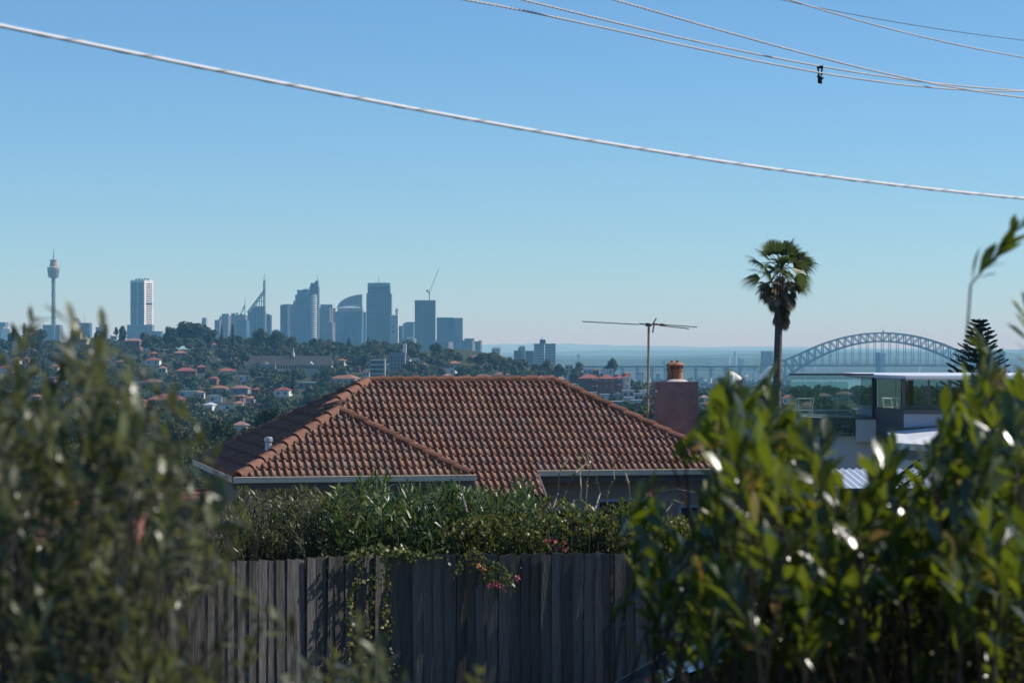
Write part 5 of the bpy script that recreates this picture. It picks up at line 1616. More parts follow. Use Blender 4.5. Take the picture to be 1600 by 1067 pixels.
# television aerial strapped to the chimney
M_al = mat('aerial_aluminium', (0.14, 0.14, 0.15), .5, .15, 5, metal=.5)
M_rust = mat('rusty_mast', (0.33, 0.24, 0.16), .7, .3, 6)
Ya = 61.5
ae = thing('television_aerial', 'rusty mast with a long horizontal television aerial beside the chimney', 'aerial', tuple(at(1013, 690, Ya)))
P = lambda px, py, dy=0: at(px, py, Ya) + Vector((0, dy, 0))
mb = MB(); mb.tube([P(1012.2, 700), P(1012.4, 640)], .018, 8); mb.tube([P(1012.4, 645), P(1013.6, 508)], .027, 8); mb.build('mast', M_rust, ae)
mb = MB(); mb.tube([P(1000, 506.4), P(1040, 507.6)], .018, 6); mb.build('boom', M_al, ae)
for (a, b_) in (((909.5, 502.3), (998, 507)), ((1038, 507.3), (1089.5, 511)), ((1030, 508.5), (1077, 513.5)), ((998, 505.5), (1018, 507.2))):
    mb = MB(); mb.tube([P(*a), P(*b_, .05)], .0125, 6); mb.build('dipole_element', M_al, ae)
for (a, b_) in (((1024.3, 498), (1020.5, 507)), ((1021, 506.5), (1021, 519))):
    mb = MB(); mb.tube([P(*a, -.25), P(*b_, .3)], .016, 6); mb.build('cross_element', M_al, ae)
M_ins = mat('aerial_insulator', (0.35, 0.1, 0.07), .6, .1, 5)
for q in (1012, 1025, 1034):
    mb = MB(); mb.bar(P(q - 3.2, 505.6 + (q - 1012) * .04), P(q + 3.2, 505.9 + (q - 1012) * .04), .04, .03); mb.build('insulator', M_ins, ae)
mb = MB(); mb.obox(P(1013.3, 508), (.07, 0, 0), (0, .03, 0), (0, 0, .03)); mb.build('clamp', M_al, ae)
for yy in (599.5, 622.5):
    mb = MB(); mb.bar(P(1009.5, yy), P(1026, yy, .1), .03, .03); mb.build('bracket', M_al, ae)
mb = MB(); mb.bar(P(1022, 611, .02), P(1027, 611, .1), .06, .06); mb.build('junction_box', M_al, ae)

# ================================================================ modern white house on the right
Ym = 56.0
M_wh = mat('white_render', (0.82, 0.75, 0.66), .85, .05, 1.2, bump=.08)
M_whr = mat('white_sheet_roof', (0.78, 0.79, 0.80), .35, .04, 1.0, spec=.5)
M_gr = mat('grey_frame', (0.09, 0.09, 0.10), .5, .1, 2)
M_gl = glass_mat('balustrade_glass', (0.80, 0.90, 0.88), .10)
M_gl2 = glass_mat('pavilion_glass', (0.74, 0.83, 0.82), .14)
mh = thing('modern_house', 'white modern house with glass balustrade and glazed roof pavilion', 'house', (X(1420, Ym), Ym, 78.5))
q = lambda px: X(px, Ym)
z_ = lambda py: Z(py, Ym)


def mbox(name, px0, px1, y0, y1, pyb, pyt, m, parent=None):
    mb = MB(); mb.box(q(px0), q(px1), Ym + y0, Ym + y1, z_(pyb), z_(pyt)); return mb.build(name, m, parent or mh)


mbox('wall', 1262, 1398, .12, 4.5, 1000, 681, M_wh)
mbox('wall', 1398, 1720, .9, 7.5, 1000, 700, M_wh)
mbox('balcony_slab', 1262, 1372, .1, 4.4, 680.9, 652.5, mat('slab_edge', (.2, .23, .25), .7, .1, 1))
mbox('parapet', 1337, 1376, -.1, .1, 690, 654.5, M_wh)
mbox('parapet_cap', 1336, 1377, -.14, .14, 654.4, 652.5, M_gr)
# glass balustrade, front panels
for (a, b_) in ((1234, 1257), (1258, 1282), (1283, 1307.6), (1308.4, 1333.8)):
    gp = mbox('glass_panel', a, b_, -.03, -.012, 681, 586.2, M_gl)
    for xx in (a + 3.2, b_ - 3.2):
        for yy in (664.5, 675.5):
            mb = MB(); mb.tube([(q(xx), Ym - .05, z_(yy)), (q(xx), Ym + .12, z_(yy))], .026, 10); mb.build('standoff_fixing', M_gr, gp)
gp = mbox('glass_panel', 1334.6, 1363.5, -.03, -.012, 652, 586.2, M_gl)
mbox('handrail', 1233, 1365, -.045, .005, 586.2, 583.6, M_gr)
# far side balustrade seen through the glass
mb = MB(); mb.box(q(1264), q(1365), Ym + 4.3, Ym + 4.32, z_(655), z_(600)); mb.build('glass_panel', M_gl, mh)
mb = MB(); mb.tube([(q(1264), Ym + 3.5, z_(646.5)), (q(1362), Ym + 3.3, z_(646.5))], .02, 6); mb.build('floor_trim', M_wh, mh)
mb = MB(); mb.tube([(q(1263), Ym + .3, z_(648.5)), (q(1336), Ym + .05, z_(652))], .025, 6); mb.build('floor_trim', M_wh, mh)
# chair left on the balcony (outline of pale tubes)
Mt = mat('chair_tube', (.6, .6, .58), .4, .05, 2)
bc = thing('balcony_chair', 'pale tubular chair on the balcony behind the glass balustrade', 'chair', (q(1275), Ym + 2, z_(652.6)))
Pc = lambda px, py, dy: (X(px, Ym), Ym + dy, Z(py, Ym))
mb = MB()
for dy in (1.8, 2.3): mb.tube([Pc(1287, 625, dy), Pc(1284.5, 638, dy), Pc(1283.5, 652, dy)], .014, 6)
mb.tube([Pc(1287, 625, 1.8), Pc(1287, 625, 2.3)], .014, 6); mb.build('back_frame', Mt, bc)
mb = MB()
for dy in (1.8, 2.3): mb.tube([Pc(1262, 625.6, dy), Pc(1287, 625, dy)], .012, 6); mb.tube([Pc(1262, 625.6, dy), Pc(1261, 652, dy)], .012, 6)
mb.build('arm_frame', Mt, bc)
mb = MB(); mb.box(q(1262), q(1284), Ym + 1.8, Ym + 2.3, z_(640), z_(638.6)); mb.build('seat', mat('chair_canvas', (.35, .25, .2), .9, .1, 3), bc)
# glazed pavilion with a flat pale roof
mb = MB(); mb.prism([(q(1363), Ym + .02), (q(1387), Ym - 2.6), (q(1720), Ym - 2.6), (q(1720), Ym + 5.2), (q(1363), Ym + 5.2)], z_(589.5), z_(585.2)); mb.build('pavilion_roof', M_whr, mh)
mb = MB(); mb.prism([(q(1366), Ym + .1), (q(1389), Ym - 2.4), (q(1720), Ym - 2.4), (q(1720), Ym + 5), (q(1366), Ym + 5)], z_(591.8), z_(589.6)); mb.build('roof_fascia', M_frame, mh)
for (a, ya, b_, yb_) in ((1367, .12, 1386, -2.0), (1387.5, -2.3, 1424, -2.3), (1425, -2.3, 1455.5, -2.3), (1456.5, -2.3, 1500, -2.3), (1501, -2.3, 1550, -2.3), (1551, -2.3, 1600, -2.3), (1601, -2.3, 1660, -2.3)):
    mb = MB(); mb.bar((q(a), Ym + ya, z_(614)), (q(b_), Ym + yb_, z_(614)), .012, 44 / F * Ym); mb.build('glass_wall', M_gl2, mh)
for (px, dy, w_) in ((1365.8, .1, .07), (1386.8, -2.3, .06), (1424.5, -2.3, .035), (1456, -2.3, .06), (1500.5, -2.3, .05), (1550.5, -2.3, .05), (1600.5, -2.3, .05)):
    mb = MB(); mb.box(q(px) - w_ / 2, q(px) + w_ / 2, Ym + dy - .04, Ym + dy + .04, z_(652 if px < 1370 else 637), z_(590)); mb.build('post', M_gr, mh)
mbox('sill', 1386, 1720, -2.45, -2.2, 642.5, 636.5, M_gr)
mbox('upstand_wall', 1387, 1720, -2.32, 4.8, 700, 642.5, mat('white_render_shade_tint', (.42, .47, .55), .7, .06, 1))  # white wall whose shade is put into the colour as blue grey
mb = MB(); mb.prism([(q(1366), Ym + .12), (q(1387), Ym - 2.3), (q(1387), Ym + 2)], z_(690), z_(637)); mb.build('upstand_wall', M_gr, mh)
# things inside: a window frame and a far glass wall
mb = MB()
for (a, b_) in (((1396, 597), (1431, 597)), ((1396, 634), (1431, 634)), ((1396, 597), (1396, 634)), ((1422, 597), (1422, 634)), ((1431, 597), (1431, 634)), ((1438, 594), (1438, 636)), ((1441, 594), (1441, 636))):
    mb.bar((q(a[0]), Ym + 1.5, z_(a[1])), (q(b_[0]), Ym + 1.5, z_(b_[1])), .07, .09, up=(0, 1, 0))
mb.build('inner_door_frame', mat('timber_frame', (.2, .14, .09), .6, .1, 3), mh)
mb = MB(); mb.box(q(1390), q(1720), Ym + 4.6, Ym + 4.62, z_(642), z_(590)); mb.build('glass_wall', M_gl2, mh)
mbox('rear_post', 1470, 1474, 4.5, 4.7, 642, 590, M_gr)
# bright sheet roof sloping to the street, its ribs and eaves
Yr = 50.2
rv = [(X(1398, Yr), Yr, Z(691, Yr)), (X(1740, Yr), Yr, Z(712, Yr)), (X(1740, 53.6), 53.6, Z(655, 53.6)), (X(1500, 53.6), 53.6, Z(664, 53.6)), (X(1386, 53.6), 53.6, Z(674, 53.6))]
mb = MB(); mb.add(rv + [(v[0], v[1], v[2] - .05) for v in rv], [(0, 1, 2, 3, 4), (9, 8, 7, 6, 5), (0, 5, 6, 1), (1, 6, 7, 2), (2, 7, 8, 3), (3, 8, 9, 4), (4, 9, 5, 0)]); sr = mb.build('sheet_roof', M_whr, mh)
mb = MB(); mb.bar(Vector(rv[0]) + Vector((0, -.03, -.07)), Vector(rv[1]) + Vector((0, -.03, -.07)), .06, .12); mb.build('gutter', M_wh, mh)
mb = MB(); mb.bar(Vector(rv[4]) + Vector((0, 0, .02)), Vector(rv[2]) + Vector((0, 0, .02)), .05, .07); mb.build('flashing', M_gr, mh)
mbox('wall', 1362, 1720, -5.2, -2.36, 1000, 703, M_wh)
for (a, b_, c_, d_) in ((1408, 1418.5, 726, 712), (1420, 1430, 726, 712), (1488, 1508, 752, 706), (1560, 1590, 745, 715)):
    w_ = mbox('window', a, b_, -5.26, -5.18, c_, d_, M_glassd)
    mb = MB()
    for (e, f_) in (((a, c_), (b_, c_)), ((a, d_), (b_, d_)), ((a, c_), (a, d_)), ((b_, c_), (b_, d_))): mb.bar((q(e[0]), Ym - 5.28, z_(e[1])), (q(f_[0]), Ym - 5.28, z_(f_[1])), .05, .05, up=(0, 1, 0))
    mb.build('frame', M_gr if a > 1480 else M_frame, w_)
for px in (1481, 1512):
    mbox('post', px, px + 3.2, -5.8, -5.7, 1000, 709, M_gr)
# low awning roof with dark edge, nearer
Yn = 43.0
aw = thing('carport_roof', 'low pale corrugated carport roof with a dark edge behind the fence', 'roof', (X(1440, Yn), Yn, 79.0))
mb = MB(); n = 70; v = []; f = []
for i in range(n + 1):
    px = 1288 + i * 6; zz = .02 * (1 if i % 2 else -1)
    v += [(X(px, Yn), Yn, Z(764, Yn) + zz), (X(px, Yn), Yn + 3.2, Z(748, Yn) + zz + .02)]
    if i: f.append((2 * i - 2, 2 * i, 2 * i + 1, 2 * i - 1))
mb.add(v, f); mb.build('corrugated_sheet', M_whr, aw)
mb = MB(); mb.box(X(1287, Yn), X(1710, Yn), Yn - .06, Yn - .02, Z(771, Yn), Z(762.5, Yn)); mb.build('edge_beam', M_gr, aw)
for px in (1295, 1400, 1520, 1640):
    mb = MB(); mb.box(X(px, Yn), X(px + 6, Yn), Yn + .05, Yn + .15, gz(X(px, Yn), Yn) - .3, Z(764, Yn)); mb.build('post', M_gr, aw)
mb = MB(); mb.box(X(1290, Yn), X(1700, Yn), Yn + 3.0, Yn + 3.15, gz(X(1400, Yn), Yn) - .5, Z(752, Yn)); mb.build('rear_wall', M_wall, aw)

# ================================================================ red roofed neighbours low on the left


def neighbour(label, px, py, Y, W, D, rise, roofm, wallm, yaw, stripes=0):
    p = at(px, py, Y); g0 = min(gz(p.x, Y), p.z - 2.4) - .6
    t = thing('neighbour_house', label, 'house', (p.x, p.y, g0))
    u = Vector((math.cos(yaw), math.sin(yaw), 0)); v = Vector((-math.sin(yaw), math.cos(yaw), 0))
    L = lambda a, b_, z: Vector((p.x, p.y, 0)) + u * a + v * b_ + Vector((0, 0, z))
    mb = MB(); mb.prism([tuple(L(a, b_, 0).xy) for a, b_ in ((-W / 2 + .4, .4), (W / 2 - .4, .4), (W / 2 - .4, D - .4), (-W / 2 + .4, D - .4))], g0, p.z); mb.build('wall', wallm, t)
    zr_ = p.z + rise
    cs_ = [L(-W / 2, 0, p.z), L(W / 2, 0, p.z), L(W / 2, D, p.z), L(-W / 2, D, p.z), L(-W / 2 + D / 2, D / 2, zr_), L(W / 2 - D / 2, D / 2, zr_)]
    mb = MB(); mb.add(cs_, [(3, 2, 1, 0), (0, 1, 5, 4), (1, 2, 5), (2, 3, 4, 5), (3, 0, 4)]); rf = mb.build('roof', roofm, t)
    rows = max(3, int(rise / .16))
    for k in range(rows):
        f0 = (k + .1) / rows
        a = cs_[0].lerp(cs_[4], f0); b_ = cs_[1].lerp(cs_[5], f0)
        mb = MB(); mb.bar(a + Vector((0, 0, .01)), b_ + Vector((0, 0, .01)), .06, .03); mb.build('tile_course', roofm, rf)
    mb = MB(); mb.bar(cs_[0] - v * .06, cs_[1] - v * .06, .12, .12); mb.build('gutter', M_gut, t)
    mb = MB(); mb.bar(cs_[4], cs_[5], .2, .12); mb.bar(cs_[0], cs_[4], .2, .1); mb.bar(cs_[1], cs_[5], .2, .1); mb.build('ridge', roofm, rf)
    for k in range(stripes):
        c = cs_[0].lerp(cs_[1], .35 + .3 * k).lerp(cs_[4].lerp(cs_[5], .35 + .3 * k), .45)
        sl = (cs_[4] - L(-W / 2 + D / 2, 0, p.z)).normalized()
        mb = MB(); mb.obox(c + Vector((0, 0, .09)), u * 1.2, sl * .8, Vector((0, 0, .03))); mb.build('skylight', M_glassd, rf)
    for k in range(3):
        mb = MB(); c = L(-W / 2 + W * (k + .5) / 3, .36, p.z - 1.1); mb.obox(c, u * .6, v * .06, Vector((0, 0, .5))); mb.build('window', M_glassd, t)
    return t


M_rr = mat('red_tile', (0.25, 0.085, 0.065), .85, .2, 4, hue=(0.19, 0.09, 0.07))
neighbour('red roofed house with dark skylights glimpsed left of the oleanders', 310, 838, 95, 9, 6, 1.5, M_rr, WM['brick'], .2, 2)
neighbour('red tiled house mostly hidden behind the grey green bush', 40, 852, 52, 4.4, 3.6, 1.0, M_rr, WM['brick'], -.35)

# ================================================================ palm, pine
M_frond = leaf_mat('palm_frond', [(0, (0.05, 0.08, 0.025)), (.6, (0.09, 0.13, 0.038)), (1, (0.16, 0.19, 0.07))], .3, .45, .4, (0.14, 0.18, 0.03))
M_dead = leaf_mat('palm_dead_frond', [(0, (0.11, 0.075, 0.045)), (.6, (0.21, 0.145, 0.085)), (1, (0.33, 0.25, 0.16))], .12, .8, .2, (0.2, 0.14, 0.08))
M_ptrunk = mat('palm_trunk', (0.14, 0.115, 0.095), .95, .35, 1.5, stretch=(1, 1, 6), bump=.5)
Yp = 120.0
pb = at(1215, 660, Yp); gzp = gz(pb.x, Yp)
palm = thing('fan_palm', 'tall fan palm with a skirt of dead brown fronds rising behind the bush', 'tree', (X(1213.5, Yp), Yp, gzp))
mb = MB(); pth = [at(1212.5, 760, Yp), at(1213, 700, Yp), at(1213.6, 640, Yp), at(1214.6, 580, Yp), at(1216.4, 520, Yp), at(1219, 470, Yp), at(1220.5, 432, Yp)]
pth[0].z = gzp - .3
mb.tube(pth, [.24, .20, .195, .185, .175, .165, .15], 14)
mb.build('trunk', M_ptrunk, palm, True)
hub = at(1220.5, 417, Yp)
rp = random.Random(21)


def fan_frond(base, d, plen, flen, nseg, droop, m, name, spread=2.2, wid=.055):
    """petiole and a fan of long pointed segments that droop at the tips"""
    mb = MB(); d = Vector(d).normalized()
    tip = base + d * plen + Vector((0, 0, -droop * plen * .25))
    mb.tube([base, base + d * plen * .5 + Vector((0, 0, .02)), tip], [.028, .02, .015], 5, False)
    up_ = Vector((0, 0, 1)) if abs(d.z) < .9 else Vector((1, 0, 0))
    r_ = d.cross(up_).normalized(); n_ = r_.cross(d).normalized()
    ro = rp.uniform(-1.25, 1.25); r_, n_ = r_ * math.cos(ro) + n_ * math.sin(ro), n_ * math.cos(ro) - r_ * math.sin(ro)
    for k in range(nseg):
        a = (k / (nseg - 1) - .5) * spread * rp.uniform(.97, 1.03)
        dd = (d * math.cos(a) + r_ * math.sin(a) + n_ * (.16 * math.cos(a * 1.3))).normalized()
        L_ = flen * (1 - .28 * abs(a) / (spread / 2)) * rp.uniform(.9, 1.06)
        sd_ = dd.cross(n_).normalized()
        p0 = tip; p1 = tip + dd * L_ * .5; p2 = tip + dd * L_ * .75 + Vector((0, 0, -droop * L_ * .10)); p3 = tip + dd * L_ * .95 + Vector((0, 0, -droop * L_ * .30))
        w1 = wid * rp.uniform(.8, 1.15)
        v = [p0 - sd_ * .008, p0 + sd_ * .008, p1 - sd_ * w1 / 2, p1 + sd_ * w1 / 2, p2 - sd_ * w1 * .25, p2 + sd_ * w1 * .25, p3]
        mb.add(v, [(0, 1, 3, 2), (2, 3, 5, 4), (4, 5, 6)])
    return mb.build(name, m, palm)


for k in range(36):
    a = k * 2.39996 + rp.uniform(-.2, .2); el = 1.4 - 2.0 * (k / 35) ** .95 + rp.uniform(-.12, .12)
    d = (math.cos(a) * math.cos(el), math.sin(a) * math.cos(el), math.sin(el))
    fan_frond(hub + Vector((0, 0, rp.uniform(-.25, .15))), d, rp.uniform(.65, 1.05), rp.uniform(.9, 1.2), 19, rp.uniform(.5, 1.2), M_frond, 'frond', 2.2, .062)
for k in range(90):
    a = k * 2.39996; u = k / 89
    el = -.55 - .95 * min(1, u * 1.8) + rp.uniform(-.06, .06)
    b0 = hub + Vector((0, 0, -.25 - 1.45 * u)) + Vector((math.cos(a), math.sin(a), 0)) * .16
    fan_frond(b0, (math.cos(a) * math.cos(el), math.sin(a) * math.cos(el), math.sin(el)), rp.uniform(.35, .7), rp.uniform(.6, .95) * (1.0 - .35 * u), 13, .6, M_dead, 'dead_frond', 1.3, .085)

# -- Norfolk pine whose top shows behind the right bush
Yn2 = 210.0
bx = X(1531, Yn2); g0 = gz(bx, Yn2); ztop = Z(497, Yn2)
np_t = thing('norfolk_pine', 'dark tiered pine top standing behind the white modern house', 'tree', (bx, Yn2, g0))
M_pine = leaf_mat('pine_needles', [(0, (0.012, 0.02, 0.012)), (.6, (0.025, 0.038, 0.02)), (1, (0.045, 0.06, 0.03))], .08, .6, .25, (.05, .07, .02))
mb = MB(); mb.tube([(bx, Yn2, g0 - .4), (bx, Yn2, (g0 + ztop) / 2), (bx, Yn2, ztop)], [.35, .22, .03], 8); mb.build('trunk', M_bark, np_t)
rpn = random.Random(4)
z = ztop - .35; tier = 0
while z > g0 + 3 and tier < 22:
    ln = .35 + (ztop - z) * .46; ln = min(ln, 4.2)
    nb_ = 8
    for k in range(nb_):
        a = tier * .5 + k * 2 * math.pi / nb_ + rpn.uniform(-.1, .1)
        mb = MB(); L_ = ln * rpn.uniform(.85, 1.1); pts = []
        for i in range(6):
            u = i / 5; pts.append(Vector((bx + math.cos(a) * L_ * u, Yn2 + math.sin(a) * L_ * u, z + L_ * (.05 * u + .30 * u * u))))
        mb.tube(pts, [.05, .045, .04, .035, .025, .01], 5)
        sd_ = Vector((-math.sin(a), math.cos(a), 0))
        for i in range(int(10 + L_ * 16)):
            u = rpn.uniform(.15, 1); c = Vector((bx + math.cos(a) * L_ * u, Yn2 + math.sin(a) * L_ * u, z + L_ * (.05 * u + .30 * u * u)))
            ll = .48 * (1.15 - u * .5); d = (sd_ * rpn.choice((-1, 1)) * rpn.uniform(.5, 1) + Vector((math.cos(a), math.sin(a), 0)) * rpn.uniform(.4, .9) + Vector((0, 0, rpn.uniform(.0, .5)))).normalized()
            s2 = d.cross(Vector((0, 0, 1))).normalized() * .08; u2 = Vector((0, 0, .08))
            mb.add([c - s2, c + s2, c + d * ll], [(0, 1, 2)]); mb.add([c - u2, c + u2, c + d * ll], [(0, 1, 2)])
        mb.build('branch', M_pine, np_t)
    z -= .33 + tier * .02; tier += 1

# ================================================================ paling fence
M_pal = mat('weathered_paling', (0.055, 0.05, 0.046), .95, .4, 5, spec=.12, objvar=.35, stretch=(6, 6, .55), bump=.5, hue=(0.13, 0.12, 0.11), bscale=14)
FC = at(612, 866, 25.0)                       # the corner
fl_dir = Vector((-.85, -.53, 0)).normalized(); fr_dir = Vector((1, .03, 0)).normalized()
ZT = FC.z; ZG = 81.1
PALS = []
for k in range(5):
    mbp = MB(); w_, h_ = .106, 1.86
    tl = random.uniform(-.012, .012)
    mbp.add([(-w_ / 2, -.008, 0), (w_ / 2, -.008, 0), (w_ / 2, .008, 0), (-w_ / 2, .008, 0),
             (-w_ / 2, -.008, h_ * .5), (w_ / 2, -.008 + .004 * (k - 2), h_ * .5), (w_ / 2, .008 + .004 * (k - 2), h_ * .5), (-w_ / 2, .008, h_ * .5),
             (-w_ / 2, -.008 + .003 * (k - 2), h_ + tl), (w_ / 2, -.008 - .003 * (k - 2), h_ - tl), (w_ / 2, .008 - .003 * (k - 2), h_ - tl), (-w_ / 2, .008 + .003 * (k - 2), h_ + tl)],
            [(3, 2, 1, 0), (0, 1, 5, 4), (1, 2, 6, 5), (2, 3, 7, 6), (3, 0, 4, 7), (4, 5, 9, 8), (5, 6, 10, 9), (6, 7, 11, 10), (7, 4, 8, 11), (8, 9, 10, 11)])
    me = bpy.data.meshes.new('paling'); me.from_pydata(mbp.v, [], mbp.f); me.materials.append(M_pal); PALS.append(me)


def fence(label, org, d, n, nrm):
    t = thing('paling_fence', label, 'fence', (org.x, org.y, ZG))
    rot = math.atan2(d.y, d.x)
    for i in range(n):
        o = bpy.data.objects.new('paling', random.choice(PALS)); C.objects.link(o); o.parent = t
        p = d * (.05 + i * .1005) + nrm * random.uniform(-.002, .003)
        o.location = (p.x, p.y, ZT - ZG - 1.86 + random.gauss(0, .005))
        o.rotation_euler = (random.gauss(0, .006), random.gauss(0, .006), rot + .15 + random.gauss(0, .03))
    for zz in (.45, 1.45):
        mb = MB(); a = org - nrm * .05; mb.bar((a.x, a.y, ZG + zz), (a.x + d.x * n * .1005, a.y + d.y * n * .1005, ZG + zz), .05, .09); mb.build('rail', M_pal, t)
    for k in range(int(n * .1005 / 2.4) + 1):
        a = org - nrm * .11 + d * (k * 2.4 + .1); mb = MB(); mb.box(a.x - .05, a.x + .05, a.y - .05, a.y + .05, ZG - .4, ZG + 1.75); mb.build('post', M_pal, t)
    return t


nl_ = Vector((fl_dir.y, -fl_dir.x, 0)); nl_ = nl_ if nl_.y < 0 else -nl_
nr_ = Vector((fr_dir.y, -fr_dir.x, 0)); nr_ = nr_ if nr_.y < 0 else -nr_
fence('weathered grey paling fence run catching slanting sun on its boards', FC, fl_dir, 62, nl_)
fence('shaded grey paling fence run below the flowering hedge', FC, fr_dir, 78, nr_)

# ================================================================ shrubs behind the fence


def leaf_template(L, W, curl=.12, fold=.12, ob=.5, n=4):
    """pointed leaf along +y with midrib fold; ob moves the widest point"""
    v = []; f = []
    for i in range(n + 1):
        u = i / n
        w_ = W / 2 * math.sin(math.pi * min(1, max(0.02, u ** (math.log(.5) / math.log(ob))))) ** .8 if 0 < i < n else W * .03
        zz = -curl * L * u * u
        v += [(-w_, u * L, zz + fold * w_), (0, u * L, zz), (w_, u * L, zz + fold * w_)]
        if i:
            a = 3 * (i - 1); f += [(a, a + 1, a + 4, a + 3), (a + 1, a + 2, a + 5, a + 4)]
    return np.array(v), np.array(f)


def shrub(name, label, cat, base, tips, m_leaf, m_stem, leafL, leafW, per, whorl, spread, seed, kind='stuff', curl=.12, stemr=.008, group=None, ob=.5, stem_len=.35, upb=.8, n=3, nind=0, el0=.25, el1=.8, droop=0):
    """stems running up to every tip, leaves along the last part of each stem"""
    g = np.random.default_rng(seed)
    t = thing(name, label, cat, tuple(base), group)
    mb = MB(); P_, D_, S_ = [], [], []
    for tp_ in tips:
        tp_ = Vector(tp_); b0 = Vector((base[0] + (tp_.x - base[0]) * .6 + g.normal() * .05, base[1] + (tp_.y - base[1]) * .6, base[2]))
        ax = Vector((g.normal() * spread, g.normal() * spread, upb)).normalized()
        s0 = tp_ - ax * stem_len
        mid = b0.lerp(s0, .55) + Vector((g.normal() * .09, g.normal() * .09, 0))
        mb.tube([b0, mid, s0, tp_], [stemr * 1.7, stemr * 1.3, stemr, stemr * .4], 5, False)
        for k in range(per):
            u = (k // whorl + g.uniform(0, .6)) / max(1, per / whorl)
            u = min(1, u)
            p = s0.lerp(tp_, u)
            a = k * 2.399 + g.normal() * .3; el = g.uniform(el0, el1) + .45 * u
            e1 = ax.cross(Vector((0, 1, .1))).normalized(); e2 = ax.cross(e1).normalized()
            d = (e1 * math.cos(a) + e2 * math.sin(a)) * math.cos(el) + ax * math.sin(el)
            P_.append(p[:]); D_.append(d[:]); S_.append(g.uniform(.5, 1.15) * (1 - .25 * u * g.uniform(0, 1)))
    P_ = np.array(P_); D_ = np.array(D_); S_ = np.array(S_)
    upv = np.tile([[0, 0, 1.]], (len(P_), 1)) + g.normal(size=(len(P_), 3)) * .35
    rot = frames(D_, upv)
    tv, tf = leaf_template(leafL, leafW, curl, .15, ob, n)
    off = np.array(base)
    ind = np.argsort(P_[:, 1])[:0] if not nind else g.permutation(len(P_))[:nind]
    rest = np.setdiff1d(np.arange(len(P_)), ind)
    if nind:
        vs = []
        for k in range(4):
            a, b_ = leaf_template(leafL * (1 + .1 * (k - 1.5)), leafW * (1 + .12 * (1.5 - k)), curl * (.4 + .6 * k), .15 + .05 * k, ob, n)
            vs.append(np_mesh('leaf', a, b_, m_leaf, True))
        for j, i in enumerate(ind):
            o = bpy.data.objects.new('leaf', vs[j % 4]); C.objects.link(o); o.parent = t
            M_ = Matrix(rot[i].tolist()).to_4x4(); M_.translation = Vector(P_[i]) - Vector(base)
            o.matrix_local = M_ @ Matrix.Scale(float(S_[i]), 4)
    v, f = scatter(tv, tf, rot[rest], P_[rest] - off, S_[rest])
    o = link_mesh('foliage', np_mesh('foliage', v, f, m_leaf, True), t); tag(o, kind='stuff')
    mb.build('stems', m_stem, t)
    return t


M_ole = leaf_mat('oleander_leaf', [(0, (0.036, 0.066, 0.022)), (.5, (0.068, 0.11, 0.034)), (.85, (0.12, 0.165, 0.05)), (1, (0.26, 0.26, 0.08))], .28, .35, .45, (.16, .24, .04))
M_oli = leaf_mat('olive_leaf', [(0, (0.07, 0.085, 0.03)), (.5, (0.12, 0.13, 0.045)), (1, (0.21, 0.21, 0.09))], .28, .4, .4, (.2, .22, .05))
M_bou = leaf_mat('climber_leaf', [(0, (0.05, 0.075, 0.018)), (.5, (0.10, 0.13, 0.025)), (.85, (0.17, 0.19, 0.035)), (1, (0.22, 0.16, 0.04))], .3, .4, .4, (.24, .27, .03))
M_stem = mat('shrub_stem', (0.05, 0.042, 0.03), .9, .25, 6)
rs = random.Random(3)


def tips_under(prof, Y0, Y1, n, bottom, seed, bias=1.0):
    """points filling the plant's volume below its upper outline prof = [(px, py), ...]"""
    r_ = random.Random(seed); out = []
    xs_ = [p[0] for p in prof]; ys_ = [p[1] for p in prof]
    for _ in range(n):
        px = r_.uniform(xs_[0], xs_[-1]); top = np.interp(px, xs_, ys_)
        py = top + (bottom - top) * r_.random() ** bias
        out.append(at(px, py, r_.uniform(Y0, Y1)))
    return out


def hedge(label, prof, Y0, Y1, n, seed, m, L_, W_, per, cat='shrub', bottom=900, whorl=3, spread=.35, stem_len=.4, name='oleander_shrub', bias=1.15, curl=.1, ob=.5):
    Yc_ = (Y0 + Y1) / 2; pxm = (prof[0][0] + prof[-1][0]) / 2
    base = Vector((X(pxm, Yc_), Yc_, gz(X(pxm, Yc_), Yc_) - .05))
    return shrub(name, label, cat, base, tips_under(prof, Y0, Y1, n, bottom, seed, bias), m, M_stem, L_, W_, per, whorl, spread, seed, stem_len=stem_len, curl=curl, ob=ob)


hedge('yellowish olive leaved shrub at the left end of the hedge', [(325, 800), (345, 766), (385, 756), (430, 762), (470, 752), (510, 768), (545, 790)], 26.0, 28.6, 420, 1, M_oli, .085, .019, 26, name='olive_shrub', whorl=2, spread=.5)
hedge('dark green oleander in the middle of the hedge under the short gutter', [(500, 785), (530, 762), (560, 752), (592, 738), (625, 752), (660, 762), (690, 752), (715, 768)], 26.0, 28.6, 330, 2, M_ole, .15, .03, 24)
hedge('oleander with upright leaf rosettes below the porch tiles', [(690, 765), (710, 760), (735, 765), (760, 750), (785, 772), (812, 745), (835, 752), (850, 790)], 26.4, 28.8, 240, 3, M_ole, .15, .03, 24)
hedge('small leaved climbing hedge with pink flowers spilling over the fence', [(715, 812), (760, 800), (800, 790), (850, 772), (900, 778), (930, 792), (980, 775), (1030, 800), (1075, 805), (1140, 815)], 25.5, 27.6, 720, 4, M_bou, .056, .03, 34, name='climber_hedge', whorl=1, spread=.8, stem_len=.3)
hedge('small leaved climber with orange tips on the fence right of the flowering hedge', [(1190, 830), (1290, 815), (1320, 785), (1345, 800), (1400, 830), (1470, 822), (1520, 800), (1640, 820)], 26.0, 27.8, 360, 5, M_bou, .05, .026, 30, name='climber_hedge', whorl=1, spread=.8, stem_len=.3)
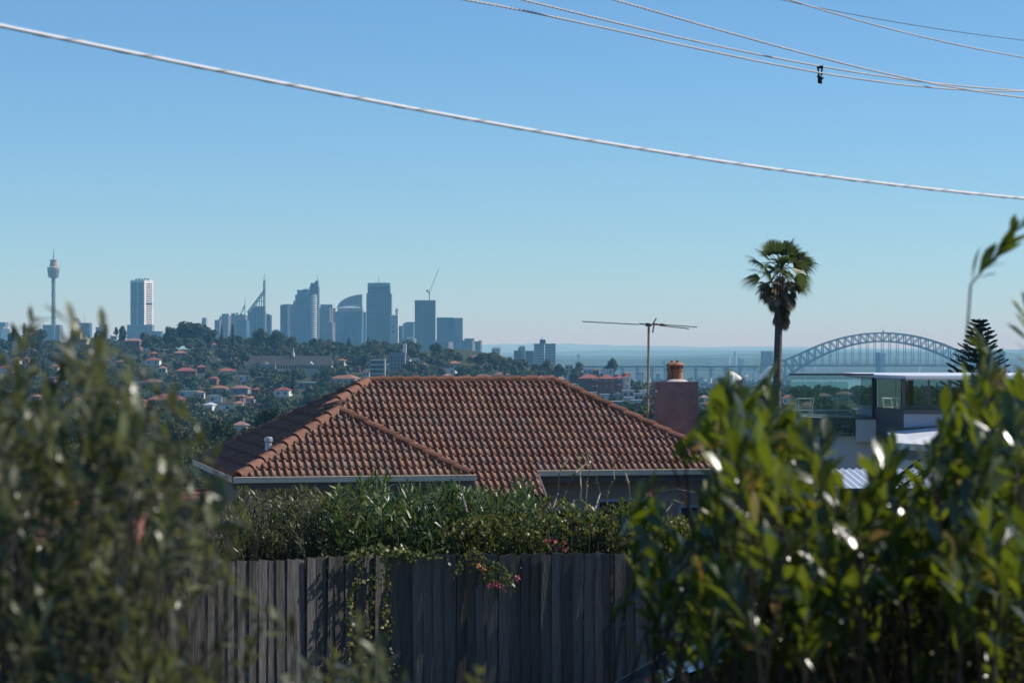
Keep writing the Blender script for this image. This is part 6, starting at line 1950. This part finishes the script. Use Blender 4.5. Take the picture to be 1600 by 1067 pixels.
hedge('dark low scrub behind the left fence run', [(60, 850), (140, 842), (200, 838), (260, 828), (300, 820), (345, 815)], 24.8, 27.5, 260, 6, M_ole, .07, .03, 26, name='low_scrub', bottom=930)
# bare twigs standing up out of the climber
M_twig = mat('pale_twig', (0.3, 0.25, 0.21), .9, .2, 8)
tw = thing('climber_twigs', 'bare pale shoots with few leaves arching above the climbing hedge', 'shrub', tuple(Vector((X(900, 26.6), 26.6, gz(X(900, 26.6), 26.6)))))
TL_ = []
for (pts_) in ([(862, 800), (872, 770), (874, 738), (888, 716)], [(880, 800), (884, 765), (900, 738), (918, 722)], [(905, 800), (908, 760), (906, 735), (910, 712)], [(915, 790), (917, 750), (923, 730), (916, 705)], [(985, 790), (982, 755), (975, 728), (968, 712)], [(1000, 790), (1020, 768), (1060, 764), (1092, 770)], [(1040, 800), (1055, 782), (1075, 790), (1090, 812)], [(860, 790), (850, 770), (842, 748)], [(950, 800), (948, 770), (960, 748), (958, 728)], [(730, 800), (722, 770), (714, 742), (705, 728)], [(930, 795), (938, 770), (931, 742)]):
    c_ = [at(a, b_, 26.4 + rs.uniform(-.3, .3)) for a, b_ in pts_]
    mb = MB(); mb.tube(c_, [.009 - .0055 * i / (len(c_) - 1) for i in range(len(c_))], 5); mb.build('shoot', M_twig, tw)
    for i in range(len(c_) - 1):
        for k in range(5): TL_.append(c_[i].lerp(c_[i + 1], rs.random()))
g = np.random.default_rng(8)
tv, tf = leaf_template(.05, .028, .1, .15, .5, 3)
P_ = np.array([p[:] for p in TL_]); D_ = g.normal(size=(len(P_), 3)) + np.array([0, 0, .3])
v, f = scatter(tv, tf, frames(D_, g.normal(size=(len(P_), 3)) * .5 + np.array([0, 0, 1.])), P_ - np.array(WO[tw][:]), g.uniform(.5, 1.1, len(P_)))
tag(link_mesh('foliage', np_mesh('foliage', v, f, M_bou, True), tw), kind='stuff')

# pink flowers of the climber
M_pink2 = mat('pink_petal', (0.62, 0.13, 0.17), .6, .15, 20, objvar=.2)
M_red2 = mat('coral_petal', (0.60, 0.16, 0.09), .6, .15, 20, objvar=.2)
fvv = []; ff_ = []
for k in range(5):
    a = k * 2 * math.pi / 5; c_, s_ = math.cos(a), math.sin(a)
    n0 = len(fvv)
    for (r_, t_, z_2) in ((.004, 0, 0), (.018, -.5, .010), (.030, 0, .006), (.018, .5, .010)):
        fvv.append((r_ * math.cos(a + t_), r_ * math.sin(a + t_), z_2))
    ff_.append((n0, n0 + 1, n0 + 2, n0 + 3))
FLW = []
for m in (M_pink2, M_red2):
    me = bpy.data.meshes.new('flower'); me.from_pydata(fvv, [], ff_); me.materials.append(m); FLW.append(me)
fl_par = [o for o in scn.objects if o.get('label', '').startswith('small leaved climbing hedge with pink')][0]
for (px, py) in ((856, 845), (866, 850), (870, 856), (882, 848), (878, 858), (884, 858), (862, 842), (771, 806), (701, 788), (868, 846), (884, 856), (852, 846), (1016, 772)):
    o = bpy.data.objects.new('flower', FLW[rs.random() < .35]); C.objects.link(o); o.parent = fl_par
    o.location = at(px, py, 25.35) - WO[fl_par]; o.rotation_euler = (rs.uniform(1, 2), rs.uniform(-.5, .5), rs.uniform(0, 6)); sc_ = rs.uniform(.7, 1.3); o.scale = (sc_,) * 3
# spray of climber hanging down the fence, and ivy
sp = thing('hanging_spray', 'spray of small leaves with pink flowers hanging over the shaded fence', 'climber', tuple(at(760, 868, 24.93)))
TL_ = []
for (pts_) in ([(735, 862), (720, 880), (712, 898)], [(740, 862), (752, 885), (768, 896), (800, 900)], [(745, 866), (770, 888), (790, 905), (802, 922)], [(748, 875), (762, 900), (775, 916)], [(750, 884), (775, 882), (795, 893)], [(735, 870), (745, 890), (765, 910)]):
    c_ = [at(a, b_, 24.88 - .05 * i) for i, (a, b_) in enumerate(pts_)]
    mb = MB(); mb.tube(c_, [.006, .005, .003, .002][:len(c_)], 5); mb.build('shoot', M_stem, sp)
    for i in range(len(c_) - 1):
        for k in range(26): TL_.append(c_[i].lerp(c_[i + 1], rs.random()) + Vector((rs.gauss(0, .03), rs.gauss(0, .03), rs.gauss(0, .03))))
P_ = np.array([p[:] for p in TL_]); D_ = g.normal(size=(len(P_), 3)) + np.array([0, -.3, -.3])
v, f = scatter(tv, tf, frames(D_, g.normal(size=(len(P_), 3)) * .5 + np.array([0, 0, 1.])), P_ - np.array(WO[sp][:]), g.uniform(.5, 1.0, len(P_)))
tag(link_mesh('foliage', np_mesh('foliage', v, f, M_bou, True), sp), kind='stuff')
for (px, py) in ((749, 884), (774, 912), (780, 915), (808, 903), (786, 921), (766, 915), (756, 890)):
    o = bpy.data.objects.new('flower', FLW[rs.random() < .35]); C.objects.link(o); o.parent = sp
    o.location = at(px, py, 24.72) - WO[sp]; o.rotation_euler = (rs.uniform(1, 2), rs.uniform(-.5, .5), rs.uniform(0, 6)); o.scale = (1.2,) * 3
M_ivy = leaf_mat('ivy_leaf', [(0, (0.06, 0.075, 0.02)), (.5, (0.12, 0.14, 0.03)), (1, (0.24, 0.24, 0.06))], .25, .45, .4, (.25, .28, .04))
iv = thing('ivy', 'strands of yellow green ivy creeping down the fence corner', 'climber', tuple(FC + Vector((-.1, -.05, -1.7))))
TL_ = []
fz = lambda px, py: (lambda Yq: at(px, py, Yq))(25.0 - .09 - max(0, (612 - px)) * .0037)
for (pts_, den) in (([(540, 872), (565, 866), (590, 858), (615, 862), (640, 866), (700, 866)], 60), ([(600, 868), (606, 890), (604, 930), (602, 965), (606, 990)], 30), ([(560, 905), (547, 930), (549, 960), (546, 985), (550, 1040)], 26), ([(580, 890), (584, 930), (577, 960), (576, 1000), (572, 1040)], 18), ([(570, 1010), (590, 1008), (615, 1020)], 20), ([(560, 880), (562, 905), (557, 930)], 8), ([(600, 1035), (620, 1040), (610, 1060)], 12)):
    c_ = [fz(a, b_) for a, b_ in pts_]
    mb = MB(); mb.tube(c_, .005, 5); mb.build('strand', M_stem, iv)
    for i in range(len(c_) - 1):
        for k in range(den): TL_.append(c_[i].lerp(c_[i + 1], rs.random()) + Vector((rs.gauss(0, .025), -abs(rs.gauss(0, .03)), rs.gauss(0, .03))))
P_ = np.array([p[:] for p in TL_]); D_ = g.normal(size=(len(P_), 3)) * .7 + np.array([0, -.6, -.3])
tvi, tfi = leaf_template(.05, .045, .1, .1, .4, 3)
v, f = scatter(tvi, tfi, frames(D_, g.normal(size=(len(P_), 3)) * .5 + np.array([0, -.6, .6])), P_ - np.array(WO[iv][:]), g.uniform(.45, 1.0, len(P_)))
tag(link_mesh('foliage', np_mesh('foliage', v, f, M_ivy, True), iv), kind='stuff')

# ================================================================ parked car (only the top of it shows)
M_paint = mat('car_paint_dark', (0.03, 0.04, 0.05), .18, .1, 1, spec=.6); M_paint.node_tree.nodes['Principled BSDF'].inputs['Coat Weight'].default_value = .7
M_cg = mat('car_glass', (0.02, 0.025, 0.028), .04, .05, 1, spec=.7)
M_rub = mat('tyre_rubber', (0.02, 0.02, 0.02), .9, .1, 4)
M_rim = mat('wheel_alloy', (0.5, 0.5, 0.52), .3, .05, 4, metal=.8)
Yk = 18.6; xk = X(1000, Yk) - 1.40; zk = 81.36
car = thing('parked_car', 'dark parked car whose roof and windscreen show below the right bush', 'car', (xk + 2.1, Yk + .85, zk))
side = [(0, .45), (0.02, .72), (.25, .86), (1.05, .98), (1.2, 1.0), (3.35, 1.02), (4.1, .98), (4.28, .8), (4.3, .45), (4.2, .25), (.1, .25)]


def loft(prof, y0, y1, inset):
    v = []; n = len(prof)
    cx_ = sum(p[0] for p in prof) / n; cz_ = sum(p[1] for p in prof) / n
    for (yy, k) in ((y0, 1 - inset), (y0 + .12, 1), (y1 - .12, 1), (y1, 1 - inset)):
        v += [(xk + cx_ + (p[0] - cx_) * k, yy, zk + cz_ + (p[1] - cz_) * k) for p in prof]
    f = [tuple(reversed(range(n))), tuple(range(3 * n, 4 * n))]
    for r_ in range(3):
        f += [(r_ * n + i, r_ * n + (i + 1) % n, (r_ + 1) * n + (i + 1) % n, (r_ + 1) * n + i) for i in range(n)]
    return v, f


v, f = loft(side, Yk, Yk + 1.74, .05); mb = MB(); mb.add(v, f); mb.build('body', M_paint, car)
cab = [(1.15, .98), (1.75, 1.36), (2.1, 1.475), (2.6, 1.50), (3.1, 1.45), (3.5, 1.3), (3.95, .98)]
v, f = loft(cab, Yk + .12, Yk + 1.62, .06); mb = MB(); mb.add(v, f); mb.build('cabin_glass', M_cg, car)
top = [(1.72, 1.362), (2.1, 1.49), (2.6, 1.515), (3.1, 1.465), (3.52, 1.31), (3.1, 1.42), (2.6, 1.46), (2.1, 1.43)]
v, f = loft(top, Yk + .16, Yk + 1.58, .02); mb = MB(); mb.add(v, f); mb.build('roof', M_paint, car)
for yy in (Yk + .13, Yk + 1.55):
    for (a, b_) in (((1.12, .99), (1.75, 1.37)), ((2.55, .99), (2.6, 1.5)), ((3.95, .99), (3.5, 1.32))):
        mb = MB(); mb.bar((xk + a[0], yy, zk + a[1]), (xk + b_[0], yy, zk + b_[1]), .06, .06); mb.build('pillar', M_paint, car)
for xx in (.85, 3.45):
    for yy in (Yk - .01, Yk + 1.56):
        mb = MB(); mb.tube([(xk + xx, yy, zk + .31), (xk + xx, yy + .19, zk + .31)], .31, 20); ty = mb.build('wheel', M_rub, car)
        mb = MB(); mb.tube([(xk + xx, yy - .012, zk + .31), (xk + xx, yy + .2, zk + .31)], .2, 14); mb.build('rim', M_rim, ty)
for yy in (Yk + .22, Yk + 1.5):
    mb = MB(); mb.obox((xk + .06, yy, zk + .68), (.07, 0, .01), (0, .16, 0), (0, 0, .06)); mb.build('headlight', M_rim, car)
    mb = MB(); mb.obox((xk + 4.26, yy, zk + .75), (.05, 0, 0), (0, .16, 0), (0, 0, .08)); mb.build('tail_light', M_pink2, car)
for yy in (Yk - .02, Yk + 1.72):
    mb = MB(); mb.obox((xk + 1.45, yy, zk + 1.02), (.06, 0, 0), (0, .09, 0), (0, 0, .06)); mb.build('mirror', M_paint, car)

# ================================================================ overhead cables
M_wc = mat('white_cable', (0.72, 0.70, 0.67), .55, .06, 30)
M_gc = mat('grey_cable', (0.46, 0.45, 0.45), .6, .2, 40)
M_bk = mat('black_cable', (0.015, 0.015, 0.017), .5, .1, 30)


def cable_path(pts_, Ya_, Yb_, n=90, ext=900):
    xs_ = np.array([p[0] for p in pts_], float); ys_ = np.array([p[1] for p in pts_], float)
    co = np.polyfit(xs_, ys_, 3 if len(pts_) > 4 else 2)
    x0, x1 = xs_[0] - ext * .35, xs_[-1] + ext * .3
    q_ = np.linspace(x0, x1, n); out = []
    yv = np.polyval(co, np.clip(q_, xs_[0] - 60, xs_[-1] + 60))
    sl0 = np.polyval(np.polyder(co), xs_[0] - 60); sl1 = np.polyval(np.polyder(co), xs_[-1] + 60)
    yv = yv + np.where(q_ < xs_[0] - 60, (q_ - xs_[0] + 60) * sl0, 0) + np.where(q_ > xs_[-1] + 60, (q_ - xs_[-1] - 60) * sl1, 0)
    for a, b_ in zip(q_, yv):
        t_ = (a - 0) / 1600; iy = (1 / Ya_) * (1 - t_) + (1 / Yb_) * t_
        out.append(at(a, b_, 1 / max(iy, .02)))
    return out


def twisted(label, pts_, Ya_, Yb_, r_, m, name='power_cable', strands=2, pitch=.11, group=None):
    c_ = cable_path(pts_, Ya_, Yb_)
    t = thing(name, label, 'cable', tuple(c_[0]), group)
    # resample by length
    dist = [0]
    for a, b_ in zip(c_, c_[1:]): dist.append(dist[-1] + (b_ - a).length)
    N = int(dist[-1] / (pitch / 7)); N = min(N, 2600)
    ss_ = np.linspace(0, dist[-1], N); arr = np.array([p[:] for p in c_])
    px_ = np.stack([np.interp(ss_, dist, arr[:, k]) for k in range(3)], 1)
    d = Vector(px_[-1] - px_[0]).normalized(); sd_ = d.cross(Vector((0, 0, 1))).normalized(); up_ = sd_.cross(d)
    for k in range(strands):
        ph = ss_ / pitch * 2 * math.pi + k * 2 * math.pi / strands
        rr = r_ * .36
        pp = px_ + rr * (np.cos(ph)[:, None] * np.array(sd_[:]) + np.sin(ph)[:, None] * np.array(up_[:]))
        mb = MB(); mb.tube([tuple(p) for p in pp], r_ * .5, 5, False); mb.build('strand', m, t, True)
    return t, px_


c_ = cable_path([(0, 40), (250, 93), (500, 142), (800, 197), (1100, 249), (1300, 277), (1600, 310)], 8.2, 13.0, 200)
wc = thing('white_cable', 'thick white overhead cable sagging right across the sky', 'cable', tuple(c_[0]))
mb = MB(); mb.tube(c_, .0062, 10); mb.build('sheath', M_wc, wc, True)
dist = [0]
for a, b_ in zip(c_, c_[1:]): dist.append(dist[-1] + (b_ - a).length)
arr = np.array([p[:] for p in c_]); N = 1500; ss_ = np.linspace(0, dist[-1], N)
px_ = np.stack([np.interp(ss_, dist, arr[:, k]) for k in range(3)], 1)
d = Vector(px_[-1] - px_[0]).normalized(); sd_ = d.cross(Vector((0, 0, 1))).normalized(); up_ = sd_.cross(d)
ph = ss_ / .33 * 2 * math.pi
pp = px_ + .0066 * (np.cos(ph)[:, None] * np.array(sd_[:]) + np.sin(ph)[:, None] * np.array(up_[:]))
mb = MB(); mb.tube([tuple(p) for p in pp], .0014, 4, False); mb.build('lashing_wire', M_gc, wc)
twisted('grey twisted cable, lowest of the three that meet at the right', [(725, 0), (925, 38), (1094, 79), (1262, 110), (1431, 134), (1600, 143)], 15, 27, .011, M_gc)
_, pB = twisted('grey twisted cable from which the black clamp hangs', [(818, 0), (981, 40.5), (1150, 77), (1279, 105), (1403, 122), (1600, 142)], 15.5, 27.5, .011, M_gc)
twisted('grey twisted cable crossing above the black clamp', [(959, 0), (1094, 38), (1262, 86), (1375, 112.5), (1487, 136), (1600, 153)], 15, 26, .011, M_gc)
twisted('grey twisted cable highest in the sky above the clamp cables', [(1234, 0), (1375, 41), (1480, 67), (1600, 90)], 16, 26, .010, M_gc)
c_ = cable_path([(1220, 0), (1347, 26), (1470, 46), (1600, 63.5)], 22, 34)
t = thing('thin_wire', 'thin dark wire highest of all the overhead cables', 'cable', tuple(c_[0]))
mb = MB(); mb.tube(c_, .0045, 6); mb.build('wire', M_bk, t)
# clamp
kk = int(np.argmin(np.abs(800 + pB[:, 0] / pB[:, 1] * F - 1282))); pc = Vector(pB[kk])
cl = thing('cable_clamp', 'black cable clamp hanging from the twisted cables', 'clamp', tuple(pc))
u_ = pc.y / F
for sx_ in (-1, 1):
    mb = MB(); mb.tube([pc + Vector((sx_ * 3.2 * u_, 0, -1.5 * u_)), pc + Vector((sx_ * 2.6 * u_, 0, -8 * u_)), pc + Vector((sx_ * 2.0 * u_, 0, -15 * u_))], [1.7 * u_, 1.5 * u_, 1.6 * u_], 8); mb.build('jaw', M_bk, cl)
mb = MB(); mb.obox(pc + Vector((0, 0, -1.5 * u_)), (4.8 * u_, 0, 0), (0, 2.4 * u_, 0), (0, 0, 2.2 * u_)); mb.build('saddle', M_bk, cl)
mb = MB(); mb.tube([pc + Vector((-4.6 * u_, 0, -15.5 * u_)), pc + Vector((5 * u_, 0, -19.5 * u_))], 1.9 * u_, 8); mb.build('bolt', M_bk, cl)
mb = MB(); mb.obox(pc + Vector((-.4 * u_, 0, -23 * u_)), (3.2 * u_, 0, -.6 * u_), (0, 1.6 * u_, 0), (0, 0, 4.2 * u_)); mb.build('weight', M_bk, cl)
# service lines with creeper, lower right
for k, (lb, pts_) in enumerate((('black service line running up behind the right bush', [(1405, 742), (1425, 727), (1540, 652), (1620, 590)]), ('black service line tangled with creeper leaves', [(1398, 768), (1412, 757), (1510, 695), (1560, 662), (1620, 618)]))):
    c_ = [at(a, b_, 31 - .0045 * (a - 1400)) for a, b_ in pts_]
    c_ = [c_[0] + (c_[0] - c_[1]) * 3] + c_ + [c_[-1] + (c_[-1] - c_[-2]) * 2.5]
    t = thing('service_line', lb, 'cable', tuple(c_[1])); mb = MB(); mb.tube(c_, .0135, 8); mb.build('cable', M_bk, t, True)
    if k:
        TL_ = [c_[1].lerp(c_[3], rs.random() ** 1.6) + Vector((rs.gauss(0, .05), rs.gauss(0, .05), rs.gauss(0.03, .05))) for _ in range(260)]
        P_ = np.array([p[:] for p in TL_]); D_ = g.normal(size=(len(P_), 3))
        v, f = scatter(tv, tf, frames(D_, g.normal(size=(len(P_), 3))), P_ - np.array(WO[t][:]), g.uniform(.5, 1.0, len(P_)))
        tag(link_mesh('creeper', np_mesh('creeper', v, f, M_bou, True), t), kind='stuff')

# ================================================================ bushes close to the camera
M_lb = leaf_mat('grey_green_leaf', [(0, (0.05, 0.06, 0.028)), (.45, (0.085, 0.095, 0.045)), (.8, (0.13, 0.14, 0.065)), (.93, (0.22, 0.23, 0.12)), (1, (0.25, 0.26, 0.04))], .3, .34, .6, (.24, .26, .06))
M_rbl = leaf_mat('glossy_leaf', [(0, (0.014, 0.028, 0.008)), (.55, (0.03, 0.05, 0.011)), (.82, (0.075, 0.105, 0.016)), (.93, (0.19, 0.19, 0.025)), (1, (0.36, 0.17, 0.04))], .34, .27, .9, (.36, .45, .02))
M_ls = mat('bush_stem', (0.07, 0.06, 0.045), .85, .25, 12)
M_rs = mat('bush_stem_reddish', (0.06, 0.042, 0.03), .85, .25, 12)

rb_ = random.Random(55)


def in_region(poly, n, Y0, Y1):
    out = []
    while len(out) < n:
        p = (rb_.uniform(-100, 720), rb_.uniform(480, 1140))
        if inside(poly, p): out.append(at(p[0], p[1], rb_.uniform(Y0, Y1)))
    return out


def clumps(cl, Y0, Y1):
    """tips gathered in leafy clumps: (px, py, radius, number); every clump has a depth of its own"""
    out = []
    for (px, py, r_, n) in cl:
        Yc_ = rb_.uniform(Y0, Y1)
        for _ in range(n):
            a = rb_.uniform(0, 6.283); q_ = r_ * math.sqrt(rb_.random())
            out.append(at(px + q_ * math.cos(a), py + q_ * math.sin(a) * 1.1, Yc_ + rb_.gauss(0, .22)))
    return out


# the left bush: a soft mass, thinner towards its edge
Lreg = [(-100, 590), (0, 590), (50, 545), (110, 555), (165, 565), (205, 610), (262, 650), (300, 720), (335, 790), (320, 850), (265, 880), (225, 940), (235, 1010), (360, 1030), (410, 1140), (-100, 1140)]
tl = in_region(Lreg, 330, 3.4, 4.6)
tl += in_region([(-100, 800), (120, 790), (220, 860), (200, 960), (300, 1060), (330, 1140), (-100, 1140)], 170, 4.2, 5.4)
tl += [at(px, py, rb_.uniform(3.5, 4.3)) for (px, py) in ((58, 498), (107, 505), (162, 518), (110, 540), (118, 560), (156, 575), (200, 560), (45, 530), (270, 612), (228, 640), (300, 690), (345, 750), (590, 1010), (560, 985), (605, 1030), (520, 1020), (540, 1050), (480, 1040), (500, 1070), (450, 1060), (630, 1065), (745, 1050), (380, 960), (375, 920), (400, 1000), (365, 850))]
bl = Vector((X(80, 3.9), 3.9, gz(0, 3.9) - .05))
shrub('grey_green_bush', 'blurred grey green narrow leaved bush close in front of the fence', 'bush', bl, tl, M_lb, M_ls, .043, .0135, 19, 1, .48, 15, stem_len=.12, stemr=.0018, curl=.1, ob=.55, n=3, nind=280, el0=.35, el1=1.0)

ta = clumps([(1140, 665, 30, 9), (1195, 660, 34, 12), (1170, 740, 46, 15), (1255, 715, 34, 12), (1275, 785, 44, 15), (1205, 820, 60, 20), (1110, 790, 34, 10), (1026, 800, 12, 4), (1022, 890, 20, 5), (1150, 890, 60, 20), (1262, 880, 55, 20), (1205, 960, 75, 30), (1290, 970, 40, 16), (1075, 930, 26, 8), (1118, 860, 34, 9), (1200, 740, 60, 14)], 4.6, 5.8)
ta += clumps([(1200, 800, 70, 30), (1210, 900, 90, 40), (1250, 980, 80, 40), (1265, 1070, 60, 40)], 6.0, 7.2)
ta += [at(px, py, rb_.uniform(4.7, 5.3)) for (px, py) in ((1135, 605), (1150, 610), (1197, 598), (1180, 615), (1128, 640), (1205, 625), (1240, 660), (1262, 662), (1290, 690), (1118, 715), (1015, 760))]
ba = Vector((X(1190, 5.3), 5.3, gz(0, 5.3) - .05))
shrub('glossy_leaved_bush', 'sunlit glossy yellow green bush between chimney and white house', 'bush', ba, ta, M_rbl, M_rs, .072, .0235, 17, 1, .36, 16, stem_len=.15, stemr=.0024, curl=.12, ob=.64, n=4, nind=290, el0=.6, el1=1.15)

tb_ = clumps([(1385, 745, 22, 9), (1400, 830, 40, 15), (1440, 800, 26, 8), (1385, 910, 50, 20), (1455, 920, 65, 24), (1500, 690, 26, 11), (1532, 640, 24, 9), (1556, 680, 34, 13), (1585, 750, 50, 18), (1525, 770, 48, 18), (1545, 860, 70, 26), (1600, 880, 50, 18), (1530, 970, 80, 34), (1605, 640, 24, 7), (1620, 960, 60, 18), (1690, 800, 60, 20), (1680, 950, 70, 24)], 4.7, 5.9)
tb_ += clumps([(1400, 930, 60, 26), (1450, 1010, 90, 44), (1550, 800, 60, 30), (1560, 920, 90, 44), (1570, 1040, 100, 50), (1360, 1050, 70, 36)], 6.0, 7.4)
tb_ += [at(px, py, rb_.uniform(4.8, 5.3)) for (px, py) in ((1597, 350), (1603, 480), (1532, 530), (1538, 575), (1385, 700), (1396, 705), (1440, 740), (1478, 650), (1548, 590), (1365, 745))]
bb = Vector((X(1530, 5.3), 5.3, gz(0, 5.3) - .05))
shrub('glossy_leaved_bush', 'tall dark glossy bush in front of the white modern house', 'bush', bb, tb_, M_rbl, M_rs, .072, .0235, 17, 1, .36, 17, stem_len=.15, stemr=.0024, curl=.12, ob=.64, n=4, nind=290, el0=.6, el1=1.15)

# ================================================================ haze: the air over the suburbs and the harbour
HAZE = 7.0e-5
hm = bpy.data.materials.new('haze_air'); hm.use_nodes = True
nt = hm.node_tree
nt.nodes.remove(nt.nodes['Principled BSDF'])
pv = nt.nodes.new('ShaderNodeVolumePrincipled')
pv.inputs['Color'].default_value = (0.28, 0.68, 1.0, 1)
pv.inputs['Absorption Color'].default_value = (1, 1, 1, 1)
pv.inputs['Density'].default_value = HAZE
pv.inputs['Anisotropy'].default_value = 0.0
nt.links.new(pv.outputs[0], nt.nodes['Material Output'].inputs['Volume'])
mb = MB(); mb.box(-49000, 49000, -900, 62000, -12, 345)
tag(mb.build('haze', hm), 'pale blue haze lying over the suburbs, harbour and city', None, None, 'stuff')
